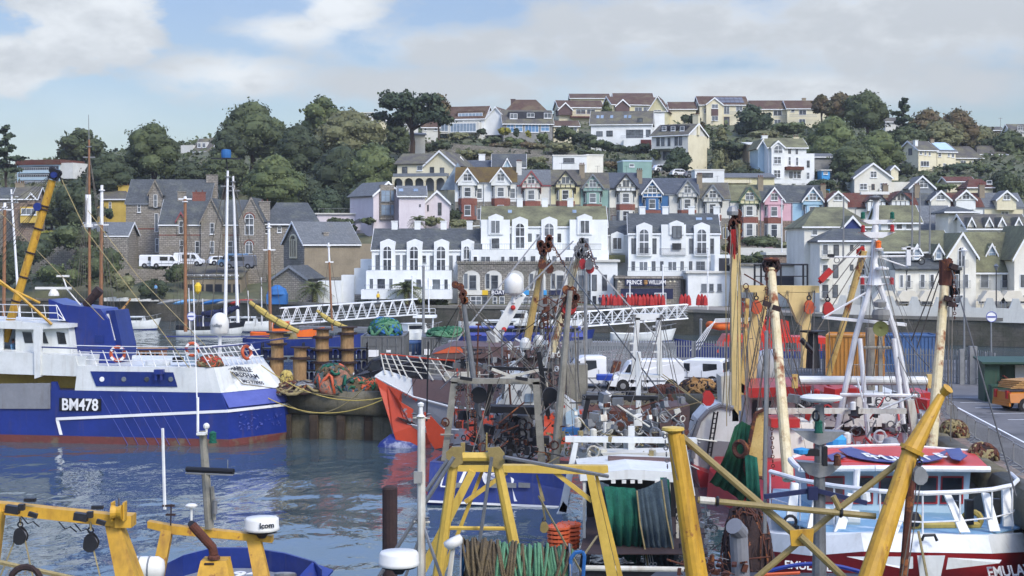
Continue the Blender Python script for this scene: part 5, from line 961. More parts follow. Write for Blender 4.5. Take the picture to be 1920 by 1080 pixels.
def gangway(name,label,A,B,drop,width,step,cross):
 """truss footbridge from A to B (top chord ends, px py d)"""
 a,c=at(*A),at(*B);T=thing(name,label,'gangway',(a.x,a.y,0));n=int((c-a).length/step);dn=Vector((0,0,-drop));side=Vector((0,width,0))
 for k,s in enumerate((Vector((0,0,0)),side)):
  b=MB();b.tube(a+s,c+s,.09,n=4);b.tube(a+s+dn,c+s+dn,.11,n=4)
  for i in range(n):
   p,q=a.lerp(c,i/n)+s,a.lerp(c,(i+1)/n)+s
   if cross:b.tube(p,p+dn,.06,n=4);b.tube(p+dn,q,.045,n=4);b.tube(p,q+dn,.045,n=4)
   else:m=(p+q)/2;b.tube(p+dn,m,.06,n=4);b.tube(m,q+dn,.06,n=4)
  for h in(.35,.7,1.05):b.tube(a+s+dn+Vector((0,.1,h)),c+s+dn+Vector((0,.1,h)),.022,n=3)
  b.build('truss_side','trimwhite',T)
 b=MB();b.extr([a+dn,c+dn,c+dn+side,a+dn+side],(0,0,.1));b.build('deck','galv',T);return T
gangway('gangway','white zigzag truss gangway on the left, sloping down from the platform by the palm',(524,578,205),(782,561,222),2.1,1.6,1.75,False)
gangway('gangway','white cross braced gangway on the right in front of the pub',(1062,587,200),(1290,571,214),1.85,1.5,1.9,True)
b=MB();p=at(796,592,222);b.box(p.x-1.6,p.x+1.6,p.y-.5,p.y+3,p.z-.3,p.z);[b.tube((p.x+s,p.y,p.z),(p.x+s*.9,p.y,0),.12)for s in(-1.2,1.2)]
for s in(0,.5,1):b.tube((p.x-1.5,p.y-.4,p.z+s),(p.x+1.5,p.y-.4,p.z+s),.03)
[b.tube((p.x+k*.75,p.y-.4,p.z),(p.x+k*.75,p.y-.4,p.z+1),.03)for k in range(-2,3)]
solo('gangway_platform',b,'trimwhite','white railed landing platform at the upper end of the left gangway','platform')
G='grey mooring piles of the marina'
for i,(px,y0,y1,d)in enumerate(((1004+12,470,640,150),(794,500,640,196),(1098,505,660,140),(1334-20,600,640,190),(560,440,0,0))):
 if d:b=MB();b.tube(at(px,y0,d),at(px,y1,d),.16,n=8);b.ball(at(px,y0,d),.2);solo('mooring_pile',b,'galv',['tall grey pile behind the rusty derrick heads','grey pile beside the left gangway platform','grey pile left of the pub in front of the white block','grey pile below the right end of the right gangway'][i],'pile',G)
for i,(px,yt,yb,d,lab)in enumerate(((773,518,585,226,'white flagpole left of the flag by the palm'),(804,522,585,226,'white flagpole right of the flag by the palm'),(1181,530,575,226,'thin pale pole left of the pub door'),(1243,498,580,222,'tall white pole before the right of the pub front'),(1327,470,585,219,'tall white pole right of the red parasols'),(1466,375,475,262,'white pole before the pink terraced house'))):
 b=MB();b.tube(at(px,yt,d),at(px,yb,d),.09,n=6);b.ball(at(px,yt,d),.14);solo('flagpole',b,'trimwhite',lab,'pole','white poles on the harbourside')
b=MB();p=at(789,523,226);b.extr([p,p+Vector((1.5,.3,-.2)),p+Vector((1.7,.1,-1.)),p+Vector((.1,0,-1.1))],(0,.04,0));solo('flag',b,'dwhite','pale flag hanging between the white poles by the palm','flag')
for i,(px,yt,yb,d,lab)in enumerate(((1700,508,600,204,'black lantern street lamp between the rusty boom and the lattice mast'),(1868,505,602,196,'dark street lamp near the right edge before the cream flats'),(1808,478,660,150,'tall grey lamp column with white head right of the rusty post'))):
 p,q=at(px,yt,d),at(px,yb,d);T=thing('street_lamp',lab,'street lamp',q,0,'street lamps of the promenade');b=MB();b.tube(q,p,.09,.06);b.build('post','trimdark' if i<2 else 'galv',T)
 b=MB();b.lathe(p,[(.1,-.1),(.28,.35),(.34,.42),(.05,.7)],8);b.build('lantern','pane' if i<2 else 'radome',T)
def person(px,base,d,h,top,bottom,label,group,face=0.,sit=False,arm=None,world=None,hairm='hair'):
 p=world or at(px,base,d);T=thing('person',label,'person',p,face,group,world=False);k=h/1.75
 me=bpy.data.meshes.new('body');J=[((0,0,.95),.14),((0,0,1.15),.13),((0,0,1.38),.16),((0,0,1.5),.06),((0,-.01,1.58),.085),((0,-.01,1.68),.09),((.18,0,1.4),.06),((.24,.02,1.12),.045),((.22,-.08,.88),.035),((-.18,0,1.4),.06),((-.24,.02,1.12),.045),((-.2,-.1,.9),.035),((.09,0,.85),.1),((.1,-.03,.48),.065),((.1,.02,.08),.045),((.1,-.14,.03),.035),((-.09,0,.85),.1),((-.12,.03,.48),.065),((-.13,.08,.08),.045),((-.13,-.07,.03),.035)]
 if sit:
  J[13]=((.1,-.42,.86),.075);J[14]=((.1,-.46,.45),.05);J[15]=((.1,-.58,.4),.04);J[17]=((-.1,-.42,.86),.075);J[18]=((-.1,-.46,.45),.05);J[19]=((-.1,-.58,.4),.04)
  J[7]=((.26,-.05,1.14),.045);J[8]=((.12,-.3,1.05),.035);J[10]=((-.26,-.05,1.14),.045);J[11]=((-.12,-.3,1.05),.035)
 E=[(0,1),(1,2),(2,3),(3,4),(4,5),(2,6),(6,7),(7,8),(2,9),(9,10),(10,11),(0,12),(12,13),(13,14),(14,15),(0,16),(16,17),(17,18),(18,19)]
 b=MB()
 for a,c in E:
  if a<=3 and c<=5 or True:pass
 me.from_pydata([(x*k,y*k,z*k)for(x,y,z),r in J],E,[]);ob=bpy.data.objects.new('body',me);COL.objects.link(ob);m=ob.modifiers.new('skin','SKIN')
 for i,(c,r)in enumerate(J):me.skin_vertices[0].data[i].radius=(r*k*1.05,r*k*.95)
 me.skin_vertices[0].data[0].use_root=True;sb=ob.modifiers.new('sub','SUBSURF');sb.levels=sb.render_levels=1
 bpy.context.view_layer.update();m2=bpy.data.meshes.new_from_object(ob.evaluated_get(bpy.context.evaluated_depsgraph_get()));bpy.data.objects.remove(ob)
 for mm in('skin',top,bottom):m2.materials.append(MATS[mm])
 for f_ in m2.polygons:
  c=f_.center/k;f_.material_index=2 if(c.z<.98 and abs(c.x)<.19 and c.z>.06)else(1 if .95<c.z<1.5 and not(abs(c.x)>.17 and c.z<1.0)else 0)
  f_.use_smooth=True
 o=bpy.data.objects.new('body',m2);COL.objects.link(o);o.parent=T
 q=MB();q.ball((0,.015*k,1.72*k),.1*k,1.05,10,6);q.build('hair',hairm,T,smooth=True);return T
PG='people on the promenade'
for(px,base,d,h,tp,bt,lab,fc)in((1712+33,598,199,1.7,'signblue','trousers','person in dark clothes walking by the rusty post on the promenade',.3),(1792,597,196,1.7,'rubber','trousers','person in black leaning on the promenade wall right of the rusty post',2.),(1814,596,196,1.6,'cargrey','trousers','person in grey with brown hair beside the one in black on the promenade',2.5),(1890,603,192,1.75,'rubber','trousers','person in black near the right edge of the promenade',1.),(1904,603,192,1.7,'tarpgrey','trousers','person in grey top at the right edge of the promenade',1.5),(1125,577,218,1.7,'signblue','trousers','person in navy sitting out left of the pub parasols',3.),(1136,577,219,1.7,'rubber','trousers','person in black at the left end of the pub parasols',2.),(1170,576,218,1.65,'rubber','trousers','person in black between the two groups of red parasols',3.1),(292,552,248,1.65,'shirt','trousers','person in pale blue on the far wall below the boat store',0.),(148,0,0,0,'','','',0),(709,571,214,1.7,'signyellow','trousers','person in a yellow high visibility jacket on the left gangway',.5)):
 if d:person(px,base,d,h,tp,bt,lab,PG,fc)
proto=None
for i,px in enumerate([1131,1138,1146,1152,1160,1166]+[1178+k*7.2 for k in range(10)]+[1278,1285,1291,1310,1316,1322]):
 d=219-.02*(px-1130)*.1+(i%3)*.7;q=at(px,577,d);h=.62+.06*(i%2)
 b=None
 if proto is None:
  proto=thing('parasol','closed red parasol standing outside the pub','parasol',q,0,'closed red parasols outside the pub',world=False)
  b=MB();b.tube((0,0,0),(0,0,1.8),.04);b.build('pole','trimgrey',proto);b=MB();b.lathe((0,0,0),[(.02,1.85),(.16,1.7),(.34,1.2),(.4,.35),(.2,.3)],6);b.build('canopy','redcloth',proto)
 else:dup(proto,q,i*.7,scale=(1,1,.96+.05*(i%3)))
b=MB()
for i in range(16):p=at(1128+i*14,578,216.5);b.box(p.x-.35,p.x+.35,p.y-.3,p.y+.3,3.3,4.05)if False else None
def hull(L,B,free,sheer=.4,stern=.8,draft=.4,n=14,fl=1.0,bow_rake=.6,m=(1,1)):
 """rings along x from stern (0) to bow (L); each ring from port gunwale under to starboard gunwale; returns list of rings (open on top)"""
 R=[]
 for i in range(n+1):
  t=i/n;w=B/2*(stern+(1-stern)*min(1,t*3.))if t<.45 else B/2*max(.015,(1-((t-.45)/.55)**2.2))
  zt=free+sheer*(2*t-.7)**2*(1 if t>.35 else .4);x=t*L;ring=[]
  for a,zz in((1,1.),(.97,.55),(.9,.1),(.7,-.25),(.0,-.6),(-.7,-.25),(-.9,.1),(-.97,.55),(-1,1.)):
   z=zt*zz if zz>0 else draft*zz;xx=x+(bow_rake*(zz-.5)if t>.8 else 0)*(t-.8)*5;ring.append((xx,a*w*(fl if zz<.5 else 1),z))
  R.append(ring)
 return R
def hull_mesh(R,deck=True,band=None):
 b=MB();n=len(R[0]);o=len(b.v);b.v=[p for r in R for p in r]
 for i in range(len(R)-1):
  for j in range(n-1):
   b.f.append((i*n+j,(i+1)*n+j,(i+1)*n+j+1,i*n+j+1));b.m.append(0 if(j in(0,7))else(1 if j in(1,6)else 2))
 b.f.append(tuple(range(n)));b.m.append(1);b.f.append(tuple((len(R)-1)*n+j for j in range(n-1,-1,-1)));b.m.append(0);return b
def deck_mesh(R,low=.12):
 b=MB()
 for i in range(len(R)-1):
  p,q=R[i],R[i+1];b.add([(p[0][0],p[0][1],p[0][2]-low),(q[0][0],q[0][1],q[0][2]-low),(q[-1][0],q[-1][1],q[-1][2]-low),(p[-1][0],p[-1][1],p[-1][2]-low)],[(0,1,2,3)])
 return b
def small_boat(px,py,L,B,free,rz,mats,label,cabin=None,name='motor_boat',cat='boat',group='boats in the marina',d=None,deckm='boatwhite',wm='darkpane'):
 p=onz(px,py,0)if d is None else at(px,py,d);T=thing(name,label,cat,(p.x,p.y,0),rz,group,world=False);R=hull(L,B,free)
 hull_mesh(R).build('hull',mats,T,smooth=True);deck_mesh(R).build('deck',deckm,T)
 if cabin:
  x0,x1,h=cabin;b=MB();w=B*.36;b.extr([(x0*L,-w,free*.9),(x1*L,-w,free*.9),(x1*L-.5*h,-w*.95,free+h),(x0*L+.1,-w*.95,free+h)],(0,2*w,0));o=b.build('cabin',deckm,T)
  for sg in(-1,1):b=MB();b.box(x0*L+.2,x1*L-.7*h,sg*(w+.0)-.03,sg*(w+.0)+.03,free+h*.45,free+h*.85);b.build('window',wm,o)
  b=MB();b.box(x0*L-.1,x1*L-.4*h,-w-.1,w+.1,free+h,free+h+.08);b.build('cabin_roof',deckm,o)
 b=MB()
 for i in range(8,14):
  a,c=R[i][0],R[i+1][0];b.tube((a[0],a[1],a[2]+.6),(c[0],c[1],c[2]+.6),.025);b.tube(a,(a[0],a[1],a[2]+.6),.02);a,c=R[i][-1],R[i+1][-1];b.tube((a[0],a[1],a[2]+.6),(c[0],c[1],c[2]+.6),.025);b.tube(a,(a[0],a[1],a[2]+.6),.02)
 b.build('guard_rail','galv',T);return T
W_=['boatwhite','boatwhite','hullblue'];SB=small_boat
SB(722,645,7.5,2.6,1.3,.5,W_,'small white motor boat moored behind the grey container',(.35,.75,1.1))
SB(868,640,9,3,1.3,.1,W_,'white cabin cruiser left of the white domed mast',(.3,.8,1.3));SB(905,625,9,3,1.4,.15,W_,'white cruiser behind the white domed mast',(.3,.75,1.6));SB(860,618,8,2.8,1.2,.0,W_,'low white boat far behind the white domed mast',(.3,.7,1.))
SB(968,628,9,3,1.5,.1,W_,'white boat between the two rusty derricks',(.3,.8,1.4));SB(330,628,9,3,1.2,.2,['blackhull','boatwhite','boatwhite'],'dark canopied boat behind the white radome',(.3,.8,1.3),deckm='navycover');SB(395,622,11,3.2,1.2,.05,W_,'white yacht hull with dark cover beside the two white masts',(.25,.6,.8));SB(470,640,9,3,1.1,.1,['lorange','lorange','darkred'],'orange workboat behind the furled yellow sail',(.3,.6,1.3),deckm='lorange')
SB(205,618,7,2.5,1.,.1,W_,'small white dinghy boat by the far harbour wall',(.35,.75,.8));SB(1145,640,8,2.8,1.,.0,W_,'low white boat behind the white gallows frame',None);SB(280,600,6,2.2,.9,0,['boatwhite','boatwhite','boatwhite'],'tiny white boat under the far wall',(.3,.7,.7))
SB(460,668,14,4,2.0,-.02,['hullblue2','hullblue2','boatwhite'],'dark blue hulled sailing trawler behind the cable drums',(.2,.4,.6),name='sailing_boat',deckm='brass');SB(860,655,11,4,1.7,.0,['hullblue2','galv','galv'],'long blue topped pontoon boat behind the domed mast',(.1,.9,.9),deckm='lightblueband')
SB(950,655,10,4,1.7,.0,['hullblue2','galv','galv'],'long blue topped pontoon boat behind the rusty derricks',(.1,.9,.9),deckm='lightblueband')
b=MB();
for x0,y0,x1,y1 in((560,612,860,618),(840,640,1300,643)):p,q=onz(x0,y0,.45),onz(x1,y1,.45);b=MB();b.extr([p,q,q+Vector((0,2.4,0)),p+Vector((0,2.4,0))],(0,0,-.5));solo('pontoon',b,'galv','floating grey pontoon running behind the %s'%('left gangway foot' if y0==612 else 'fenced vans'),'pontoon','floating pontoons')
p=at(430,655,146);T=thing('schooner','old wooden schooner with black topsides, pale lower hull and varnished deckhouse behind the blue trawler','sailing boat',(p.x,p.y,0),pi-.03,None,world=False);L=15.5
R=hull(L,4.4,1.9,.5,.7);hb=hull_mesh(R);hb.build('hull',['blackhull','palehull','palehull'],T,smooth=True);deck_mesh(R).build('deck','timber',T)
b=MB();b.path([(r[0][0],r[0][1],r[0][2]+.04)for r in R],.07,4);b.path([(r[-1][0],r[-1][1],r[-1][2]+.04)for r in R],.07,4);b.build('cap_rail','mastwood',T)
b=MB();b.box(6,9.6,-1.1,1.1,1.7,2.75);o=b.build('deckhouse','mastwood',T);b=MB();[b.box(6.2+i*.42,6.45+i*.42,-1.15,1.15,2.0,2.6)for i in range(8)];b.build('window','darkpane',o);b=MB();b.box(5.9,9.7,-1.2,1.2,2.75,2.85);b.build('roof','timber',o)
b=MB();b.box(12,13.2,-.6,.6,1.9,2.6);b.build('hatch','timber',T)
def mast(px0,y0,px1,y1,d,r,m,label,top=None,topm='dwhite',gear=True,name='mast',group='masts of the moored sailing boats'):
 a,c=at(px1,y1,d),at(px0,y0,d);T=thing(name,label,'mast',a,0,group);b=MB()
 if top:k=c.lerp(a,top);b.tube(a,k,r,r*.85,8);b.build('spar',m,T);b=MB();b.tube(k,c,r*.95,r*.7,8);b.build('mast_head',topm,T)
 else:b.tube(a,c,r,r*.6,8);b.build('spar',m,T)
 if gear:
  b=MB();b.ring(c.lerp(a,.04),r*1.3,r*.3,(0,0,1),8);h=c.lerp(a,(top or .1));b.box(h.x-r*3.5,h.x+r*3.5,h.y-.05,h.y+.05,h.z-.06,h.z+.06);b.build('crosstree',topm if top else 'galv',T)
 return T
mast(166,218,168,560,146,.16,'mastwood','tallest varnished mast with thin topmast, left of the pair',.0)if 0 else None
M1=mast(167,262,168,590,150,.16,'mastwood','tallest varnished mast with thin topmast, rising over the yellow house',None);b=MB();b.tube(at(167,270,150),at(166,215,150),.05,.03);b.build('topmast','galv',M1);b=MB();b.tube(at(163,365,149.6),at(164,425,149.6),.17,n=8);b.tube(at(168,365,149.6),at(169,425,149.6),.13,n=8);b.box(at(158,425,149.5).x,at(172,425,149.5).x,149.4,150,at(0,420,149.5).z-.3,at(0,420,149.5).z);b.build('white_doubling','dwhite',M1)
mast(191,347,189,595,150,.19,'mastwood','shorter varnished mast with white head, right of the tallest one',.3);mast(347,368,348,622,146,.17,'mastwood','varnished mast with small white finial left of the white pair',.02);mast(9,380,7,600,150,.18,'mastwood','varnished mast near the left edge behind the derrick foot',.06)
mast(21,355,37,600,140,.13,'dwhite','leaning white mast near the left edge');mast(427,320,422,612,145,.17,'dwhite','taller of the two close white masts before the institute');mast(437,330,446,605,146,.16,'dwhite','shorter right one of the two close white masts');mast(504,418,507,620,148,.16,'mastwood','brown mast with long white head left of the chapel',.25);mast(616,455,623,620,150,.11,'mastwood','thin brown mast with white head before the chapel side wall',.22)
for(a,c,e,f_,lab)in((362,525,365,600,'thin white mast behind the white radome'),(490,520,491,610,'short white pole mast left of the brown chapel mast'),(354,540,356,620,'short pale mast beside the varnished one'),(380,560,381,612,'short pole with pale rig near the pair'),(465,545,466,605,'thin mast behind the yellow furled sail')):mast(a,c,e,f_,150,.07,'dwhite',lab,gear=False)
b=MB();p=at(424,289,145);b.box(p.x-1.3,p.x+1.3,p.y-.5,p.y+.5,p.z-.45,p.z-.35);b.tube(p-Vector((0,0,.4)),at(427,322,145),.07);o=solo('masthead_platform',b,'darksteel','dark platform on top of the taller white mast carrying a blue drum','platform');b=MB();b.lathe(p+Vector((0,0,-.35)),[(.42,0),(.45,.3),(.42,.75),(.05,.8)],12);solo('blue_drum',b,'bluetarp','blue drum on the platform above the white masts','drum')
def boom(a,c,r,m,lab,nm='furled_sail'):
 p,q=at(*a),at(*c);n=9;pts=[p.lerp(q,i/n)+Vector((0,0,-.25*sin(pi*i/n)))for i in range(n+1)];T=thing(nm,lab,'furled sail',p,0,'furled sails and booms');b=MB();b.path(pts,lambda t:r*(.7+.5*sin(pi*t)+.15*sin(t*40)),7);b.build('sail',m,T);b=MB();[b.ring(pts[i],r*1.25,.03,q-p,8)for i in range(1,n,2)];b.build('tie','blackhull',T)
boom((468,566,148),(560,622,148),.28,'ropeyellow','yellow ochre furled sail on a boom left of the left gangway');boom((594,582,150),(652,614,150),.2,'ropeyellow','smaller ochre furled sail over the foot of the gangway');boom((378,588,146),(448,575,146),.3,'navycover','navy covered boom at the foot of the two white masts');boom((205,600,148),(245,560,148),.1,'timber','pale wooden spar leaning at the stern of the schooner')
def lines(name,lab,L,r=.022,m='wire',cat='rigging',group='rigging lines'):
 b=MB()
 for a,c in L:b.tube(at(*a),at(*c),r,n=3)
 return solo(name,b,m,lab,cat,group)
lines('shrouds','shrouds spreading down from the tallest varnished mast',[((166,290,150),(140+i*6,600,148))for i in range(4)]+[((168,290,150),(205+i*7,600,148))for i in range(3)]+[((167,365,150),(110+i*10,575,150))for i in range(4)])
lines('shrouds','shrouds of the varnished mast left of the white pair',[((347,385,146),(318+i*9,618,146))for i in range(3)]+[((347,385,146),(360+i*8,618,146))for i in range(4)])
lines('shrouds','black and white stays of the two close white masts',[((425,330,145),(362,612,145)),((438,340,145),(505,590,145)),((427,330,145),(395,600,145)),((437,340,145),(470,600,145))],.04)
lines('shrouds','stays of the brown chapel mast',[((505,430,148),(478,612,148)),((505,430,148),(530,612,148)),((618,470,150),(600,612,150)),((618,470,150),(640,612,150))])
lines('shrouds','long stays crossing from the far left masts',[((8,385,150),(60,470,150)),((9,400,150),(-30,560,150)),((22,365,140),(-40,500,140)),((22,365,140),(75,600,140)),((190,360,150),(230,600,150)),((190,360,150),(215,600,150)),((190,360,150),(160,600,150))])
b=MB();p=at(371,540,144);b.lathe(p,[(.03,-.55),(.28,-.3),(.33,.2),(.12,.5)],9);solo('yellow_buoy',b,'signyellow','yellow hanging buoy right of the varnished mast','buoy')
def round_sign(px,py,yb,d,R_,lab):
 p,q=at(px,py,d),at(px,yb,d);T=thing('round_sign',lab,'sign',q,0,'round white signs with a bar');b=MB();b.tube(q,p+Vector((0,.1,0)),.06);b.build('post','galv',T);b=MB();b.lathe(p,[(.01,-.02),(R_,-.02),(R_,.03),(.01,.03)],20,'Y');o=b.build('disc','dwhite',T);b=MB();b.ring(p-Vector((0,.03,0)),R_*.95,R_*.07,(0,1,0),20);b.box(p.x-R_*.8,p.x+R_*.8,p.y-.05,p.y-.03,p.z-R_*.14,p.z+R_*.14);b.build('sign_marking','lightblueband',o)
round_sign(1859,594,690,125,.42,'round white sign with a dark bar on a tall post right of the rusty post');round_sign(359,593,640,122,.34,'round white sign with a dark bar left of the white radome')
for i,(px,m)in enumerate(((318,'tarpgrey'),(345,'shirt'),(372,'tarpgrey'),(398,'bluetarp'),(425,'tarpgrey'),(450,'redcloth'))):
 p=at(px,566,250);b=MB();b.lathe(p+Vector((0,0,0)),[(.02,-2.),(.55,-1.2),(.7,0),(.5,1.2),(.02,2.1)],8,'X');b.v=[(v[0],v[1],p.z+(v[2]-p.z)*.5+(v[0]-p.x)*.15)for v in b.v];solo('covered_dinghy',b,m,['grey covered dinghy leftmost on the hard below the boat store','pale blue covered dinghy on the hard below the boat store','grey covered dinghy at the middle of the hard','blue covered dinghy behind the white masts','grey covered dinghy right of the white masts','red covered dinghy at the right end of the hard'][i],'dinghy','covered dinghies below the boat store')
b=MB();p=at(518,552,240);b.box(p.x-1.5,p.x+1.5,p.y,p.y+2,3.2,p.z);b.lathe((p.x,p.y+1,p.z),[(1.6,0),(1.3,.8),(.3,1.4)],10);solo('tarpaulin_stack',b,'bluetarp','domed blue tarpaulin covered stack below the chapel','stack')
b=MB();a,c=at(195,558,252),at(296,564,252);n=14
for i in range(n):p=a.lerp(c,(i+.5)/n);b.box(p.x-.32,p.x+.32,p.y,p.y+.7,3.2,p.z+.2*((i*7)%3)/2)
solo('bagged_row',b,'offwhite','row of white bags along the far wall left of the boat store','bags')
def qp(px,d):return Vector(((px-960)/F*d,d,QZ+.004))
T=car('parked_van','black panel van facing left beside the net heap and grey container',5.0,1.95,1.98,'vanblack','van',VAN,qp(800,108),pi+.12,None,VWIN+[(.5,.6,.56,.86,0,0)])
T=car('tipper_truck','white drop side truck cab left of the two white vans on the quay',5.2,2.0,2.1,'vanwhite','van',[(.4,.3),(0,.3),(0,.42),(.5,.42),(.5,.98),(.54,1.),(.78,1.),(.86,.9),(.96,.55),(1.,.4),(1.,.16),(.5,.16)],qp(1205,107),pi+.1,None,[(.62,.8,.55,.88,.01,-.04),(.84,.95,.58,.86,0,-.06)],wheels=(.15,.84))
T=car('parked_van','white panel van in the middle of the quay with curved bonnet',4.9,1.95,2.0,'vanwhite','van',VAN,qp(1279,105),pi+.05,None,VWIN)
T=car('parked_van','white compact van with black side and rear windows beside the heap of boards',4.1,1.8,1.85,'vanwhite','van',[(0,.14),(.0,.5),(.02,.95),(.06,1.),(.56,1.),(.68,.93),(.8,.62),(.96,.5),(1.,.38),(1.,.16)],qp(1362,107),pi-.38,None,[(.1,.34,.56,.84,.01,0),(.56,.7,.56,.84,.0,-.04)])
for yy in(-.42,.42):b=MB();b.cbox((-.0,yy,1.32),.06,.62,.62);b.build('rear_window','darkpane',T)
T=car('parked_van','black and white van front cut by the cream posts on the quay',4.6,1.85,1.75,'vanblack','van',VAN,qp(1470,102),pi-.1,None,VWIN)
T=car('pickup_truck','orange pickup truck with tail lights, cut by the right edge of the photo',5.2,1.9,1.75,'pickuporange','pickup',[(0,.3),(0,.62),(.36,.62),(.38,.98),(.42,1.),(.6,1.),(.7,.92),(.78,.64),(.97,.56),(1,.42),(1,.22)],Vector((at(1878,0,92).x,92,QZ+.004)),.25,None,[(.4,.58,.66,.92,.01,0),(.6,.72,.66,.9,0,-.05)])
q=MB();q.cbox((.0,.6,.95),.16,.2,.45);q.cbox((.0,-.6,.95),.16,.2,.45);q.build('tail_lamp','redcloth',T)
b=MB()
for i in range(5):b.cbox((1.0+i*.1,.1*i-.2,1.35+i*.09),1.9,1.4,.06,rz=.1*i)
t_=b.build('pallet_load','timber',None);t_.location=(at(1878,0,92).x,92,QZ);t_.rotation_euler=(0,0,.25);tag(t_,'wooden pallets lying in the bed of the orange pickup','pallets')
def container(px0,px1,ytop,d,rz,D,m,label,doors=True):
 s=F/d;w=(px1-px0)/s;p=qp(px0,d);h=at(0,ytop,d).z-QZ;T=thing('shipping_container',label,'container',p,rz,'steel containers on the quay',world=False)
 b=MB();b.box(.1,w-.1,.1,D-.1,.12,h-.1)
 n=int(D/.28)
 for i in range(n):
  y=.2+i*.28;b.box(.04,.1,y,y+.14,.2,h-.2);b.box(w-.1,w-.04,y,y+.14,.2,h-.2)
 if not doors:
  for i in range(int(w/.28)):x=.2+i*.28;b.box(x,x+.14,.04,.1,.2,h-.2)
 b.build('body',m,T);b=MB()
 for x in(0,w-.14):
  for y in(0,D-.14):b.box(x,x+.14,y,y+.14,0,h)
 for z in(0,h-.12):b.box(.14,w-.14,.01,.13,z,z+.12);b.box(.14,w-.14,D-.13,D-.01,z,z+.12);b.box(.01,.12,.14,D-.14,z,z+.12);b.box(w-.12,w-.01,.14,D-.14,z,z+.12)
 b.build('frame',m,T)
 if doors:
  for k in range(2):
   b=MB();x0=.16+k*(w/2-.14);b.box(x0,x0+w/2-.2,.03,.09,.16,h-.16)
   for i in range(5):b.box(x0+.12,x0+w/2-.34,.0,.03,.35+i*(h-.6)/5,.35+i*(h-.6)/5+.2)
   o=b.build('door',m,T);b=MB();[b.tube((x0+f_*(w/2-.2),-.03,.15),(x0+f_*(w/2-.2),-.03,h-.15),.025)for f_ in(.3,.75)];b.build('locking_bar','galv',o)
  b=MB();b.box(w*.14,w*.42,-.05,-.04,h*.52,h*.68);b.box(w*.6,w*.7,-.05,-.04,h*.62,h*.68);b.build('label_plate','dwhite',T)
 return T
container(676,757,630,112.5,0,6,'containergrey','grey steel container with closed double doors and white plates behind the black van');container(790,828,632,117,.05,6,'containergrey','second grey container with a white notice behind the red bow rails');container(758,791,642,119,0,3,'containerblue','low blue grey rack container between the two grey containers')
container(1548,1654,628,113,-.25,4,'containerorange','orange yellow container behind the leaning cream boom',False);container(1652,1762,628,119,0,3,'containerblue','blue container behind the grey palisade fence',False)
p=qp(1846,97);T=thing('market_cabin','dark green open sided cabin with flat roof at the right, beside the orange pickup','cabin',p,-.05,None,world=False);b=MB();b.box(0,.9,0,1.6,0,2.3);b.box(.9,4.4,1.5,1.6,0,2.3);b.box(4.3,4.4,0,1.5,0,2.3);b.build('walls','greenpaint',T);b=MB();b.extr([(-.25,-.4,2.3),(4.6,-.4,2.3),(4.6,1.8,2.5),(-.25,1.8,2.5)],(0,0,.12));b.build('roof','greenpaint',T)
b=MB();b.box(1.,4.2,.1,1.4,0,.9);b.build('counter','greenpaint',T);b=MB();b.box(2.2,3.3,1.42,1.47,1.2,2.1);b.build('notice','dwhite',T)
b=MB();r=random.Random(2)
for i in range(14):b.cbox((p.x+1.2+r.uniform(0,2.4),p.y-.4+r.uniform(-.2,.4),QZ+r.uniform(.1,1.5)),1.6,.12,.08,rz=r.uniform(-1,1),ry=r.uniform(-.4,.6))
solo('timber_heap',b,'door_wood','dark heap of boards leaning in front of the green cabin','heap')
b=MB();b.box(p.x-1.1,p.x-.3,p.y-1.2,p.y-.5,QZ,QZ+1.0);b.box(p.x-1.15,p.x-.25,p.y-1.25,p.y-.45,QZ+1.,QZ+1.1);b.v=[(x+1.2,y,z)for x,y,z in b.v];solo('wheelie_bin',b,'greenpaint','dark green bin left of the green cabin','bin')
def fence_bay(px0,px1,d0,d1,lab,h=2.35,step=.19):
 a,c=qp(px0,d0),qp(px1,d1);L=(c-a).length;T=thing('palisade_fence',lab,'fence',a,atan2(c.y-a.y,c.x-a.x),'grey steel palisade fencing',world=False);b=MB();n=int(L/step)
 for i in range(n):
  x=(i+.5)*L/n;b.extr([(x-.045,0,.05),(x+.045,0,.05),(x+.045,0,h-.15),(x,0,h),(x-.045,0,h-.15)],(0,.02,0))
 b.build('pales','galv',T);b=MB();b.box(0,L,.025,.07,.4,.46);b.box(0,L,.025,.07,h-.5,h-.44);b.build('rail','galv',T);b=MB()
 for x in(0,L/2,L):b.box(x-.05,x+.05,.075,.17,0,h-.1)
 b.build('post','galv',T)
F_=((1060,1180,120,120,'palisade fence bay behind the white truck cab'),(1182,1300,120,119.5,'palisade fence bay behind the white gallows frame'),(1302,1420,119.5,118,'palisade fence bay before the orange lifeboat'),(1422,1545,118,116,'palisade fence bay behind the white ribbed radome'),(1690,1762,111,110,'palisade fence bay before the blue container'),(1764,1822,110,108.5,'palisade gate leaf right of the rusty post'),(1828,1862,108.5,107,'rightmost palisade bay left of the green cabin'))
for a in F_:fence_bay(*a)
b=MB();q=qp(1825,108.6);b.box(q.x-.25,q.x+.25,q.y-.1,q.y+.3,QZ,QZ+2.6);b.box(q.x-.9,q.x-.6,q.y,q.y+.2,QZ,QZ+2.4);solo('gate_post',b,'galv','broad grey gate post beside the palisade gate','post')
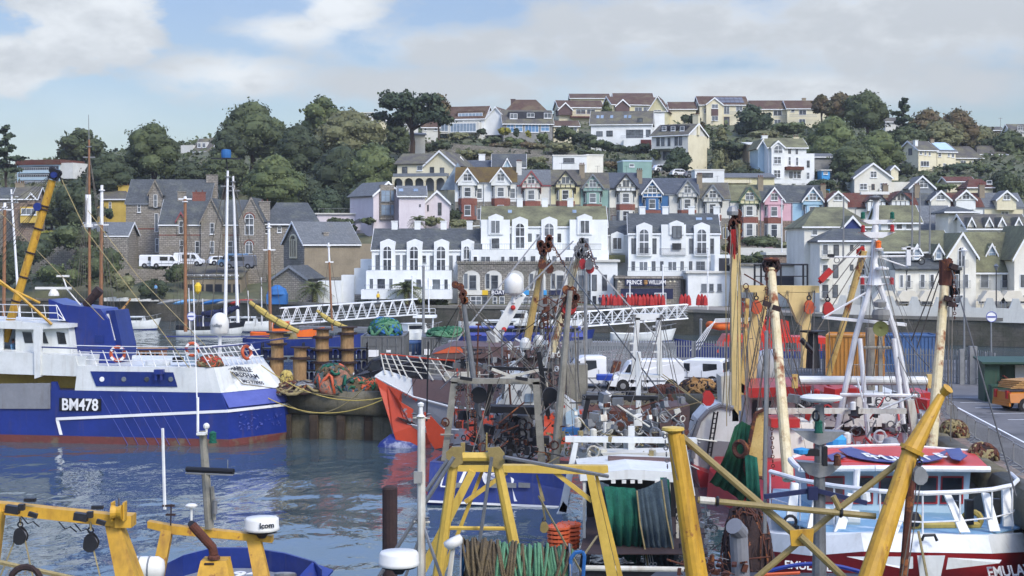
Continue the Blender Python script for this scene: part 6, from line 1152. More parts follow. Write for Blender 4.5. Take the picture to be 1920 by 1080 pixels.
def barrier(a,c,lab):
 L=(c-a).length;T=thing('crowd_barrier',lab,'barrier',a,atan2(c.y-a.y,c.x-a.x),'steel crowd barriers along the quay edge',world=False);b=MB();b.path([(0,0,.15),(0,0,.95),(.1,0,1.08),(L-.1,0,1.08),(L,0,.95),(L,0,.15)],.025,5);b.tube((0,0,.25),(L,0,.25),.02);b.build('frame','galv',T)
 b=MB();[b.tube((L*(i+1)/14,0,.25),(L*(i+1)/14,0,1.08),.012,n=4)for i in range(13)];b.build('bars','galv',T);b=MB()
 for x in(.25,L-.25):b.tube((x,-.35,.02),(x,.35,.02),.02);b.tube((x,-.35,.02),(x,0,.25),.02);b.tube((x,.35,.02),(x,0,.25),.02)
 b.build('foot','galv',T)
bp=[(25.2,93.5),(24.6,90.7),(23.9,88),(23.5,85.3),(23.0,82.6),(22.7,79.8),(22.3,77),(22.1,74.2),(21.8,71.4),(21.5,68.6),(21.2,65.8)]
for i,(p,q)in enumerate(zip(bp,bp[1:])):barrier(Vector((p[0],p[1],QZ)),Vector((q[0]+.1,q[1]+.3,QZ)),'crowd barrier %s counted from the far end along the right quay edge'%('first','second','third','fourth','fifth','sixth','seventh','eighth','ninth','tenth')[i])
q=qp(1650,112);barrier(q,q+Vector((2.4,0,0)),'crowd barrier standing before the orange container behind the tripod mast');q=qp(1592,112);barrier(q,q+Vector((2.2,0,0)),'crowd barrier left of the other one before the orange container')
dproto=None;dl={}
def drum(p,R_,h,lab):
 T=thing('cable_drum',lab,'cable drum',p,0,'wooden cable drums stacked on the quay',world=False);b=MB();b.lathe((0,0,0),[(R_*.66,.06),(R_*.62,h/2),(R_*.66,h-.06)],14);b.build('core','spoolwood',T);
 for z in(0,h-.07):b=MB();b.lathe((0,0,z),[(.02,0),(R_,0),(R_,.07),(.02,.07)],18);b.build('flange','rustdark',T)
 return T
for sx_,d,lv,nm in((519,106,((693,.95),(672,.95),(645,.85)),'left'),(562,105.5,((693,.75),(671,.8)),'second'),(604,106.5,((700,.85),(679,.8),(656,.85),(632,.6)),'third'),(651,107,((700,.8),(679,.85),(655,1.05),(624,.45)),'right')):
 s=F/d;z=QZ
 tops={'left':(693,672,645,622),'second':(693,671,650),'third':(700,679,656,632,616),'right':(700,679,655,625,612)}[nm];zz=[QZ]+[at(0,y,d).z for y in tops[1:]]
 for k in range(len(zz)-1):
  p=qp(sx_+(k%2),d);p.z=zz[k]+.003;drum(p,.7-.05*(k%2),zz[k+1]-zz[k]-.006,'%s drum %s of the %s stack of cable drums'%('wooden',('at the bottom','second from the bottom','third from the bottom','on top')[k],nm+('most' if nm in('left','right')else '')))
for i,(px,d,lab)in enumerate(((506,109,'left of'),(583,109,'right of the second of'),(628,109.5,'right of the third of'),(672,109,'right of'))):
 T=thing('bottle_rack','crate rack with blue drums standing %s the cable drum stacks'%lab,'rack',qp(px,d),0,'crate racks between the cable drums',world=False);b=MB()
 for k in range(4):b.box(-.6,.6,0,.8,.1+k*.75,.2+k*.75)
 [b.box(x,x+.08,y,y+.08,0,2.8)for x in(-.6,.52)for y in(0,.72)];b.build('frame','darksteel',T);b=MB();[b.lathe((-.35+j*.35,.4,.2+k*.75),[(.14,0),(.14,.5),(.05,.58)],8)for j in range(3)for k in range(3)];b.build('drums','navycover',T)
def heap(px,py,d,w,h,mats,label,nm='net_heap',n=34,r=.09,cat='net',base=None,seed=1,flat=1.):
 """tangled heap: a lumpy mass with loops of rope or net over it"""
 c=qp(px,d)if base is None else base;R_=random.Random(seed);b=MB();k=16;rings=[]
 for i in range(8):
  t=i/7;ring=[]
  for j in range(k):a=2*pi*j/k;q=w/2*cos(t*pi/2*.97)**.7*(1+.16*sin(a*3+i)+.1*R_.uniform(-1,1));ring.append((c.x+cos(a)*q,c.y+sin(a)*q*flat,c.z+h*sin(t*pi/2)*(1+.08*R_.uniform(-1,1))))
  rings.append(ring)
 b.loft(rings,mi=0)
 for i in range(n):
  a=R_.uniform(0,2*pi);pts=[];t0=R_.uniform(.05,.8);L=R_.uniform(.8,2.5)
  for j in range(9):aa=a+L*j/8;t=min(.97,max(.02,t0+.25*sin(j*R_.uniform(.6,1.4))));q=w/2*cos(t*pi/2)**.7*1.06;pts.append((c.x+cos(aa)*q,c.y+sin(aa)*q*flat,c.z+h*sin(t*pi/2)*1.04))
  b.path(pts,r*R_.uniform(.6,1.3),5,mi=1+i%(len(mats)-1))
 return solo(nm,b,mats,label,cat,'heaps of net and rope on the quay',True)
heap(624,735,102.8,2.5,1.75,['orangenet','greennet','greynet','orange','dirtynet'],'large heap of orange and green netting on the quay edge by the black van',seed=4);heap(668,735,102.6,1.9,.95,['dirtynet','brightnet','orange','greynet'],'low heap of brown and green netting right of the large orange heap',seed=5);heap(698,735,102.6,1.5,.85,['dirtynet','orange','brightnet'],'small net heap partly behind the grey and orange bow',seed=6)
heap(560,735,102.8,3.2,.7,['rustdark','rust','rope','steel'],'low tangle of rusty chain and rope in front of the cable drums',nm='chain_heap',seed=7,cat='heap');heap(537,735,103.2,.9,1.3,['signyellow','ropeyellow','dirtynet'],'yellow bundled net hanging by the trawler stern',seed=8)
heap(722,628,114,2.2,1.15,['ropeheap_blue','brightnet','bluetarp','greenrope'],'heap of blue and green hose coiled on top of the grey container',nm='rope_heap',r=.12,base=Vector((at(722,0,114).x,114,at(0,630,112.5).z)),seed=9);heap(835,628,117,3.,.6,['greenrope','brightnet','greenrope'],'flat green rope coil lying on the second grey container',nm='rope_heap',r=.1,base=Vector((at(838,0,118).x,118.5,at(0,632,117).z)),seed=10)
heap(1800,840,78,1.3,.75,['rustdark','rust','rope'],'pile of rusty rings and dredge gear beside the barriers on the right quay',nm='chain_heap',base=Vector((22.0,79.6,QZ)),seed=11,cat='heap');heap(1310,720,102,2.6,.9,['dirtynet','timber','rustdark'],'brown heap of nets and timber before the white compact van',seed=12);heap(1250,700,101,2.2,.6,['rustdark','rust'],'rusty heap of gear before the white panel van',nm='chain_heap',seed=13,cat='heap')
b=MB();a,c=qp(1296,101.2),qp(1330,101.4);b.extr([a+Vector((0,0,.9)),c+Vector((0,0,.1)),c+Vector((.2,0,.35)),a+Vector((.2,0,1.15))],(0,.6,0));solo('timber_boards',b,'timber','fresh wooden boards leaning on the brown heap before the compact van','boards')
b=MB()
for k in range(4):b.cbox(qp(1146,106)+Vector((k*.12,0,.9)),.12,1.2,1.8,ry=.25)
solo('rusty_plates',b,'rust','rust orange steel plates leaning behind the truck cab','plates')
p=at(1520,700,150);T=thing('lifeboat','orange and red lifeboat with inflatable on its roof behind the palisade fence','lifeboat',(p.x+3.5,p.y,0),pi,None,world=False);R=hull(16,5,2.5,.6);hull_mesh(R).build('hull',['hullblue2','hullblue2','red'],T,smooth=True);deck_mesh(R).build('deck','lboatred',T)
b=MB();b.extr([(2,-1.7,2.3),(12.6,-1.7,2.3),(11.6,-1.6,3.9),(7.8,-1.6,4.),(7.2,-1.6,3.8),(2.2,-1.6,3.7)],(0,3.4,0));o=b.build('superstructure','lboatred',T)
for(x0,x1)in((10.2,11.3),(3,4.1),(5.2,6.2)):b=MB();b.box(x0,x1,1.6,1.76,2.6,3.4);b.build('window','darkpane',o)
b=MB();b.extr([(5.6,-1.2,3.7),(9.0,-1.2,3.9),(8.8,-1.1,5.2),(7.2,-1.1,5.6),(5.8,-1.1,5.2)],(0,2.4,0));b.build('upper_bridge','lboatred',T);b=MB();b.path([(12.2,.8,4.7),(8.6,.8,4.7),(8.6,-.8,4.7),(12.2,-.8,4.7),(13.0,0,4.8)],.36,8,closed=True);b.build('inflatable','lorange',T,smooth=True)
b=MB()
for k in range(4):b.path([(15-k*.25,1.9,2.5),(13.4-k*.2,1.7,4.6+k*.15),(12.6,1.2,5.1+k*.1),(9,1.2,5.2+k*.1)],.04,5)
b.build('rail','palerail',T)
def pf(b,f,pts,thick,inn=0.,mi=None):
 """polygon given in photo pixels on facade f, extruded inward"""
 v=Vector((-f.s,f.c,0));return b.extr([f.w(x,y,inn)for x,y in pts],v*thick,mi)
def pt(b,f,a,c,r,r2=None,inn=0.,inn2=None,n=6,mi=None):return b.tube(f.w(*a,inn),f.w(*c,inn if inn2 is None else inn2),r,r2,n,mi)
def PB(name,T,m,fn,smooth=False):
 b=MB();fn(b);return b.build(name,m,T,smooth)
def D(px,py,d):return at(px,py,d)
def block(px,py,d,h,m,lab,group='hanging pulley blocks',rope=None):
 """a pulley block hanging from a shackle: cheeks > sheave, hook"""
 c=at(px,py,d);T=thing('pulley_block',lab,'pulley block',c,0,group);w=h*.3
 b=MB()
 for s in(-1,1):b.extr([c+Vector((w*cos(a)*(.8 if sin(a)>0 else 1),s*w*.45,h*.36*sin(a)-h*.1))for a in[i*pi/5 for i in range(10)]],(0,s*w*.15,0))
 b.build('cheek',m,T);b=MB();b.lathe(c-Vector((0,0,h*.12)),[(.01,-w*.4),(w*.8,-w*.4),(w*.6,0),(w*.8,w*.4),(.01,w*.4)],12,'Y');b.build('sheave','steel',T)
 b=MB();b.ring(c+Vector((0,0,h*.36)),w*.35,w*.12,(0,1,0),8);b.ring(c+Vector((0,0,h*.54)),w*.3,w*.1,(1,0,0),8);b.build('shackle','darksteel',T)
 return T
def radar_dome(px,py,d,R_,h,lab,name='radar_dome',base='darksteel',wr=None,tilt=None):
 c=at(px,py,d);T=thing(name,lab,'radar',c,0);b=MB();b.lathe(c,[(R_*.5,0),(R_*.93,.02),(R_,h*.12),(R_*.99,h*.3),(R_*.97,h*.34),(R_*.96,h*.85),(R_*.88,h),(R_*.02,h*1.04)],24);b.build('casing','radome',T,smooth=True)
 b=MB();b.lathe(c,[(R_*.2,-h*.5),(R_*.35,-h*.2),(R_*.85,-.02),(R_*.5,.0)],16);b.build('base',base,T)
 if wr:text(wr,h*.55,'trimdark',T,c+Vector((R_*.42,-R_*.9,h*.6)),(.9,.42,0),(0,0,1))
 return T
def sat_dome(px,py,d,R_,h,lab,wr=None,post=1.):
 c=at(px,py,d);T=thing('satellite_dome',lab,'satellite dome',c-Vector((0,0,post)),0,'white satellite domes');b=MB();b.lathe(c,[(R_*.85,0),(R_,h*.05),(R_,h*.5)]+[(max(.01,R_*cos(a)),h*.5+h*.5*sin(a))for a in[i*pi/14 for i in range(1,8)]],20);b.build('dome','radome',T,smooth=True)
 b=MB();b.lathe(c,[(R_*.2,-post),(R_*.2,-.15),(R_*.7,0),(.01,0)],12);b.build('pedestal','palerail',T)
 if wr:text(wr,h*.2,'trimgrey',T,c+Vector((-R_*.25,-R_*1.0,h*.42)),(1,-.2,0),(0,0,1))
 return T
def light(b,p,m=None,r=.09):b.lathe(p,[(r*1.2,-r*1.6),(r*1.2,-r*1.2),(r,-r*1.2),(r,r*1.2),(r*1.2,r*1.2),(r*.3,r*1.8)],8)
def lifebuoy(c,R_,lab,ax=(0,1,0)):
 T=thing('lifebuoy',lab,'lifebuoy',c-Vector((0,0,R_)),0,'orange lifebuoys');b=MB();b.ring(c,R_,R_*.27,ax,20);b.build('ring','orange',T,smooth=True);b=MB();[b.cbox(c+Vector((cos(a)*R_,0,sin(a)*R_)),R_*.35,R_*.62,R_*.62,ry=-a)for a in(.8,2.4,3.9,5.5)];b.build('band','dwhite',T);return T
# ================================================================ blue and white trawler at the left
SF=Face(430,838,98.2,-.171);P0=SF.O
BT=thing('fishing_trawler','big blue and white trawler with blue funnel, its name on the stern','trawler',(P0.x-8,P0.y+5,0))
def HP(u,inn,z):return Vector((P0.x+u*SF.c-inn*SF.s,P0.y+u*SF.s+inn*SF.c,z))
ST={0:(0,0,0),.46:(0,0,0),2.1:(-.1,-.12,.0),3.3:(-.55,-.45,.05),4.85:(-1.0,-1.7,.25)}
def outline(z,sh,u0=None,bow=-31,k=1.):
 a,c,tin=sh;pts=[(-24,.9*k),(-15,.0)]if u0 is None else[(u0,0)]
 pts+=[(a-.5,0),(a,tin*.2),(2.29+c,4.2),(2.29+c,5.1),(a,9.3),(a-.5,9.3)];pts+=[(-15,9.3),(-24,8.4),(bow,4.65)]if u0 is None else[(u0,9.3)]
 return[HP(u,i,z)for u,i in pts]
b=MB();b.loft([outline(-1,(-1.2,-1.6,0)),outline(-.02,(0,-.1,0)),outline(.46,ST[.46]),outline(2.1,ST[2.1]),outline(3.3,ST[3.3])],mis=[1,1,0,0,0]);HU=b.build('hull',['hullblue','antifoul'],BT)
ua=SF.u(140);UW=PB('upper_hull',BT,'boatwhite',lambda b:b.loft([outline(3.31,ST[3.3],ua),outline(4.85,ST[4.85],ua+.2)]))
def band(b):A,C_=HP(-.08,-.03,2.12),HP(2.2,4.2,2.12);E=HP(2.22,5.1,2.12);s=SF.w(105,786,-.04);s.z=1.42;[b.extr([p,q,q+Vector((0,0,.17)),p+Vector((0,0,.17))],(.02,-.04,0))for p,q in((s,A),(A,C_),(C_,E))];e=SF.w(112,815,-.04);b.extr([s,s+Vector((.2,0,0)),e+Vector((.2,0,0)),e],(.01,-.03,0))
PB('rubbing_strake',BT,'dwhite',band)
def lband(b):A,C_,E=HP(-.1,.1,2.4),HP(2.2,4.2,2.4),HP(2.2,5.1,2.4);A2,C2,E2=HP(-.55,.1,3.28),HP(1.86,4.2,3.28),HP(1.86,5.1,3.28);o=Vector((.03,-.03,0));b.extr([A+o,C_+o,C2+o,A2+o],(.02,-.02,0));b.extr([C_+o,E+o,E2+o,C2+o],(.02,-.01,0))
PB('transom_band',BT,'lightblueband',lband)
PB('fender_line',BT,'lightblueband',lambda b:[b.tube(SF.w(188+i*19.5,742,-.02),SF.w(240+i*19.5,834,-.02),.018,n=4)for i in range(7)])
def port(b):pf(b,SF,[(170,696),(325,698),(333,725),(181,724)],.05,-.06)
PN=PB('side_panel',BT,'hullblue2',port)
for i,px in enumerate((192,233,276,321)):
 b=MB();c=SF.w(px,711,-.08);b.lathe(c,[(.01,-.03),(.14,-.03),(.16,.0),(.16,.03),(.01,.03)],14,'Y');b.build('porthole','pane' if i else 'dwhite',PN)
PB('hawse_bracket',BT,'hullblue',lambda b:(pf(b,SF,[(293,692),(310,692),(310,701),(293,701)],.3,-.4),[pf(b,SF,[(x,701),(x+4,701),(x+4,712),(x,712)],.1,-.35)for x in(294,304)]))
NP=PB('number_board',BT,'black',lambda b:pf(b,SF,[(112,746),(190,748),(190,771),(112,770)],.05,-.07));text('BM478',1.0,'dwhite',NP,SF.w(151,759.5,-.1),(SF.c,SF.s,0),(0,0,1),font_scale=(.86,1.02),depth=.02,name='registration_number')
A,C_=HP(-.8,.4,4.1),HP(1.1,4.2,4.1);rt=(C_-A).normalized();up=(HP(.6,4.2,4.85)-HP(1.86,4.2,3.3)).normalized();nm=rt.cross(up)
for i,(t_,s_)in enumerate((('DANIELLE',.5),('BRIXHAM',.5),('IMO 978905',.36))):
 c=HP(.55,3.2,4.1)+up*(.48-.55*i)+rt*(.16*i-1.25)+nm*.3;text(t_,s_,'trimdark',UW,c,rt-up*.2,up+rt*.1,font_scale=(.95,.95),depth=.01,name='ship_name')
b=MB();r=random.Random(4)
for i in range(46):
 t_=r.uniform(.15,.9);z=r.uniform(.9,1.9);q=HP(-.02+2.3*t_,4.2*t_,z)+Vector((.03,-.03,0));b.extr([q+rt*r.uniform(-.15,.15)+Vector((0,0,r.uniform(-.09,.09)))for _ in range(4)],(.005,-.005,0))
b.build('paint_scuffs','lightblueband',BT)
PB('bulwark_step',BT,'hullblue',lambda b:pf(b,SF,[(96,716),(104,716),(110,733),(135,737),(137,745),(96,745)],.3,-.01));PB('steel_shutter',BT,'plaingrey',lambda b:pf(b,SF,[(-80,720),(95,718),(95,766),(-80,766)],.1,-.12))
PB('deck_interior',BT,'paleyel',lambda b:pf(b,SF,[(-80,700),(150,703),(152,722),(130,738),(-80,738)],.1,1.6));PB('shelter_deck',BT,'boatwhite',lambda b:(pf(b,SF,[(-80,655),(140,667),(152,706),(90,704),(-80,698)],8.6,.05)))
PB('shelter_pillar',BT,'boatwhite',lambda b:pf(b,SF,[(64,612),(76,612),(77,706),(66,710)],.4,-.1));PB('shelter_front',BT,'boatwhite',lambda b:pf(b,SF,[(118,668),(160,668),(155,706),(150,706),(128,690)],8,.1))
W2=Face(430,838,99.6,-.171)
WH=PB('wheelhouse',BT,'boatwhite',lambda b:[pf(b,W2,q,.12)for q in([(-80,606),(6,606),(6,660),(-80,660)],[(29,606),(66,606),(66,660),(29,660)],[(6,606),(29,606),(29,616),(6,616)],[(6,656),(29,656),(29,660),(6,660)],[(66,606),(126,608),(134,668),(66,662)])]+[pf(b,W2,[(-80,606),(126,608),(134,668),(-80,660)],.1,3.6),pf(b,W2,[(124,608),(128,608),(136,668),(132,668)],3.6),pf(b,W2,[(-80,600),(40,602),(40,604),(-80,604)],3.6)])
for q in([(42,622),(59,623),(62,643),(47,643)],[(71,622),(84,623),(91,644),(76,643)],[(106,622),(121,624),(125,645),(110,645)]):b=MB();pf(b,W2,q,.05,-.04);b.build('window','darkpane',WH)
PB('wheelhouse_roof',BT,'boatwhite',lambda b:pf(b,W2,[(-80,598),(135,607),(135,614),(60,617),(-80,612)],5,-.5))
p=W2.w(15,672,.7);person(0,0,0,1.72,'shirt','trousers','person in light blue shirt sitting in the open wheelhouse window of the blue trawler','fishermen aboard',1.2,True,world=Vector((p.x,p.y,p.z-.55)))
PB('cabin_railing',BT,'palerail',lambda b:[b.path([W2.w(-80,y-4,i),W2.w(107,y,i),W2.w(122,y+1+(600-y),i)],.035)for y in(573,587,599)for i in(0,)]+[pt(b,W2,(x,571),(x+5,602),.025)for x in(-20,5,33,58,82,105)])
FN=PB('funnel_casing',BT,'hullblue',lambda b:pf(b,W2,[(80,562),(108,572),(178,580),(192,600),(208,668),(205,690),(140,685),(122,610),(112,602),(82,600)],2.6,.8));PB('funnel_side',BT,'hullblue2',lambda b:pf(b,W2,[(184,584),(200,583),(215,652),(215,672),(203,672)],2.2,1.2))
b=MB();pf(b,W2,[(168,629),(184,630),(186,645),(168,644)],.04,.74);b.build('vent_grille','hullblue2',FN)
b=MB();pf(b,W2,[(186,590),(190,590),(203,640),(197,640)],.04,1.1);b.build('white_strip','palerail',FN)
EX=PB('exhaust_pipe',BT,'rustdark',lambda b:(pt(b,W2,(140,575),(161,551),.27,inn=1.6,n=10),pt(b,W2,(159,553),(167,544),.33,.31,inn=1.6,n=10)))
PB('radar_scanner',BT,'radome',lambda b:(b.cbox(W2.w(80,541.5,1.5),2.3,.25,.15),b.lathe(W2.w(81,556,1.5),[(.35,0),(.33,.15),(.2,.4),(.1,.45)],10),b.cbox(W2.w(89,519,2.2),.8,.2,.12),b.tube(W2.w(89,521,2.2),W2.w(100,545,2),.05),b.tube(W2.w(100,545,2),W2.w(130,580,2),.05)))
def stern_rails(b,m0=0):
 for y in(650,662,676):b.path([SF.w(135,y-2,.2),SF.w(215,y,.2),SF.w(395,y+1,.2)],.03,mi=1)
 for i in range(11):x=146+i*22;pt(b,SF,(x,657),(x+12,690),.035,inn=.2,mi=1)
 b.path([SF.w(74,651,.15),SF.w(225,656,.15),SF.w(350,655,.15),SF.w(430,650,1.6),W2.w(480,645,6.5)],.05,mi=0);b.path([SF.w(215,645,8),SF.w(350,646,8),W2.w(455,642,7.5)],.045,mi=0)
 q=[(388,688),(412,682),(440,678),(465,674),(485,672)]
 for i in range(12):t_=i/11;x,y=386+t_*102,690-t_*16;p=HP(-1.0-.2+1.9*t_+.0,4.2*t_,4.87);b.tube(p,p+Vector((-.75,-.1,1.25)),.035,n=5,mi=1)
 for h in(.4,.8,1.25):b.path([HP(-1.2,0,4.87)+Vector((-.6*h,-.08*h,h)),HP(.7,4.2,4.87)+Vector((-.6*h,-.08*h,h)),HP(.7,5.1,4.87)+Vector((-.6*h,-.08*h,h))],.035,mi=1)
PB('stern_railing',BT,['railblue','palerail'],stern_rails)
lifebuoy(SF.w(217,664,.3),.42,'orange lifebuoy leftmost on the rail by the blue funnel');lifebuoy(SF.w(355,656,.5),.38,'orange lifebuoy on the rail right of the thin white pole');lifebuoy(HP(.1,2.9,5.6),.4,'orange lifebuoy on the stern rail above the ship name',(1,-.6,.2))
b=MB();c=SF.w(282,687,1.2);b.lathe(c,[(.02,-.8),(.28,-.75),(.36,-.6),(.36,.6),(.28,.75),(.02,.8)],12,'X');solo('life_raft',b,'boatwhite','white life raft canister on the aft deck of the blue trawler','life raft')
b=MB();pf(b,SF,[(338,668),(365,668),(365,682),(338,682)],.8,.8);solo('deck_box',b,'paleblue','pale blue deck box behind the rail of the blue trawler','box');b=MB();pf(b,SF,[(314,672),(330,672),(330,681),(314,681)],.5,.8);solo('deck_motor',b,'black','black winch motor on the aft deck of the blue trawler','winch');heap(0,0,0,1.6,.6,['rope','orange','dirtynet','redcloth'],'red and brown rope pile by the stern rail of the blue trawler',nm='rope_heap',base=SF.w(384,688,.8),seed=21,r=.05)
sat_dome(412,626,101,.58,1.35,'white satellite dome on a post over the trawler stern, left of the two dome posts','intellian',1.6)
DK=thing('derrick','long yellow derrick with black and blue head block rising over the blue trawler','derrick',D(22,600,103));PB('boom',DK,'yellow',lambda b:(b.tube(D(8,640,103),D(98,338,103),.29,.25,10)));PB('head_fitting',DK,'black',lambda b:(b.cbox(D(103,327,103),.55,.6,.7,ry=.4),b.ball(D(98,318,103),.25),b.ring(D(110,325,103),.18,.06,(0,1,0)),b.tube(D(112,330,103),D(118,345,103),.07)));PB('head_sheave',DK,'hullblue2',lambda b:(b.lathe(D(101,328,102.6),[(.02,-.1),(.2,-.1),(.2,.1),(.02,.1)],12,'Y'),b.lathe(D(71,388,102.8),[(.02,-.15),(.27,-.15),(.27,.15),(.02,.15)],12,'Y')));PB('boom_band',DK,'rustdark',lambda b:[b.ring(D(8+90*t,640-302*t,103),.3,.06,D(98,338,103)-D(8,640,103),10)for t in(.25,.4,.55,.7,.82,.84)])
b=MB();b.tube(D(-20,512,101),D(38,555,101),.1);b.tube(D(38,555,101),D(97,608,101),.1);b.tube(D(-20,522,101.5),D(75,568,101.5),.085);solo('derrick_stay',b,'yellow','thin yellow struts crossing in front of the derrick foot','strut')
lines('rigging','wires running down from the yellow derrick head to the trawler stern',[((115,335,103),(160,430,102)),((0,398,108),(195,600,100)),((160,430,102),(355,690,98)),((165,395,108),(260,520,104)),((260,520,104),(455,720,99)),((455,720,99),(700,752,100))],.03,'rope',group=None)
lines('rigging','fan of dark wires from the derrick head to the left edge',[((100,325,103),(-20,410+i*22,104))for i in range(4)]+[((72,388,103),(-20,480+i*18,104))for i in range(4)],.022,group=None)
def sag(name,lab,a,c,dip,r,m,group=None):
 p,q=at(*a),at(*c);b=MB();b.path([p.lerp(q,i/14)-Vector((0,0,dip*4*(i/14)*(1-i/14)))for i in range(15)],r,5);return solo(name,b,m,lab,'rope',group)
sag('mooring_rope','yellow mooring rope from the trawler stern to the quay wall by the grey bow',(490,685,101),(716,746,98),.9,.035,'ropeyellow','mooring ropes of the blue trawler');sag('mooring_rope','lower mooring rope looping under the quay lip from the trawler corner',(500,745,101),(716,750,98),.9,.035,'ropeyellow','mooring ropes of the blue trawler');sag('mooring_rope','pale mooring rope dropping under the quay lip, lowest of the three',(538,757,102),(680,730,99),1.,.04,'rope','mooring ropes of the blue trawler')
# ================================================================ foreground left boat: yellow gantries
LB=thing('fishing_boat','small blue workboat with two yellow gantries and a grey deck','fishing boat',(-9,40,0))
GA=PB('aft_gantry',LB,'yellow',lambda b:(b.extr([D(-60,938,36),D(232,968,36.8),D(232,990,36.8),D(-60,958,36)],(0,.35,0)),b.extr([D(196,982,36.8),D(224,984,36.8),D(262,1110,36.4),D(222,1110,36.4)],(0,.3,0)),b.extr([D(222,984,36.8),D(228,984,37.3),D(275,1110,37),D(258,1110,36.4)],(.02,.2,0)),b.extr([D(215,966,36.6),D(246,968,36.8),D(246,990,36.8),D(215,990,36.6)],(0,.5,0)),b.extr([D(-10,960,36),D(4,960,36),D(-14,1110,36),D(-40,1110,36)],(0,.3,0))))
b=MB();b.lathe(D(219,960,36.5),[(.01,-.12),(.17,-.12),(.12,0),(.17,.12),(.01,.12)],14,'X');[b.cbox(D(x,958,36.6),.04,.26,.42)for x in(212,234)];b.build('rope_sheave','yellow',GA);b=MB();b.ring(D(223,945,36.7),.13,.015,(1,.3,0),14);b.build('wire_loop','wire',GA)
for i,x in enumerate((24,152)):
 b=MB();c=D(x,955 if i==0 else 969,35.8);b.cbox(c,.3,.2,.17,ry=.15);b.cbox(c+Vector((.2,0,.05)),.12,.16,.14);b.cbox(c+Vector((.42,.1,-.14)),.2,.1,.1,ry=.3);b.cbox(c+Vector((.25,.45,.14)),.25,.15,.08);b.build('deck_light','darksteel',GA)
PB('cable',LB,'black',lambda b:[b.path([D(x,y,36),D(x+12,y+14,36),D(x+22,y+10,36),D(x+34,y+20,36)],.015)for x,y in((40,968),(110,978),(140,982))])
BK=block(38,1000,36,.55,'darksteel','dark pulley block hanging from the left of the yellow gantry, with ropes running down');BK2=block(170,1012,36.2,.6,'darksteel','dark open pulley block hanging from the right part of the yellow gantry')
lines('block_rope','ropes leading down from the two hanging blocks of the yellow gantry',[((30,1008,36),(0,1082,36)),((46,1008,36),(62,1082,36)),((174,1025,36.2),(188,1082,36)),((38,968,36),(38,985,36)),((170,978,36),(170,995,36))],.02,'rope','rope')
PB('net_pole',LB,'rope',lambda b:b.tube(D(-20,1050,35),D(165,1090,35.5),.06));b=MB();b.ring(D(48,1092,35),.34,.07,(0,1,0),18);b.build('hose_reel','rustdark',LB)
GB=PB('fore_gantry',LB,'yellow',lambda b:(b.extr([D(276,978,41),D(322,986,41),D(510,1006,42),D(510,1018,42),D(430,1012,41.7),D(322,1002,41),D(276,990,41)],(0,.3,0)),b.extr([D(302,992,41),D(322,996,41),D(300,1110,40.6),D(276,1110,40.6)],(0,.25,0)),b.extr([D(462,1012,41.8),D(488,1014,41.8),D(510,1110,41.2),D(480,1110,41.2)],(0,.25,0))))
MP=PB('mast_pole',LB,'greywood',lambda b:(b.tube(D(393,990,41.3),D(380,808,41.3),.12,.1,8),b.tube(D(402,975,41.2),D(398,912,41.2),.05),b.tube(D(370,815,41.3),D(388,815,41.3),.05)))
PB('radar_bar',MP,'black',lambda b:b.tube(D(350,880,41),D(438,884,40.6),.075,n=8));PB('instrument_tray',MP,'galv',lambda b:(b.extr([D(347,886,41.2),D(436,890,41.2),D(436,892,41.2),D(347,889,41.2)],(0,.2,0)),b.tube(D(427,878,41),D(427,862,41),.012)))
PB('masthead_light',MP,'radome',lambda b:(b.ball(D(387,799,41.3),.085),b.tube(D(387,800,41.3),D(387,815,41.3),.035),b.extr([D(368,812,41),D(385,812,41),D(385,816,41),D(368,816,41)],(0,.3,0))));PB('green_light',MP,'greennet',lambda b:light(b,D(399,820,41.2)))
PB('signal_light',MP,'steel',lambda b:[light(b,D(403,y,41.1),r=.06)for y in(944,956)])
PB('whip_aerial',LB,'palerail',lambda b:(b.tube(D(309,955,41),D(305,803,41),.045,.04),b.tube(D(308,915,41),D(309,955,41),.03)));PB('aerial_bracket',LB,'rustdark',lambda b:(b.cbox(D(316,948,41),.32,.08,.05),b.cbox(D(320,965,41),.25,.08,.05),b.tube(D(321,945,41),D(320,985,41),.02)))
T3(MB(),(0,0,1),(1,1,1),.1);b=MB();T3(b,(371,800,41.4),(363,560,41.6),.02,.012);b.tube(D(371,810,41.4),D(371,745,41.4),.035);solo('whip_aerial',b,'dwhite','tall thin white aerial standing before the blue trawler hull','aerial')
PB('gps_dome',LB,'radome',lambda b:(b.lathe(D(359,952,41),[(.01,0),(.14,.02),(.16,.06),(.1,.1),(.01,.11)],12),b.tube(D(359,952,41),D(359,978,41),.03)))
EP=PB('exhaust_pipe',LB,'rust',lambda b:(b.path([D(360,984,40.2),D(376,1002,40.2),D(398,1026,40.3),D(401,1040,40.3)],.115,12),b.lathe(D(401,1048,40.3),[(.16,0),(.16,.06),(.12,.1)],12)));b=MB();b.tube(D(358.6,982.4,40.15),D(360,984,40.2),.095,n=12);b.build('pipe_mouth','black',EP)
EH=PB('engine_housing',LB,'yellow',lambda b:b.extr([D(376,1052,40.2),D(424,1052,40.2),D(436,1110,39.6),D(362,1110,39.6)],(0,.6,0)));PB('louvre',EH,'rustdark',lambda b:[b.extr([D(383,y,40.1),D(401,y,40.1),D(401,y+3.5,40.1),D(383,y+3.5,40.1)],(0,.05,0))for y in(1056,1063,1070)])
radar_dome(491,996,41.8,.46,.36,'white round radar with lettering on the right of the foreground yellow gantry',wr='Icom');PB('canister_frame',LB,'yellow',lambda b:b.cbox(D(491,1001,41.8),.2,.2,.08))
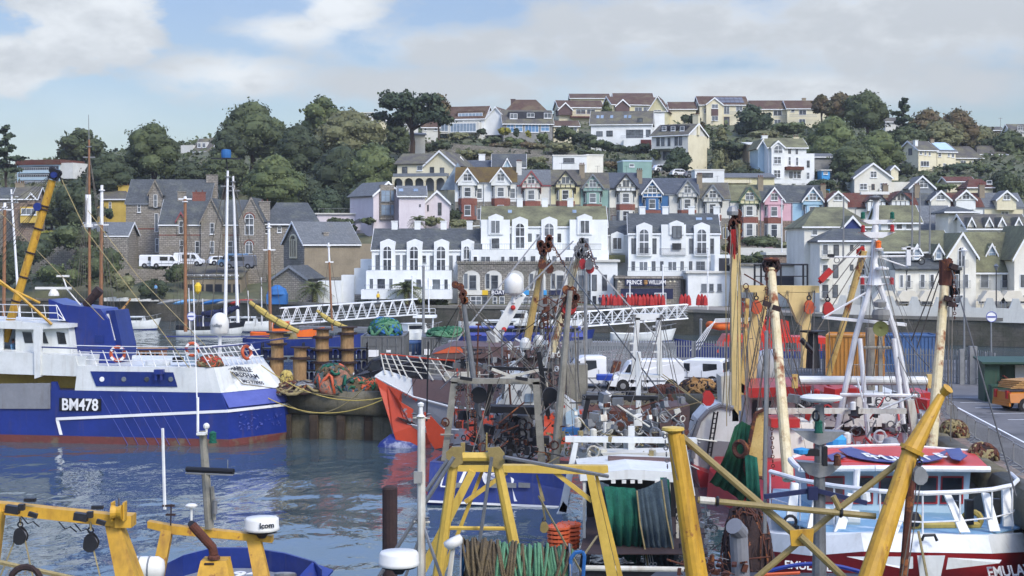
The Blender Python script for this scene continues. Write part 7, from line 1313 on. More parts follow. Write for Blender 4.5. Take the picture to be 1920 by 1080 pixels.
b=MB();c=D(262,1066,39.5);b.lathe(c,[(.02,-.62),(.22,-.58),(.3,-.45),(.3,.45),(.22,.58),(.02,.62)],14,'X');T=thing('life_raft','white life raft canister between the two yellow gantries','life raft',c);b.build('canister','radome',T,smooth=True);b=MB();[b.ring(c+Vector((x,0,0)),.31,.02,(1,0,0),14)for x in(-.25,0,.25)];b.build('strap','trimgrey',T)
dz=2.6
def ip(px,py,z=dz):return onz(px,py,z)
outl=[(300,1062),(345,1040),(400,1026),(470,1026),(535,1036),(590,1052),(604,1066),(590,1110),(300,1110)]
PB('bulwark',LB,'hullblue2',lambda b:[b.extr([ip(*outl[i],2.95),ip(*outl[i+1],2.95),ip(*outl[i+1],2.95)-Vector((0,0,.8)),ip(*outl[i],2.95)-Vector((0,0,.8))],(0,-.15,0))for i in range(6)]);PB('hull',LB,'hullblue2',lambda b:b.extr([ip(x,y+1,2.93)*1-Vector((0,-.1,2.9))for x,y in outl],(0,0,2.1)))
PB('deck',LB,'deckgrey',lambda b:b.extr([ip(x*.985+6,y+9,2.3)for x,y in outl],(0,0,.02)));text('94',.75,'dwhite',LB,ip(462,1076,2.34),(1,.1,0),(-.1,1,0),font_scale=(1.1,1.3),name='deck_number',depth=.01)
PB('deck_pipe',LB,'galv',lambda b:b.ring(ip(535,1078,2.5),.28,.07,(0,.3,1),16));PB('bow_ramp',LB,'hullblue',lambda b:b.extr([ip(560,1085,2.6),ip(585,1058,2.9),ip(625,1072,2.6),ip(600,1100,2.4)],(0,0,.06)))
# ================================================================ helper shapes in photo pixels at one distance
def pp(b,pts,d,thick,mi=None):return b.extr([at(x,y,d)for x,y in pts],(0,thick,0),mi)
def bar(b,pts,d,r,r2=None,mi=None,n=6):
 """tube chain through (px, py[, distance]) points"""
 v=[at(p[0],p[1],p[2]if len(p)>2 else d)for p in pts]
 for p,q in zip(v,v[1:]):b.tube(p,q,r,r if r2 is None else r2,n,mi)
 return b
def beam(b,x0,y0,x1,y1,w,d,thick,w2=None,mi=None):
 """square section member between two points, w photo pixels wide"""
 w2=w if w2 is None else w2;L=math.hypot(x1-x0,y1-y0)or 1;nx,ny=-(y1-y0)/L,(x1-x0)/L
 return pp(b,[(x0+nx*w/2,y0+ny*w/2),(x1+nx*w2/2,y1+ny*w2/2),(x1-nx*w2/2,y1-ny*w2/2),(x0-nx*w/2,y0-ny*w/2)],d,thick,mi)
def chain(b,p,q,r=.05,n=None):
 p,q=Vector(p),Vector(q);n=n or max(3,int((q-p).length/(r*3.4)))
 for i in range(n):c=p.lerp(q,(i+.5)/n);b.ring(c,r*1.2,r*.38,(1,0,0)if i%2 else(0,1,0),7)
def clutter(T,nm,m,box,d0,d1,n,seed,s=(.05,.3),smooth=False):
 """many small fittings, pipes, wires and boxes crowding a deck between photo pixels"""
 r=random.Random(seed);b=MB();x0,y0,x1,y1=box
 for i in range(n):
  d=r.uniform(d0,d1);p=at(r.uniform(x0,x1),r.uniform(y0,y1),d);k=r.random();z=r.uniform(*s)
  if k<.3:b.cbox(p,z*r.uniform(.5,2),z,z*r.uniform(.4,1.5),rz=r.uniform(0,3),ry=r.uniform(-.3,.3))
  elif k<.7:q=p+Vector((r.uniform(-1,1),r.uniform(-.3,.3),r.uniform(-.8,.8)))*z*5;b.tube(p,q,z*.14,n=5)
  elif k<.85:b.lathe(p,[(z*.5,-z*.6),(z*.5,z*.6),(z*.2,z*.8)],8)
  else:b.ring(p,z*.8,z*.16,(r.uniform(-1,1),1,0),10)
 return tag(b.build(nm,m,T),kind='stuff')
# ================================================================ grey and orange bow
GB_=thing('fishing_trawler','half painted grey trawler with orange patched bow and blue bulb','trawler',at(850,760,100)+Vector((0,0,-2)))
stn=[((703,705,100.5),(741,836,99)),((730,722,100),(752,838,98.6)),((775,743,99),(785,843,98)),((850,763,97.8),(850,852,97)),((960,772,97),(960,857,96)),((1100,770,96.5),(1100,858,96))]
b=MB();rings=[]
for i,(t_,w_)in enumerate(stn):
 a,c=at(*t_),at(*w_);k=min(1,.02+i*.32);m=a.lerp(c,.5)+Vector((.12,.15*(1 if i<3 else 0),0));lo=Vector((c.x,c.y,-.8));wd=6.6*k
 rings.append([a,m,c,lo,lo+Vector((0,wd,0)),c+Vector((0,wd,0)),m+Vector((0,wd,0)),a+Vector((0,wd*1.04+.1,0))])
b.loft(rings,mis=[0]*6);b.build('hull',['shipgrey'],GB_)
b=MB()
for(q)in([(704,708),(726,722),(752,734),(748,752),(775,768),(772,800),(790,812),(812,810),(808,832),(770,838),(745,833),(738,812),(722,765)],):b.extr([at(x,y,98.0+.35*(y-700)/130*-1+(.9 if x<730 else .2))for x,y in q],(0,.12,0))
b.extr([at(x,y,97.1)for x,y in((792,770),(806,778),(826,800),(842,812),(838,838),(815,842),(802,822),(798,800))],(0,.12,0));b.build('primer_patch','orangepaint',GB_)
PB('bulbous_bow',GB_,'bluepatch',lambda b:b.loft([[at(x,y,98.5)+Vector((0,r_*cos(a)*1.2,r_*sin(a)))for a in[j*pi/5 for j in range(10)]]for x,y,r_ in((704,846,.1),(712,841,.4),(732,836,.75),(770,843,.8),(800,850,.6))]),True)
PB('bulwark',GB_,'boatwhite',lambda b:b.extr([at(703,704,100.5),at(720,693,100.5),at(772,710,99.4),at(775,742,99)],(.0,.12,0)));PB('bulwark_plating',GB_,'maroon',lambda b:(b.extr([at(772,710,99.3),at(880,716,98),at(880,765,97.4),at(775,743,98.9)],(0,.12,0)),b.extr([at(880,716,98),at(1010,720,97),at(1010,772,96.9),at(880,765,97.4)],(0,.12,0))))
PB('sheer_line',GB_,'palerail',lambda b:bar(b,[(703,706,100.3),(775,744,98.8),(850,764,97.6),(1000,774,96.8)],98,.06));PB('hull_line',GB_,'palerail',lambda b:bar(b,[(755,792,98.2),(790,800,97.6),(860,806,97.1)],98,.04));PB('anchor_pocket',GB_,'rustdark',lambda b:pp(b,[(744,782),(772,791),(785,800),(762,793)],97.9,.2))
def bowrail(b):
 for i,(x0,x1)in enumerate(((714,722),(722,736),(734,752),(744,764),(762,792),(786,812),(806,836),(820,850))):bar(b,[(x0,664+i,101-i*.2),(x1,702+i*2.2,100.2-i*.3)],100,.045)
 for k in range(3):bar(b,[(714+k*3,672+k*9,101),(830,684+k*10,99),(850,690+k*9,98.6)],100,.03)
PB('bow_railing',GB_,'wornwhite',bowrail);PB('bow_rail_top',GB_,'orangepaint',lambda b:(bar(b,[(713,664,101),(745,666,101),(816,674,99.5),(852,676,99),(857,690,98.6),(858,706,98.4)],100,.05)))
PB('deckhouse',GB_,'maroon',lambda b:(pp(b,[(822,672),(1062,668),(1062,740),(835,740)],100,5)));PB('deckhouse_roof',GB_,'maroon',lambda b:pp(b,[(808,664),(846,649),(1060,652),(1066,670),(822,673)],99.6,5.6));PB('roof_patch',GB_,'orange',lambda b:pp(b,[(812,663),(846,650),(866,651),(868,661)],99.55,.1));PB('window',GB_,'darkpane',lambda b:pp(b,[(828,677),(848,676),(852,692),(832,692)],99.95,.1));PB('window',GB_,'darkpane',lambda b:pp(b,[(862,675),(884,675),(886,690),(864,690)],99.95,.1));PB('white_locker',GB_,'wornwhite',lambda b:pp(b,[(832,700),(900,698),(900,716),(836,718)],99,.8))
TW=PB('crane_mast',GB_,'boatwhite',lambda b:(b.extr([at(960,558,104),at(985,556,104),at(930,652,104),at(906,652,104)],(0,.7,0)),pp(b,[(893,645),(932,643),(932,658),(893,656)],103.8,1.2),bar(b,[(962,556),(975,548),(985,556)],104.3,.1)));PB('winch',GB_,'galv',lambda b:pp(b,[(912,622),(926,620),(930,646),(914,648)],103.7,.5));PB('red_light',GB_,'redcloth',lambda b:(b.ball(at(962,577,103.8),.17),b.ball(at(945,618,103.6),.17)))
sat_dome(963,551,104,.6,1.35,'large white satellite dome over the harbour shops, highest dome',post=.6)
b=MB();b.tube(at(800,790,70),at(803,640,70),.035);solo('whip_aerial',b,'black','thin black aerial before the grey bow','aerial')
# ================================================================ dark boat with grey gallows and blue stern
DB=thing('fishing_trawler','trawler with grey gallows frame, rusty derricks and white striped dark blue stern','trawler',at(930,948,76.4))
PB('hull',DB,'hullblue2',lambda b:b.loft([[at(806,866,77),at(1062,884,76.3),at(1075,870,96),at(828,852,92)],[at(804,905,76.7),at(1058,918,76.2),at(1072,900,96),at(826,890,92)],[at(800,940,76.5),at(1048,951,76),Vector((3,93,0)),Vector((-4.4,90,0))],[at(802,940,76.5)-Vector((0,-.3,.8)),at(1046,951,76)-Vector((0,-.3,.8)),Vector((3,92,-.8)),Vector((-4.4,89,-.8))]]))
def stripes(b):
 for x in(868,956,976,1000):b.extr([at(x,884,76.6),at(x+5,884,76.6),at(x+14,940,76.2),at(x+8,940,76.2)],(0,.04,0))if x>900 else b.extr([at(870,882,76.7),at(876,882,76.7),at(862,914,76.5),at(856,914,76.5)],(0,.04,0))
 bar(b,[(836,876,76.6),(826,912,76.4),(856,914,76.4)],76,.04);b.extr([at(800,938,76.4),at(1048,949,75.9),at(1048,953,75.9),at(800,942,76.4)],(0,.05,0))
PB('hull_stripes',DB,'dwhite',stripes);PB('name_scroll',DB,'dwhite',lambda b:(pp(b,[(900,882),(912,888),(938,886),(934,898),(914,900),(918,906),(926,908),(914,914),(906,902)],76.2,.05)));PB('scupper',DB,'galv',lambda b:[pp(b,[(x,905),(x+22,906),(x+22,915),(x,914)],76.1,.05)for x in(850,912,946,972)]);text('LADY',.22,'hullblue',DB,at(924,893,76.1),(1,0,0),(0,0,1))
PB('gallows_frame',DB,'greywood',lambda b:(pp(b,[(846,709),(1012,711),(1012,721),(846,719)],80,.35),beam(b,852,716,832,868,13,80.0,.35,11),beam(b,1005,716,1016,868,13,80,.35,14),beam(b,868,715,852,738,5,80.1,.2),beam(b,990,715,1004,738,5,80.1,.2),bar(b,[(826,815),(850,815)],79.8,.05)))
for x in(874,978):PB('flood_lamp',DB,'black',lambda b:b.cbox(at(x,710,79.6),.62,.2,.16,ry=.15))
PB('inner_frame',DB,'black',lambda b:(pp(b,[(920,762),(1008,764),(1006,778),(918,774)],82,1.2),beam(b,922,700,912,780,9,82,.3),beam(b,1010,660,1028,780,9,82,.3),beam(b,918,690,1035,694,6,83,.3)));PB('net_drum',DB,'black',lambda b:b.lathe(at(898,740,81),[(.02,-.3),(.42,-.3),(.42,.3),(.02,.3)],18,'Y'));PB('net_drum',DB,'black',lambda b:b.lathe(at(1032,741,81),[(.02,-.3),(.4,-.3),(.4,.3),(.02,.3)],18,'Y'))
PB('wheelhouse',DB,'boatwhite',lambda b:(pp(b,[(950,700),(985,705),(1006,745),(1006,760),(930,758),(945,745)],86,3),pp(b,[(1035,742),(1062,746),(1085,762),(1072,780),(1060,810),(1048,815)],86,2)));PB('window',DB,'skypane',lambda b:pp(b,[(985,738),(1000,738),(1000,754),(984,754)],85.9,.05));PB('red_stripe',DB,'red',lambda b:pp(b,[(1030,758),(1060,760),(1060,765),(1030,763)],85.8,.05))
PB('grey_side',DB,'paleblue',lambda b:pp(b,[(1060,775),(1085,762),(1090,800),(1064,812)],85.5,.3));PB('blue_locker',DB,'bluetarp',lambda b:pp(b,[(1052,806),(1086,802),(1090,814),(1054,820)],84.5,1))
PB('deck',DB,'rustdark',lambda b:b.extr([at(812,868,77.2),at(1058,880,77),at(1070,862,96),at(835,850,91)],(0,0,.02)));PB('deck_shadow_house',DB,'plaingrey',lambda b:pp(b,[(925,778),(1000,780),(1000,850),(925,848)],88,3));PB('dark_doorway',DB,'black',lambda b:pp(b,[(952,782),(976,783),(976,850),(950,850)],87.9,.2))
clutter(DB,'deck_machinery','darksteel',(850,775,1030,865),79,86,90,1,(.08,.4));clutter(DB,'winch_gear','steel',(850,650,1060,790),84,92,170,2,(.05,.3));clutter(DB,'dark_pipes','darksteel',(850,655,1060,740),86,94,90,22,(.06,.3));clutter(DB,'white_fittings','boatwhite',(940,630,1050,700),86,92,42,3,(.08,.3));clutter(DB,'rusty_gear','rust',(830,790,1060,868),78,84,60,4,(.06,.3));clutter(DB,'rope_tangle','rope',(1020,810,1080,860),79,83,40,5,(.06,.22))
for i,(x,y)in enumerate(((985,645),(1010,640))):PB('small_dome',DB,'radome',lambda b:b.lathe(at(x,y,87),[(.22,-.3),(.3,-.2),(.3,.1),(.2,.3),(.02,.36)],12))
def pole(x0,y0,x1,y1,d,r0,r1,m,nm='pole'):return PB(nm,DB,m,lambda b:b.tube(at(x1,y1,d),at(x0,y0,d),r1,r0,9))
pole(866,545,906,845,82,.11,.2,'steel','mast_leg');pole(1069,545,1040,870,80,.13,.24,'greywood','mast_leg');pole(1022,470,985,655,90,.15,.23,'creamrust','derrick');pole(1090,460,1035,660,90,.15,.21,'rustywhite','derrick');pole(1033,650,1012,700,89,.16,.2,'wornwhite','derrick_foot')
for i,(x,y,n_)in enumerate(((1022,455,14),(1092,462,12),(862,545,6),(1070,555,10))):
 b=MB();r=random.Random(i)
 for k in range(n_):c=at(x+r.uniform(-9,9),y+r.uniform(-12,20),89.5 if i<2 else 81);b.ring(c,r.uniform(.1,.22),.05,(r.uniform(-1,1),1,0),9);b.cbox(c,.22,.16,.3,ry=r.uniform(-1,1))
 b.build('head_rigging','rust' if i!=1 else 'steel',DB)
def hangers(x,y,n,m,k0):
 for k in range(n):block(x+k*14,y+(k%2)*8,89,.85,m,['brown','grey','rusty','pale'][k%4]+' pulley block hanging from the %s derrick head'%k0)
hangers(1016,492,2,'rust','left rusty');hangers(1092,492,2,'darkred','right rusty');block(1104,492,88.8,.9,'steel','steel pulley block at the right side of the right rusty derrick head')
PB('topping_chain',DB,'rust',lambda b:(chain(b,at(1030,452,89),at(1060,500,88),.07),chain(b,at(1098,456,89),at(1120,505,88),.07),chain(b,at(862,570,81),at(870,640,81),.05)))
lines('derrick_stay','grey steel wires of the two rusty derricks crossing before the white flats',[((1015,438,90),(855,640,84)),((1075,452,90),(968,560,86)),((1060,500,88),(1245,745,80)),((1120,505,88),(1290,700,86)),((1082,460,90),(1048,560,86)),((1062,500,88),(1020,700,84)),((1035,455,90),(1060,500,88)),((1104,460,90),(1120,505,88))],.045,'steel')
lines('rigging','thin wires and ropes hanging around the grey gallows frame',[((1022,480,90),(1000,650,85)),((868,560,82),(830,700,80)),((868,560,82),(760,745,98)),((870,560,82),(960,700,84)),((900,600,82),(1000,690,82)),((940,700,80),(905,790,80)),((960,720,80),(1002,800,80)),((985,565,90),(950,690,84)),((1060,600,84),(1075,820,80)),((1050,560,84),(1010,800,80)),((870,720,80),(878,800,80)),((862,560,82),(845,800,81)),((1070,560,81),(1045,640,82)),((1090,560,84),(1098,700,82)),((930,700,81),(885,850,79))],.022,'wire')
PB('crow_platform',DB,'tarpgrey',lambda b:pp(b,[(1003,562),(1062,564),(1056,588),(1030,590),(1006,580)],92,1.4));PB('crosspiece',DB,'wornwhite',lambda b:(beam(b,905,718,1010,694,5,81,.15),beam(b,922,692,975,712,5,81.4,.15)))
clutter(DB,'masthead_gear','rust',(1000,560,1066,610),84,88,26,6,(.08,.3));PB('chains',DB,'rust',lambda b:[chain(b,at(x,722,80),at(x+dx,y,80),.06)for x,dx,y in((864,-8,800),(872,14,790),(880,20,830),(858,-4,760))])
b=MB();[b.ring(at(1066,577+y,84),.3,.12,(0,1,0),14)for y in(0,)];b.ball(at(1066,577,84),.26);solo('red_float',b,'redcloth','round red float hanging beside the right rusty derrick','float')
# ================================================================ foreground yellow A-frame boat
YB=thing('fishing_boat','boat with pale yellow A-frame and white pole mast behind the rope wound drum','fishing boat',at(930,1080,44))
AF=PB('a_frame',YB,'paleyel',lambda b:(bar(b,[(852,857),(818,1110)],44,.13,.17,n=8),bar(b,[(930,857),(982,1110)],44,.13,.17,n=8),bar(b,[(848,857),(935,857)],44,.13,n=8),bar(b,[(836,990),(952,991)],44,.06,n=6)))
for s_,q in((0,[(836,848),(848,838),(866,838),(868,868),(852,878),(838,872)]),(1,[(914,840),(936,838),(946,850),(946,868),(936,880),(918,872)])):PB('head_plate',YB,'brass',lambda b:pp(b,q,43.8,.12))
PB('apex_box',YB,'brass',lambda b:(pp(b,[(854,862),(930,862),(930,872),(854,872)],44.2,.2),pp(b,[(864,830),(872,830),(872,850),(864,850)],44.1,.1),pp(b,[(911,812),(914,812),(914,845),(911,845)],44.1,.1)))
PB('rear_gantry',YB,'paleyel',lambda b:(pp(b,[(858,872),(1140,874),(1141,886),(1120,890),(858,884)],46.5,.35),beam(b,886,884,792,1070,14,46.4,.2,16),beam(b,905,882,820,1100,6,46.9,.2,8),beam(b,1106,886,1152,1100,14,46.5,.25,20),beam(b,1118,890,1168,1100,6,46.9,.25,9),beam(b,1038,884,1110,940,8,46.6,.15),beam(b,950,886,872,942,8,46.6,.15)))
PB('hydraulic_strut',YB,'steel',lambda b:(bar(b,[(851,857),(705,1090)],43.5,.055),bar(b,[(922,857),(889,1090)],43.6,.05),bar(b,[(945,857,43.6),(1140,893,45.8)],44,.055),bar(b,[(793,990,42),(757,1090,42)],42,.04),bar(b,[(795,990,42),(830,1090,41.6)],42,.045),bar(b,[(840,862,43.8),(800,920,43.8)],43,.06)))
MA=PB('mast_pole',YB,'wornwhite',lambda b:(bar(b,[(790,785),(790,1100)],42,.1,.115,n=8),bar(b,[(774,783),(806,784)],42,.025),bar(b,[(776,978),(806,979)],42,.03)));PB('beacon',MA,'radome',lambda b:b.lathe(at(789,765,42),[(.12,-.22),(.06,-.16),(.05,.02),(.08,.06),(.09,.12),(.01,.16)],10));PB('small_aerials',MA,'steel',lambda b:[b.lathe(at(x,y,42),[(.06,-.03),(.02,.0),(.07,.04),(.01,.06)],8)for x,y in((776,778),(804,779),(781,976),(801,973))]);PB('junction_box',MA,'tarpgrey',lambda b:b.cbox(at(784,895,41.9),.22,.15,.3))
b=MB();bar(b,[(371+432,640),(0,0)],1,.01)if 0 else None
radar_dome(748,1062,40.5,.52,.38,'white round radar at the foot of the white pole, left of the yellow A-frame');
T=thing('camera_dome','tilted white sensor head on a white post inside the yellow A-frame','sensor',at(840,1080,41));PB('head',T,'radome',lambda b:b.lathe(at(851,1018,41),[(.02,-.1),(.2,-.1),(.26,.02),(.24,.12),(.02,.14)],14,Matrix.Rotation(-.45,3,'Y')),True);PB('post',T,'wornwhite',lambda b:bar(b,[(849,1030),(841,1090)],41,.06,.075))
ND=thing('net_drum','net drum at the bottom centre wound with green and brown rope between blue flanges','net drum',at(970,1090,42));cx0,cx1,cy=at(872,1078,42),at(1062,1085,42),0;ax=(cx1-cx0);rr=random.Random(8)
PB('core',ND,'dirtynet',lambda b:b.tube(cx0,cx1,.78,.72,20));gb=MB();bb=MB();u=ax.normalized();y_=u.cross(Vector((0,0,1))).normalized();z_=y_.cross(u)
for i in range(84):
 t_=(i+.5)/84;c=cx0+ax*t_;R_=.84+rr.uniform(-.04,.14)-.08*t_;tilt=rr.uniform(-.3,.3);tgt=gb if(t_>.5 or .3<t_<.38)and rr.random()<.85 else bb
 tgt.path([c+(y_*cos(a)+z_*sin(a))*R_*(1+rr.uniform(-.015,.015))+u*(tilt*sin(a))for a in[k*2*pi/20 for k in range(20)]],.038,5,closed=True)
gb.build('green_rope','greenrope',ND);bb.build('brown_net','dirtynet',ND)
for x,k in((864,0),(1066,1)):PB('flange',ND,'steel',lambda b:b.tube(at(x,1080+k*5,42),at(x+3,1080+k*5,42),.98-.06*k,n=26))
PB('drum_frame',ND,'bluetarp',lambda b:(bar(b,[(1068,1100),(1070,1048),(1078,1036),(1092,1034),(1096,1042),(1092,1100)],41.3,.05),bar(b,[(862,1040),(872,1032),(862,1100)],41.5,.05)))
b=MB();b.tube(onz(731,1150,0)*1,at(731,918,37800/(1150-453)),.26,n=14);b.ball(at(731,917,37800/(1150-453)),.27,.5,14);solo('mooring_pile',b,'rustdark','rusty brown round pile standing in the water left of the white pole','pile',smooth=False)
# ================================================================ white boat with net drums behind it
NB=thing('fishing_boat','white roofed boat with green and grey nets hung from its stern frame','fishing boat',at(1180,1080,58))
PB('hull',NB,'blackhull',lambda b:b.loft([[at(1085,1064,57),at(1330,1064,57),at(1310,930,72),at(1110,930,72)],[at(1088,1100,56.5),at(1326,1100,56.5),at(1306,960,71),at(1114,960,71)],[Vector((2.6,57,-.6)),Vector((6.6,57,-.6)),Vector((8,71,-.6)),Vector((4,71,-.6))]],cap=False));PB('deck',NB,'rustdark',lambda b:b.extr([at(1087,1040,57.2),at(1328,1040,57.2),at(1308,915,72),at(1112,915,72)],(0,0,.03)))
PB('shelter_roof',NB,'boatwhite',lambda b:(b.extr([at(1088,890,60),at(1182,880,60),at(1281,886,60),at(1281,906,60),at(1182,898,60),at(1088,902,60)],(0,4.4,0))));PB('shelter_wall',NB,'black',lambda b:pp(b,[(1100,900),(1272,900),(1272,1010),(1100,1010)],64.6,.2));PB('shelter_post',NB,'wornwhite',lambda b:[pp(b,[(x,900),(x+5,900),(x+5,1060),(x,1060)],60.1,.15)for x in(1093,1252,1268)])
PB('lamp_row',NB,'radome',lambda b:[b.cbox(at(x,903,60),.16,.12,.12)for x in(1150,1170,1186,1200,1232)]);PB('drum_roller',NB,'maroon',lambda b:bar(b,[(1140,864),(1272,868)],63,.2,n=12));PB('canopy_top',NB,'offwhite',lambda b:pp(b,[(1128,850),(1262,848),(1268,856),(1134,858)],66,1.5));PB('white_beam',NB,'boatwhite',lambda b:(pp(b,[(1060,819),(1307,822),(1307,832),(1060,829)],64,.35),beam(b,1080,830,1055,960,9,64,.3,14),beam(b,1282,830,1300,930,8,64,.3),pp(b,[(1056,940),(1074,962),(1044,964)],64,.25)))
PB('stern_roller',NB,'wornwhite',lambda b:bar(b,[(1093,1065),(1284,1068)],56.3,.1,n=10));PB('stern_plate',NB,'black',lambda b:pp(b,[(1092,1070),(1290,1072),(1290,1120),(1092,1120)],56.4,.2))
PB('black_gallows',NB,'black',lambda b:(pp(b,[(1092,741),(1234,743),(1232,751),(1092,750)],72,.3),beam(b,1103,748,1089,818,8,72,.3),beam(b,1222,748,1236,810,8,72,.3)));PB('white_gallows',NB,'boatwhite',lambda b:(pp(b,[(1188,588),(1242,588),(1242,600),(1188,600)],84,.5),beam(b,1196,596,1188,702,9,84,.5),beam(b,1235,596,1238,702,9,84,.5),pp(b,[(1160,701),(1240,704),(1240,709),(1160,706)],84,1.),[b.cbox(at(x,y,83.7),.25,.08,.08)for x in(1228,1185)for y in(612,628,644,660,674)]))
PB('mast_post',NB,'boatwhite',lambda b:(pp(b,[(1193,660),(1202,660),(1202,790),(1193,790)],74,.3),pp(b,[(1178,800),(1190,800),(1190,850),(1178,850)],67,.3)));PB('radar_scanner',NB,'radome',lambda b:(b.cbox(at(1135,745,70),.55,.3,.3,ry=-.9),b.lathe(at(1134,762,70),[(.2,-.1),(.28,.05),(.25,.25),(.1,.3)],12),b.cbox(at(1196,787,69),.34,.3,.5),bar(b,[(1134,765),(1134,860)],70,.07)))
PB('concrete_tank',NB,'greywood',lambda b:(pp(b,[(1063,684),(1102,684),(1102,748),(1063,748)],90,1.2)));PB('fish_crate',NB,'bluecrate',lambda b:pp(b,[(1120,704),(1150,704),(1150,714),(1119,713)],88,1));PB('rusty_bulwark',NB,'rust',lambda b:pp(b,[(1100,770),(1230,772),(1230,800),(1100,800)],78,3));PB('red_stern',NB,'maroon',lambda b:pp(b,[(1225,770),(1262,762),(1294,760),(1292,800),(1285,830),(1240,830)],82,3))
clutter(NB,'deck_gear','steel',(1080,740,1290,870),66,78,120,11,(.07,.35));clutter(NB,'white_gear','wornwhite',(1060,770,1290,860),65,74,60,12,(.07,.32));clutter(NB,'dark_gear','darksteel',(1100,715,1290,800),74,88,50,13,(.07,.3));clutter(NB,'rusty_gear','rust',(1110,735,1300,860),68,88,45,14,(.06,.28));clutter(NB,'work_tackle','darksteel',(1265,950,1340,1075),56,60,50,15,(.05,.22));clutter(NB,'ropes_and_hooks','rope',(1085,800,1280,870),64,70,40,16,(.05,.2))
def netsheet(nm,m,pts0,pts1,d,lab,bulge=.25,seed=1,n=16,k=14):
 """hanging net: a folded sheet between a top line and a bottom line"""
 r=random.Random(seed);b=MB();rows=[]
 def lp(pts,t):t=t*(len(pts)-1);i=min(int(t),len(pts)-2);f=t-i;return pts[i][0]*(1-f)+pts[i+1][0]*f,pts[i][1]*(1-f)+pts[i+1][1]*f
 for j in range(k+1):
  row=[]
  for i in range(n+1):
   x0,y0=lp(pts0,i/n);x1,y1=lp(pts1,i/n);t=j/k;p=at(x0*(1-t)+x1*t,y0*(1-t)+y1*t,d);p.y+=-bulge*sin(t*pi)*.6-bulge*.35*sin(i*2.1+t*3)*(.3+t)+r.uniform(-.03,.03);row.append(p)
  rows.append(row)
 rows2=[[p+Vector((0,.1,0))for p in rw]for rw in rows];b.loft(rows,cap=False,open_ring=True);b.loft(rows2,cap=False,open_ring=True);return solo(nm,b,m,lab,'net',None,True)
netsheet('hanging_net','greennet',[(1132,912),(1190,916),(1206,930)],[(1150,1040),(1190,1055),(1212,1040)],59,'dark green net bunched over the drum on the white boat',.9,3);netsheet('hanging_net','greynet',[(1192,920),(1212,915),(1250,895)],[(1210,1058),(1240,1064),(1268,1062)],58.5,'blue grey net sheet hanging full length with ringed fringe',.4,4);netsheet('hanging_net','greynet',[(1116,904),(1128,904),(1142,910)],[(1122,990),(1134,1000),(1146,1000)],59.3,'narrow blue grey net at the left end of the drum',.4,5,8);netsheet('hanging_net','greennet',[(1238,896),(1248,896),(1255,900)],[(1246,960),(1252,975),(1258,975)],59.4,'bright green strip of net at the right end of the drum',.3,6,6)
b=MB();[b.ring(at(1214+i*7,1058,58),.06,.018,(0,1,0),10)for i in range(3)];[b.tube(at(1206+i*4,1040,58.2),at(1207+i*4.5,1055,58),.012)for i in range(5)];solo('net_rings',b,'palerail','white rings fringing the bottom of the blue grey net','rings');b=MB();bar(b,[(1194,920),(1200,980),(1212,1045),(1216,1066)],58,.03);bar(b,[(1240,900),(1250,970),(1262,1030)],58.1,.03);solo('net_seam',b,'rope','pale seam ropes edging the blue grey net','rope')
for x,lab in((1052,'front'),(1064,'rear')):
 p=at(x-5+(x>1060)*8,1034-(x>1060)*6,60+(x>1060));T=thing('fish_basket','orange red round fish basket with slots, %s one left of the net boat'%lab,'basket',p,0,'orange fish baskets',world=False);b=MB();[b.lathe((0,0,.05+i*.16),[(.36+i*.012,0),(.4+i*.012,.02),(.4+i*.012,.1),(.36+i*.012,.11)],16)for i in range(6)];[b.box(.35*cos(a)-.03,.35*cos(a)+.03,.35*sin(a)-.03,.35*sin(a)+.03,0,1.)for a in[k*pi/4 for k in range(8)]];b.build('wall','orange',T);b=MB();b.lathe((0,0,0),[(.01,0),(.34,0),(.34,.04),(.01,.04)],14);b.build('bottom','orange',T)
block(1020,985,50,.5,'brass','small brass snatch block hanging under the rear yellow gantry');lines('block_rope','pale ropes slanting from the rear yellow gantry to the drum',[((1010,905,48),(1022,975,48)),((1010,930,47),(1100,1090,43)),((1006,890,47),(1020,940,47)),((1096,1040,43),(1120,1005,46))],.035,'rope','rope')
# ================================================================ red trawler with cream gantry, behind the red and white bow
RB=thing('fishing_trawler','red and cream trawler with tall cream gantry, tripod mast and rust streaked derricks','trawler',at(1560,900,82))
PB('hull',RB,'darkred',lambda b:b.loft([[at(1330,880,80),at(1400,868,78),at(1780,850,80),at(1780,780,98),at(1370,785,98)],[at(1322,960,78),at(1420,985,72),at(1760,960,74),at(1760,800,98),at(1360,810,98)],[Vector((9.5,78,-.6)),Vector((11.3,72,-.6)),Vector((18,74,-.6)),Vector((24,98,-.6)),Vector((13,98,-.6))]]));PB('hull_rib',RB,'red',lambda b:[bar(b,[(1375+i*9,895+i*2),(1372+i*9,960)],76.5,.05)for i in range(8)])
PB('wheelhouse',RB,'boatwhite',lambda b:pp(b,[(1395,738),(1690,738),(1690,800),(1400,800)],90,5));PB('wheelhouse_roof',RB,'red',lambda b:(pp(b,[(1386,716),(1406,728),(1520,724),(1520,742),(1406,746),(1388,734)],88,6),pp(b,[(1546,736),(1556,728),(1612,728),(1625,742),(1546,742)],88.4,5),pp(b,[(1718,738),(1745,736),(1748,778),(1724,780)],90,3)))
for q in([(1410,750),(1420,750),(1420,785),(1410,785)],[(1430,752),(1446,752),(1446,785),(1430,785)],[(1492,750),(1516,750),(1516,775),(1492,775)]):PB('window',RB,'darkpane',lambda b:pp(b,q,89.9,.1))
PB('white_tube',RB,'boatwhite',lambda b:bar(b,[(1498,713),(1738,714)],86,.24,n=12));
for x in(1490,1743):PB('end_lug',RB,'creamrust',lambda b:(pp(b,[(x-4,702),(x+6,702),(x+6,728),(x-4,728)],85.8,.3)))
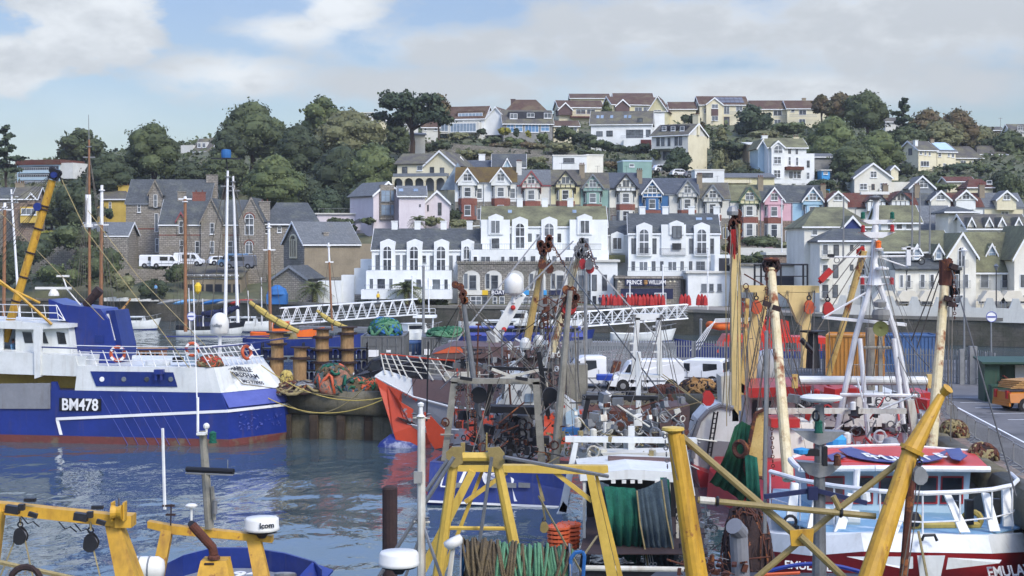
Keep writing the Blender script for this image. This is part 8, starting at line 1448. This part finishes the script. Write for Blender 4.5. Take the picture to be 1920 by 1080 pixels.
GY=PB('cream_gantry',RB,'creampaint',lambda b:(pp(b,[(1391,535),(1536,536),(1536,549),(1391,548)],94,.8),pp(b,[(1416,548),(1438,548),(1430,600),(1412,762),(1396,762),(1402,650)],94,.8),pp(b,[(1438,548),(1445,556),(1428,620),(1430,600)],94.1,.6),pp(b,[(1460,548),(1524,548),(1521,600),(1516,690),(1506,690),(1504,612),(1496,604),(1478,562)],94,.8)))
PB('gantry_railing',RB,'darksteel',lambda b:([bar(b,[(x,535),(x,495)],94.2,.06)for x in(1415,1427,1464,1506,1514)],bar(b,[(1415,497),(1514,496)],94.2,.05),bar(b,[(1415,518),(1514,518)],94.2,.03)))
for x,m in((1418,'orange'),(1517,'orange'),(1552,'red'),(1386,'red')):block(x,572+(x>1540)*3,93.5,1.15,m,{1418:'orange pulley block under the left of the cream gantry',1517:'orange pulley block under the right of the cream gantry',1552:'red pulley block on a line right of the cream gantry',1386:'dark red pulley block hanging beside the cream posts'}[x]);
block(1327,742,80,1.1,'red','red snatch block hanging beside the white curved hull and vans')
b=MB();bar(b,[(1536,530),(1558,508)],93.5,.12);b.cbox(at(1548,516,93.4),.9,.3,.35,ry=-.8);solo('tackle_block',b,'redcloth','red tackle leaning between the cream gantry and the long cream boom','tackle')
PB('cream_post',RB,'creampaint',lambda b:(beam(b,1376,460,1379,790,10,84,.35,12),beam(b,1386,460,1388,770,5,84.3,.2)));PB('cream_post',RB,'creamrust',lambda b:beam(b,1402,560,1392,740,7,88,.3));PB('white_derrick',RB,'rustywhite',lambda b:b.tube(at(1478,900,74),at(1446,505,80),.27,.21,12));PB('rusty_post',RB,'rustywhite',lambda b:b.tube(at(1746,850,76),at(1772,525,78),.27,.21,12));PB('leaning_boom',RB,'creamrust',lambda b:(b.tube(at(1538,760,100),at(1620,470,98),.16,.22,8),b.tube(at(1548,720,100),at(1612,500,98.4),.12,.16,6)))
def head(x,y,d,m,n_,s_,w=9,h=26):
 b=MB();r=random.Random(x)
 for k in range(n_):c=at(x+r.uniform(-w,w),y+r.uniform(-5,h),d);b.ring(c,r.uniform(.1,.2)*s_,.045*s_,(r.uniform(-1,1),1,0),9);b.cbox(c,.2*s_,.16,.32*s_,ry=r.uniform(-1,1))
 return b.build('head_rigging',m,RB)
head(1376,400,84,'rust',26,1.2,8,70);PB('derrick_cap',RB,'galv',lambda b:b.lathe(at(1374,400,84),[(.3,-.1),(.32,.1),(.2,.35),(.02,.4)],10));PB('red_lashing',RB,'red',lambda b:[bar(b,[(1372+i*3,430),(1369+i*4,478+i*4)],83.8,.045)for i in range(3)]);head(1446,495,80,'rustdark',20,1.2,10,24);head(1774,492,78,'rust',6,1.,8,20);head(1616,470,98,'redcloth',8,1.,7,12);PB('rusty_cap',RB,'rust',lambda b:(b.tube(at(1772,535,78),at(1774,488,78),.3,.34,10),b.lathe(at(1446,490,80),[(.3,0),(.42,.1),(.3,.2)],10),b.tube(at(1446,505,80),at(1446,530,80),.28,n=10)))
PB('rust_bracket',RB,'rustdark',lambda b:[b.cbox(at(x,y,77.5),.35,.4,.25,ry=.3)for x,y in((1783,570),(1777,560),(1788,500),(1456,578),(1438,570))]);PB('chain',RB,'rust',lambda b:(chain(b,at(1447,800,72),at(1450,895,72),.06),chain(b,at(1789,500,77.5),at(1790,600,77.5),.06),chain(b,at(1437,500,79),at(1438,600,79),.07)))
TM=PB('tripod_mast',RB,'palerail',lambda b:(bar(b,[(1632,535),(1603,635),(1562,845)],84,.15,n=8),bar(b,[(1650,535),(1682,635),(1722,850)],84,.15,n=8),bar(b,[(1612,635),(1630,845)],82.5,.13,n=8),bar(b,[(1676,635),(1700,845)],82.5,.13,n=8),bar(b,[(1565,740),(1725,742)],82.4,.1),b.tube(at(1638,520,84),at(1643,372,84),.19,.16,10),b.lathe(at(1640,520,84),[(.42,-.4),(.3,.1),(.18,.7)],10)))
PB('mast_yard',TM,'palerail',lambda b:(bar(b,[(1555,482),(1730,480)],84,.055),bar(b,[(1612,520),(1668,520)],84,.05),bar(b,[(1612,533),(1668,533)],84,.05),pp(b,[(1612,412),(1680,412),(1660,420),(1630,420)],83.8,.6),pp(b,[(1612,435),(1680,435),(1655,446),(1632,446)],83.8,.6),pp(b,[(1545,593),(1700,606),(1700,612),(1545,598)],84,.6),bar(b,[(1545,595),(1630,545)],84,.06),bar(b,[(1640,480),(1700,500)],84,.04),pp(b,[(1700,462),(1708,462),(1708,498),(1700,498)],83.9,.2),pp(b,[(1692,464),(1722,464),(1722,468),(1692,468)],83.9,.2)))
PB('radar_scanner',TM,'radome',lambda b:b.cbox(at(1640,362,83.8),1.5,.25,.15));PB('radar_base',TM,'steel',lambda b:b.lathe(at(1641,372,83.8),[(.2,-.1),(.35,.05),(.2,.15)],12));PB('amber_lamp',TM,'lorange',lambda b:light(b,at(1647,460,83.6),r=.15));PB('lamp_foot',TM,'radome',lambda b:b.lathe(at(1648,468,83.6),[(.2,-.05),(.25,.05),(.1,.1)],10));PB('small_radar',TM,'radome',lambda b:b.lathe(at(1654,503,83.5),[(.05,-.1),(.35,-.06),(.35,.04),(.02,.1)],14))
for x,y,m in((1618,404,'greennet'),(1673,404,'greennet'),(1618,429,'darkred'),(1673,428,'darkred'),(1617,527,'darkred'),(1672,527,'darkred')):PB('navigation_light',TM,m,lambda b:light(b,at(x,y,83.7),r=.11))
PB('floodlight',TM,'tarpgrey',lambda b:(b.lathe(at(1652,590,83),[(.02,-.35),(.42,-.25),(.5,0),(.42,.25),(.1,.3)],12),b.lathe(at(1650,570,83),[(.02,-.2),(.3,-.15),(.35,.1),(.1,.25)],12)));PB('loudhailer',TM,'leaf_palm',lambda b:b.lathe(at(1650,616,82.6),[(.02,-.05),(.1,-.1),(.36,-.18),(.4,-.2),(.4,-.12),(.1,.1),(.1,.3)],16,'Y'))
for x,y0,y1,lab in((1581,368,485,'thick grey aerial left of the white mast'),(1710,362,480,'thin grey aerial left of the pair right of the white mast'),(1724,360,465,'right aerial of the pair right of the white mast'),(1743,385,485,'pale aerial farthest right of the white mast')):b=MB();bar(b,[(x,y1),(x+1,y0)],84,.05,.035);solo('whip_aerial',b,'galv',lab,'aerial','aerials round the tripod mast')
PB('anemometer',TM,'darksteel',lambda b:(bar(b,[(1715,480),(1742,482)],84,.04),b.ring(at(1728,490,84),.16,.03,(0,1,0),12),b.cbox(at(1740,480,84),.3,.1,.2),b.ring(at(1569,488,84),.14,.02,(0,1,0),12),b.cbox(at(1558,479,84),.35,.15,.15)))
PB('grey_columns',RB,'greywood',lambda b:(pp(b,[(1626,615),(1640,615),(1642,835),(1628,835)],92,.5),pp(b,[(1648,630),(1655,630),(1655,835),(1648,835)],91,.3),bar(b,[(1620,652),(1680,652)],90.5,.09)))
PB('black_exhaust',RB,'black',lambda b:(b.tube(at(1524,690,92),at(1524,625,92),.42,.3,10),b.lathe(at(1523,622,92),[(.1,-.1),(.8,0),(.8,.06),(.1,.06)],14),bar(b,[(1524,660),(1502,636)],91.5,.16)));PB('inner_beam',RB,'wornwhite',lambda b:(pp(b,[(1420,766),(1700,766),(1700,776),(1420,776)],80,.3),beam(b,1530,770,1508,850,10,80.2,.3),beam(b,1708,750,1722,830,12,80.4,.4,18)))
PB('life_buoy_rack',RB,'red',lambda b:(b.ring(at(1733,764,84),.4,.12,(0,1,0),14),b.ring(at(1741,766,84),.4,.12,(0,1,0),14)));PB('cream_box',RB,'palecream',lambda b:pp(b,[(1448,795),(1525,795),(1525,870),(1448,870)],79.5,3));PB('red_box',RB,'red',lambda b:pp(b,[(1446,786),(1500,786),(1500,802),(1446,802)],79.2,2));PB('grey_vent',RB,'plaingrey',lambda b:b.lathe(at(1670,842,77),[(.45,-.3),(.45,.2),(.3,.5),(.02,.6)],14));PB('blue_cover',RB,'signsky',lambda b:b.lathe(at(1568,830,78),[(.5,-.2),(.5,.2),(.3,.4),(.02,.45)],12))
clutter(RB,'deck_gear','steel',(1480,740,1740,840),79,90,90,31,(.07,.35));clutter(RB,'red_fittings','red',(1500,740,1740,835),80,92,26,32,(.12,.5));clutter(RB,'white_gear','boatwhite',(1500,750,1740,840),79,88,46,33,(.1,.45));clutter(RB,'dark_gear','darksteel',(1500,745,1740,845),80,90,60,34,(.08,.4));clutter(RB,'gantry_tackle','rust',(1385,530,1470,620),92,95,26,35,(.08,.3))
sat_dome(1441,714,97,.95,1.95,'large white satellite dome behind the rust streaked white derrick',post=.8)
TD_=thing('trawl_door','cream and rust trawl door standing on the red trawler beside the green net','trawl door',at(1420,880,74));PB('plate',TD_,'creamrust',lambda b:pp(b,[(1416,778),(1436,766),(1436,896),(1400,892),(1396,876)],74,.25));PB('rim',TD_,'rust',lambda b:(bar(b,[(1436,766),(1416,776),(1396,876),(1400,892),(1436,897)],73.9,.09)));PB('bracket',TD_,'rust',lambda b:b.ring(at(1388,842,73.6),.35,.12,(1,1,0),12))
netsheet('hanging_net','brightnet',[(1378,800),(1392,790),(1410,800)],[(1330,905),(1370,925),(1415,960)],75,'bright green net draped from the cream post down over the red rail',.9,42);netsheet('hanging_net','greennet',[(1396,850),(1420,858)],[(1398,968),(1428,975)],73.4,'dark green net fold hanging below the trawl door',.5,43,8);heap(0,0,0,1.7,2.3,['rustdark','rustdark','rust'],'brown rusty net heap between the amber boom and the white bow',nm='net_heap',base=at(1400,1075,55),seed=43,n=50,r=.03)
lines('rigging','dark wires and ropes falling from the cream gantry and posts to the red trawler deck',[((1376,420,84),(1355,760,82)),((1382,420,84),(1400,760,80)),((1370,420,84),(1368,780,80)),((1446,560,80),(1418,780,78)),((1440,530,80),(1430,900,70)),((1446,560,80),(1436,900,70)),((1452,540,80),(1512,760,82)),((1456,560,90),(1500,680,90)),((1518,580,92),(1530,700,92)),((1552,590,92),(1560,700,92)),((1450,620,80),(1465,770,78)),((1420,590,92),(1440,740,88)),((1600,560,98),(1550,690,98))],.035,'wire');lines('rigging','fan of tackle lines from the leaning cream boom to the cream gantry',[((1612,458,98),(1540,530,94)),((1616,466,98),(1545,560,94)),((1618,478,98),(1520,640,96)),((1610,456,98),(1556,512,94)),((1770,495,78),(1720,650,80)),((1764,498,78),(1708,640,80)),((1783,500,78),(1905,930,50)),((1779,520,78),(1778,760,77)),((1786,560,77.5),(1782,830,76))],.035,'wire');lines('rigging','pale lines crossing low over the red deck to the quay',[((1294,740,84),(1240,700,86)),((1320,760,82),(1232,700,86)),((1210,780,78),(1345,745,84)),((1376,640,84),(1412,634,92)),((1500,690,85),(1520,600,85))],.03,'rope')
WC=thing('fishing_boat','white boat with rounded bow plates and a dark ladder, moored left of the green net','fishing boat',at(1345,890,84));arc=[(1300,860),(1302,820),(1312,790),(1330,770),(1352,760),(1376,766),(1386,780),(1386,900),(1306,900)]
PB('hull',WC,'boatwhite',lambda b:pp(b,arc,84,3.5));PB('hull_rim',WC,'plaingrey',lambda b:bar(b,[(x-1,y-1)for x,y in arc[:6]],83.9,.13));PB('grey_band',WC,'plaingrey',lambda b:pp(b,[(1310,824),(1386,830),(1386,898),(1314,898)],83.9,.1));PB('deck_side',WC,'wornwhite',lambda b:pp(b,[(1352,706),(1378,702),(1380,772),(1354,762)],86,2));PB('ladder',WC,'black',lambda b:(bar(b,[(1339,772),(1325,860)],83.6,.045),bar(b,[(1346,772),(1332,860)],83.6,.045),[bar(b,[(1339-i*1.6,776+i*9),(1346-i*1.6,776+i*9)],83.6,.03)for i in range(9)]))
PB('hull_waterline',WC,'darkred',lambda b:pp(b,[(1306,880),(1336,890),(1340,960),(1318,940)],82,3))
# ================================================================ red and white bow in the foreground right
EM=thing('fishing_boat','red and white fishing boat with pale blue wheelhouse under a red lettered roof','fishing boat',at(1680,1080,58))
gun=[(1400,1040,63),(1430,962,66),(1520,1012,59.5),(1560,1004,58),(1700,1012,57),(1860,1010,58.5),(1930,985,62)]
def ringz(dy,din):return[at(x,y+dy,d)+Vector((0,din,0))for x,y,d in[(1398,1000,64),(1450,1012,60.5),(1520,1020,58.6),(1620,1012,57.2),(1740,1014,57),(1860,1016,58),(1935,1012,61)]]
top=ringz(-8,.5);mid=ringz(22,0);low=ringz(130,.9);back0=[at(1960,960,80),at(1420,930,80)]
b=MB();b.loft([top+back0,mid+[p-Vector((0,0,.7))for p in back0]]);b.build('bulwark','boatwhite',EM);b=MB();b.loft([[p-Vector((0,-.02,.01))for p in mid]+[p-Vector((0,0,.7))for p in back0],low+[p-Vector((0,0,3))for p in back0]]);b.build('hull','darkred',EM)
PB('deck',EM,'deckblue',lambda b:b.extr([at(x,y,d)for x,y,d in((1445,968,63),(1540,1000,60),(1620,1004,58.2),(1740,1006,58),(1850,1004,59),(1925,990,62),(1900,920,78),(1450,910,78))],(0,0,.05)))
PB('hull_markings',EM,'boatwhite',lambda b:[b.extr([at(x,y,d)for x,y,d in q],(0,.04,0))for q in([(1588,1044,57.1),(1712,1044,56.8),(1712,1066,56.8),(1690,1066,56.8)],[(1720,1042,56.7),(1772,1042,56.8),(1762,1090,56.8),(1726,1090,56.8)],[(1778,1046,56.9),(1878,1050,57.7),(1874,1056,57.6),(1774,1068,56.9)])])
text('EMULATE',.62,'dwhite',EM,at(1898,1071,58.2),(.94,.3,0),(-.25,0,1),font_scale=(.8,.9),name='boat_name');text('BM 1',.9,'trimgrey',EM,at(1426,988,61.2),(.35,-.4,.8),(-.8,.3,.5),name='registration_number',font_scale=(.9,.8));text('EMULATE',.4,'dwhite',EM,at(1515,1062,58.0),(1,-.1,-.05),(0,0,1),name='boat_name')
WHE=PB('wheelhouse',EM,'paleblue',lambda b:b.extr([at(1528,884,66),at(1820,884,66),at(1812,985,66),at(1535,985,66)],(0,5,0)))
for(x0,x1,m)in((1547,1583,'maroon'),(1602,1637,'darkpane'),(1650,1692,'darkpane'),(1716,1758,'darkpane'),(1766,1806,'darkpane')):
 o=PB('window',WHE,'darkred',lambda b:pp(b,[(x0-1,893),(x1+1,893),(x1+0,945),(x0-3,945)],65.93,.1));PB('pane',o,m,lambda b:pp(b,[(x0+2,896),(x1-2,896),(x1-3,941),(x0,941)],65.88,.1))
ROF=PB('roof',EM,'lboatred',lambda b:b.loft([[at(1484,866,66.5),at(1502,882,65.2),at(1640,879,64.8),at(1855,880,65.4)],[at(1485,860,67),at(1502,876,65.2),at(1640,873,64.8),at(1853,875,65.4)],[at(1500,846,70),at(1545,841,71.5),at(1680,836,72),at(1824,847,71.5)]]));PB('roof_edge',EM,'palerail',lambda b:(bar(b,[(1482,862,67),(1490,872,66),(1502,880,65.1),(1640,878,64.7),(1856,880,65.3)],65,.13,n=8),bar(b,[(1486,858,67.2),(1545,838,71.5),(1680,834,72),(1828,846,71.5)],70,.07)))
def rp(x,y):t_=(876-y)/38;return at(x,y,65.1+6.6*t_)+Vector((0,0,.16))
PB('roof_ribbon',EM,'hullblue',lambda b:[b.extr([rp(x,y)for x,y in q],(0,0,.03))for q in([(1572,850),(1596,846),(1618,853),(1640,861),(1700,866),(1750,862),(1778,850),(1766,868),(1740,874),(1690,876),(1640,873),(1610,868),(1590,862)],[(1772,850),(1800,848),(1806,858),(1814,862),(1800,872),(1784,868)],[(1550,862),(1570,856),(1586,864),(1560,872)])])
for ch,x,y in zip('EMULATE',(1628,1648,1668,1690,1712,1736,1762),(862.5,866,868.5,869.5,869,867,862.5)):text(ch,.8,'dwhite',ROF,rp(x,y+1)+Vector((0,0,.06)),(1,(x-1695)*.004,0),(0,1,0),font_scale=(.95,2.2),name='letter')
rl=[(1444,884,63),(1500,900,61.5),(1564,911,60),(1650,921,58.6),(1730,925,58.2),(1800,923,58.6),(1860,918,59.6),(1898,910,61),(1908,900,63),(1895,888,66),(1840,868,70)]
def rail2(b):
 P=[at(*p)for p in rl]
 b.path(P,.09,7)
 for h in(1.05,1.75,2.3):b.path([p-Vector((0,0,h))for p in P[:9]],.03,5)
 for i,p in enumerate(P[:9]):q=p-Vector((0,0,2.5));b.tube(p,q,.035)
PB('bow_rail',EM,'palerail',rail2);PB('bulwark_stay',EM,'boatwhite',lambda b:[b.extr([at(x,y,d),at(x+14,y+2,d),at(x+14+s_,y+72,d-.6),at(x+s_-6,y+72,d-.6)],(0,.2,0))for x,y,d,s_ in((1484,905,62,-4),(1530,918,60.5,-10),(1590,925,60,-20),(1696,935,59,-30),(1770,926,59,36),(1842,924,60,20),(1880,915,61.5,8))])
PB('bollard',EM,'black',lambda b:[pp(b,[(x,y),(x+w,y),(x+w,y+46),(x,y+46)],60.5,.3)for x,y,w in((1793,940,6),(1812,938,14),(1864,936,12))]);PB('fairlead',EM,'black',lambda b:b.path([at(1728,1014,57),at(1732,1004,57),at(1752,1003,57),at(1757,1014,57)],.06));PB('windlass',EM,'ropeyellow',lambda b:(b.ring(at(1712,978,60),.3,.09,(0,1,.3),14),b.ring(at(1822,976,61),.35,.12,(0,1,.3),14),b.tube(at(1700,985,60),at(1835,984,61),.13)));PB('anchor_roller',EM,'black',lambda b:b.lathe(at(1712,976,59.8),[(.2,-.2),(.3,0),(.2,.3)],12));PB('white_drum',EM,'boatwhite',lambda b:(bar(b,[(1565,970),(1610,972)],61,.32,n=14),pp(b,[(1536,960),(1562,958),(1566,1000),(1536,1004)],60.5,.8)));PB('grey_fender',EM,'tarpgrey',lambda b:bar(b,[(1826,900,70),(1842,945,67)],68,.38,.45,n=10));PB('porthole',EM,'black',lambda b:b.ring(at(1482,978,61),.22,.06,(0,1,0),14));PB('side_stripes',EM,'darkred',lambda b:[bar(b,[(x,882),(x+5,912)],65.5,.08)for x in(1512,1520,1528)]);PB('deck_post',EM,'palerail',lambda b:(bar(b,[(1607,880),(1604,928)],61,.13,n=8),bar(b,[(1622,924),(1624,940)],59.5,.18,n=8)))
sag('anchor_rope','pale rope hanging over the red bow from the fairlead',(1722,996,57),(1740,1090,56.2),0,.05,'rope');heap(0,0,0,1.2,.7,['rustdark','rope','rust'],'coil of dark rope on the quay behind the red lettered roof',nm='rope_heap',base=Vector((20.9,71,QZ)),seed=51)
FM=thing('instrument_mast','grey instrument mast with flat white radar dish and dark scanner bar','mast',at(1537,1080,42));PB('column',FM,'steel',lambda b:(bar(b,[(1537,760),(1536,1100)],42,.12,.2,n=10)));PB('radar_dish',FM,'radome',lambda b:b.lathe(at(1540,747,42),[(.05,-.12),(.3,-.1),(.53,-.03),(.56,.03),(.5,.07),(.02,.09)],22));PB('platform',FM,'galv',lambda b:(pp(b,[(1488,807),(1586,810),(1560,828),(1536,835),(1514,826)],41.8,.5),pp(b,[(1496,866),(1578,872),(1556,892),(1536,896),(1516,890)],41.8,.5)));PB('scanner_bar',FM,'navycover',lambda b:(beam(b,1434,932,1520,921,8,41.7,.15),beam(b,1534,921,1626,944,8,41.7,.15),pp(b,[(1516,914),(1534,914),(1534,938),(1516,938)],41.6,.2)))
PB('green_light',FM,'greennet',lambda b:light(b,at(1535,800,41.6),r=.1));PB('red_light',FM,'rust',lambda b:light(b,at(1570,862,41.6),r=.09));PB('camera',FM,'black',lambda b:(b.cbox(at(1522,848,41.5),.35,.3,.16),b.cbox(at(1546,855,41.5),.12,.2,.5),b.ring(at(1530,780,41.6),.13,.03,(1,.5,0),12)));PB('horn',FM,'signsky',lambda b:b.lathe(at(1503,846,41.5),[(.02,-.1),(.2,-.05),(.22,.05),(.02,.1)],12));b=MB();b.tube(at(1434,1000,42),at(1437,620,42),.05);solo('stay_tube',b,'galv','upright grey stay tube left of the instrument mast, from deck to the cream gantry height','stay')
# ================================================================ amber gantry booms nearest to the camera
AG=thing('boom_gantry','large amber yellow gantry of two booms joined by crossed tubes','gantry',at(1480,1080,38))
PB('boom',AG,'yellow',lambda b:(b.tube(at(1308,1100,38),at(1264,812,38),.25,.17,14),beam(b,1278,815,1325,1100,9,37.85,.06,12)));PB('boom_cap',AG,'paleyel',lambda b:b.lathe(at(1262,806,38),[(.08,-.1),(.27,.0),(.26,.06),(.02,.09)],18));PB('boom',AG,'yellow',lambda b:(b.tube(at(1622,1110,37),at(1706,850,38),.27,.2,14),b.tube(at(1706,850,38),at(1765,742,38.4),.24,.1,12),b.tube(at(1768,738,38.4),at(1778,728,38.3),.1,.14,12)));PB('boom_flange',AG,'yellow',lambda b:b.lathe(at(1710,843,38),[(.02,-.06),(.3,-.05),(.3,.05),(.02,.06)],18,Matrix.Rotation(.45,3,'Y')))
PB('cross_tube',AG,'brass',lambda b:(bar(b,[(1278,818),(1500,1010)],38.2,.085,.1,n=8),bar(b,[(1308,937),(1642,968)],38,.075,n=8),bar(b,[(1692,862),(1575,952),(1410,1090)],38.3,.08,n=8),bar(b,[(1500,1005),(1600,1100)],38,.09,n=8),bar(b,[(1562,930),(1575,955)],38,.07,n=8)));PB('gusset_plate',AG,'yellow',lambda b:pp(b,[(1481,995),(1526,992),(1524,1024),(1484,1024)],38.05,.1));PB('clamp',AG,'black',lambda b:(b.ring(at(1345,940,38),.09,.04,(1,0,-.1),10),b.ring(at(1577,961,38),.09,.04,(1,0,-.1),10)));PB('rusty_strut',AG,'rust',lambda b:bar(b,[(1712,855),(1692,1100)],38.6,.1,n=8));PB('white_lashing',AG,'wornwhite',lambda b:bar(b,[(1312,937.5),(1340,940)],38,.09,n=8))
block(1724,886,37.6,.62,'galv','steel pulley block hanging below the flange of the right amber boom');lines('block_rope','thin dark ropes falling from the block on the right amber boom',[((1720,900,37.6),(1690,1085,37.4)),((1726,900,37.6),(1700,1085,37.4)),((1250,812,37.8),(1270,900,37.8))],.018,'wire','rope')
b=MB();bar(b,[(1384,990,46),(1390,1100,46)],46,.26,n=14);b.tube(at(1376,986,45.7),at(1388,1000,46),.25,n=14);T=solo('exhaust_stack',b,'plaingrey','grey bent exhaust stack with dark mouth between the amber booms','exhaust');b=MB();chain(b,at(1246,812,38),at(1252,880,38),.04);solo('hanging_chain',b,'steel','steel chain hanging beside the left amber boom','chain');b=MB();b.path([at(1420+i*20,1078-20*sin(i*.3)-1,50)for i in range(12)],.07,6);solo('blue_hose',b,'hullblue','blue hose arching over the foreground deck at the bottom right','hose')
WK=thing('fishing_boat','dark boat deck with tackle under the amber gantry','fishing boat',at(1480,1090,46));PB('deck',WK,'darksteel',lambda b:b.extr([at(1230,1072,50),at(1640,1075,50),at(1700,1110,44),at(1180,1110,44)],(0,0,-.3)));clutter(WK,'deck_gear','rust',(1270,1040,1400,1080),44,48,40,61,(.05,.2));clutter(WK,'hooks_and_shackles','steel',(1285,960,1345,1060),44,46,40,62,(.04,.12));PB('hatch_edge',WK,'orange',lambda b:bar(b,[(1425,1078),(1500,1074)],46,.05))
def rig(lab,tops,box,d0,d1,n,seed,r=.018,m='wire'):
 """stays and falls from block heads down to the deck, some slack"""
 R_=random.Random(seed)
 for i in range(n):
  x,y,d=R_.choice(tops);p=at(x+R_.uniform(-3,3),y,d);q=at(R_.uniform(box[0],box[2]),R_.uniform(box[1],box[3]),R_.uniform(d0,d1));s_=R_.uniform(0,.06)*(p-q).length;b=MB();b.path([p.lerp(q,k/6)-Vector((0,0,s_*4*(k/6)*(1-k/6)))for k in range(7)],r*R_.uniform(.7,1.5),3);solo('rigging',b,m,lab,'rigging',lab)
rig('thin wires and ropes dropping from the centre rusty derrick heads',[(1022,455,90),(1090,460,90),(866,548,82),(1069,548,80),(1034,560,88)],(840,690,1110,860),79,88,34,1);rig('thin wires and ropes over the net boat',[(1198,660,74),(1190,590,84),(1240,590,84),(1135,740,70)],(1080,740,1300,860),65,80,20,2)
rig('thin wires and ropes dropping from the cream gantry',[(1376,405,84),(1446,498,80),(1400,540,94),(1525,545,94),(1478,545,94)],(1350,700,1540,860),76,90,30,3);rig('thin stays around the tripod mast and rusty post',[(1772,492,78),(1640,440,84),(1616,480,98),(1650,600,84)],(1560,720,1790,850),78,88,22,4);rig('pale ropes hanging beside the cream posts',[(1362,420,83),(1386,420,83)],(1352,760,1400,800),80,83,5,5,.02,'rope')
PR=random.Random(6)
for i in range(16):
 x=PR.uniform(845,1110);y=PR.uniform(560,660);d=PR.uniform(83,93);b=MB();k=PR.uniform(-12,12);b.tube(at(x+k,PR.uniform(740,830),d),at(x,y,d),.07,.04,6);b.cbox(at(x,y,d),.3,.12,.1);b.tube(at(x-6,y+20,d),at(x+6,y+20,d),.03);o=b.build('spar',('wornwhite','steel','greywood','rust')[i%4],DB)
def split_apart(o,top=False):
 me=o.data;n=len(me.vertices)
 if n>6000 or n<8:return
 par=np.arange(n);E=np.empty(len(me.edges)*2,int);me.edges.foreach_get('vertices',E);E=E.reshape(-1,2)
 while True:
  m=np.minimum(par[E[:,0]],par[E[:,1]]);old=par.copy();np.minimum.at(par,E[:,0],m);np.minimum.at(par,E[:,1],m);par=par[par]
  if(par==old).all():break
 ids,inv=np.unique(par,return_inverse=True);k=len(ids)
 if k<2 or k>60:return
 V=np.empty(n*3);me.vertices.foreach_get('co',V);V=V.reshape(-1,3);lo=np.array([V[inv==i].min(0)for i in range(k)]);hi=np.array([V[inv==i].max(0)for i in range(k)]);L=(hi-lo).max(1);g=list(range(k))
 def root(i):
  while g[i]!=i:i=g[i]
  return i
 for i in range(k):
  for j in range(i):
   gap=np.linalg.norm(np.maximum(0,np.maximum(lo[i]-hi[j],lo[j]-hi[i])))
   if gap<max(.02,max(L[i],L[j])*.5):g[root(i)]=root(j)
 cl=np.array([root(i)for i in range(k)])[inv];ks=np.unique(cl)
 if len(ks)<2 or len(ks)>16:return
 polys=[tuple(p.vertices)for p in me.polygons];mi=[p.material_index for p in me.polygons];sm=[p.use_smooth for p in me.polygons];mats=list(me.materials)
 for q,c in enumerate(ks):
  idx=np.nonzero(cl==c)[0];mp_={int(v):a for a,v in enumerate(idx)};P=[(p,a,s)for p,a,s in zip(polys,mi,sm)if cl[p[0]]==c];nm=bpy.data.meshes.new(o.name.split('.')[0]);nm.from_pydata(V[idx].tolist(),[],[[mp_[v]for v in p]for p,_,_ in P])
  for m in mats:nm.materials.append(m)
  nm.polygons.foreach_set('material_index',[a for _,a,_ in P]);nm.polygons.foreach_set('use_smooth',[s for _,_,s in P]);nm.update()
  if q==0:o.data=nm
  else:
   r=o.copy();r.data=nm;COL.objects.link(r)
done=set()
for o in list(S.objects):
 if o.type=='MESH' and o.get('kind')is None and o.data.name not in done:
  users=o.data.users;done.add(o.data.name)
  if users>1:continue
  if o.parent is not None or o.name.split('.')[0]in('rigging','derrick_stay','block_rope','shrouds','net_rings'):
   if o.parent is None and not o.get('group'):o['group']='rigging lines'
   nm=o.name.split('.')[0]
   if nm in('lettering','ship_name','boat_name','registration_number','deck_number','letter','crown','fronds','truss_side','paint_scuffs','fender_line','shrouds'):continue
   split_apart(o)
hz=MB();hz.box(-1000,1000,-70,1100,-4,90);hm=bpy.data.materials.new('haze');hm.use_nodes=True;t=hm.node_tree;t.nodes.clear();ho=N(t,'ShaderNodeOutputMaterial');pv=N(t,'ShaderNodeVolumePrincipled');pv.inputs['Density'].default_value=.00013;pv.inputs['Color'].default_value=(.95,.97,1,1);pv.inputs['Anisotropy'].default_value=.2;t.links.new(pv.outputs[0],ho.inputs['Volume']);MATS['haze']=hm
struct('haze',hz,'haze',kind='stuff')
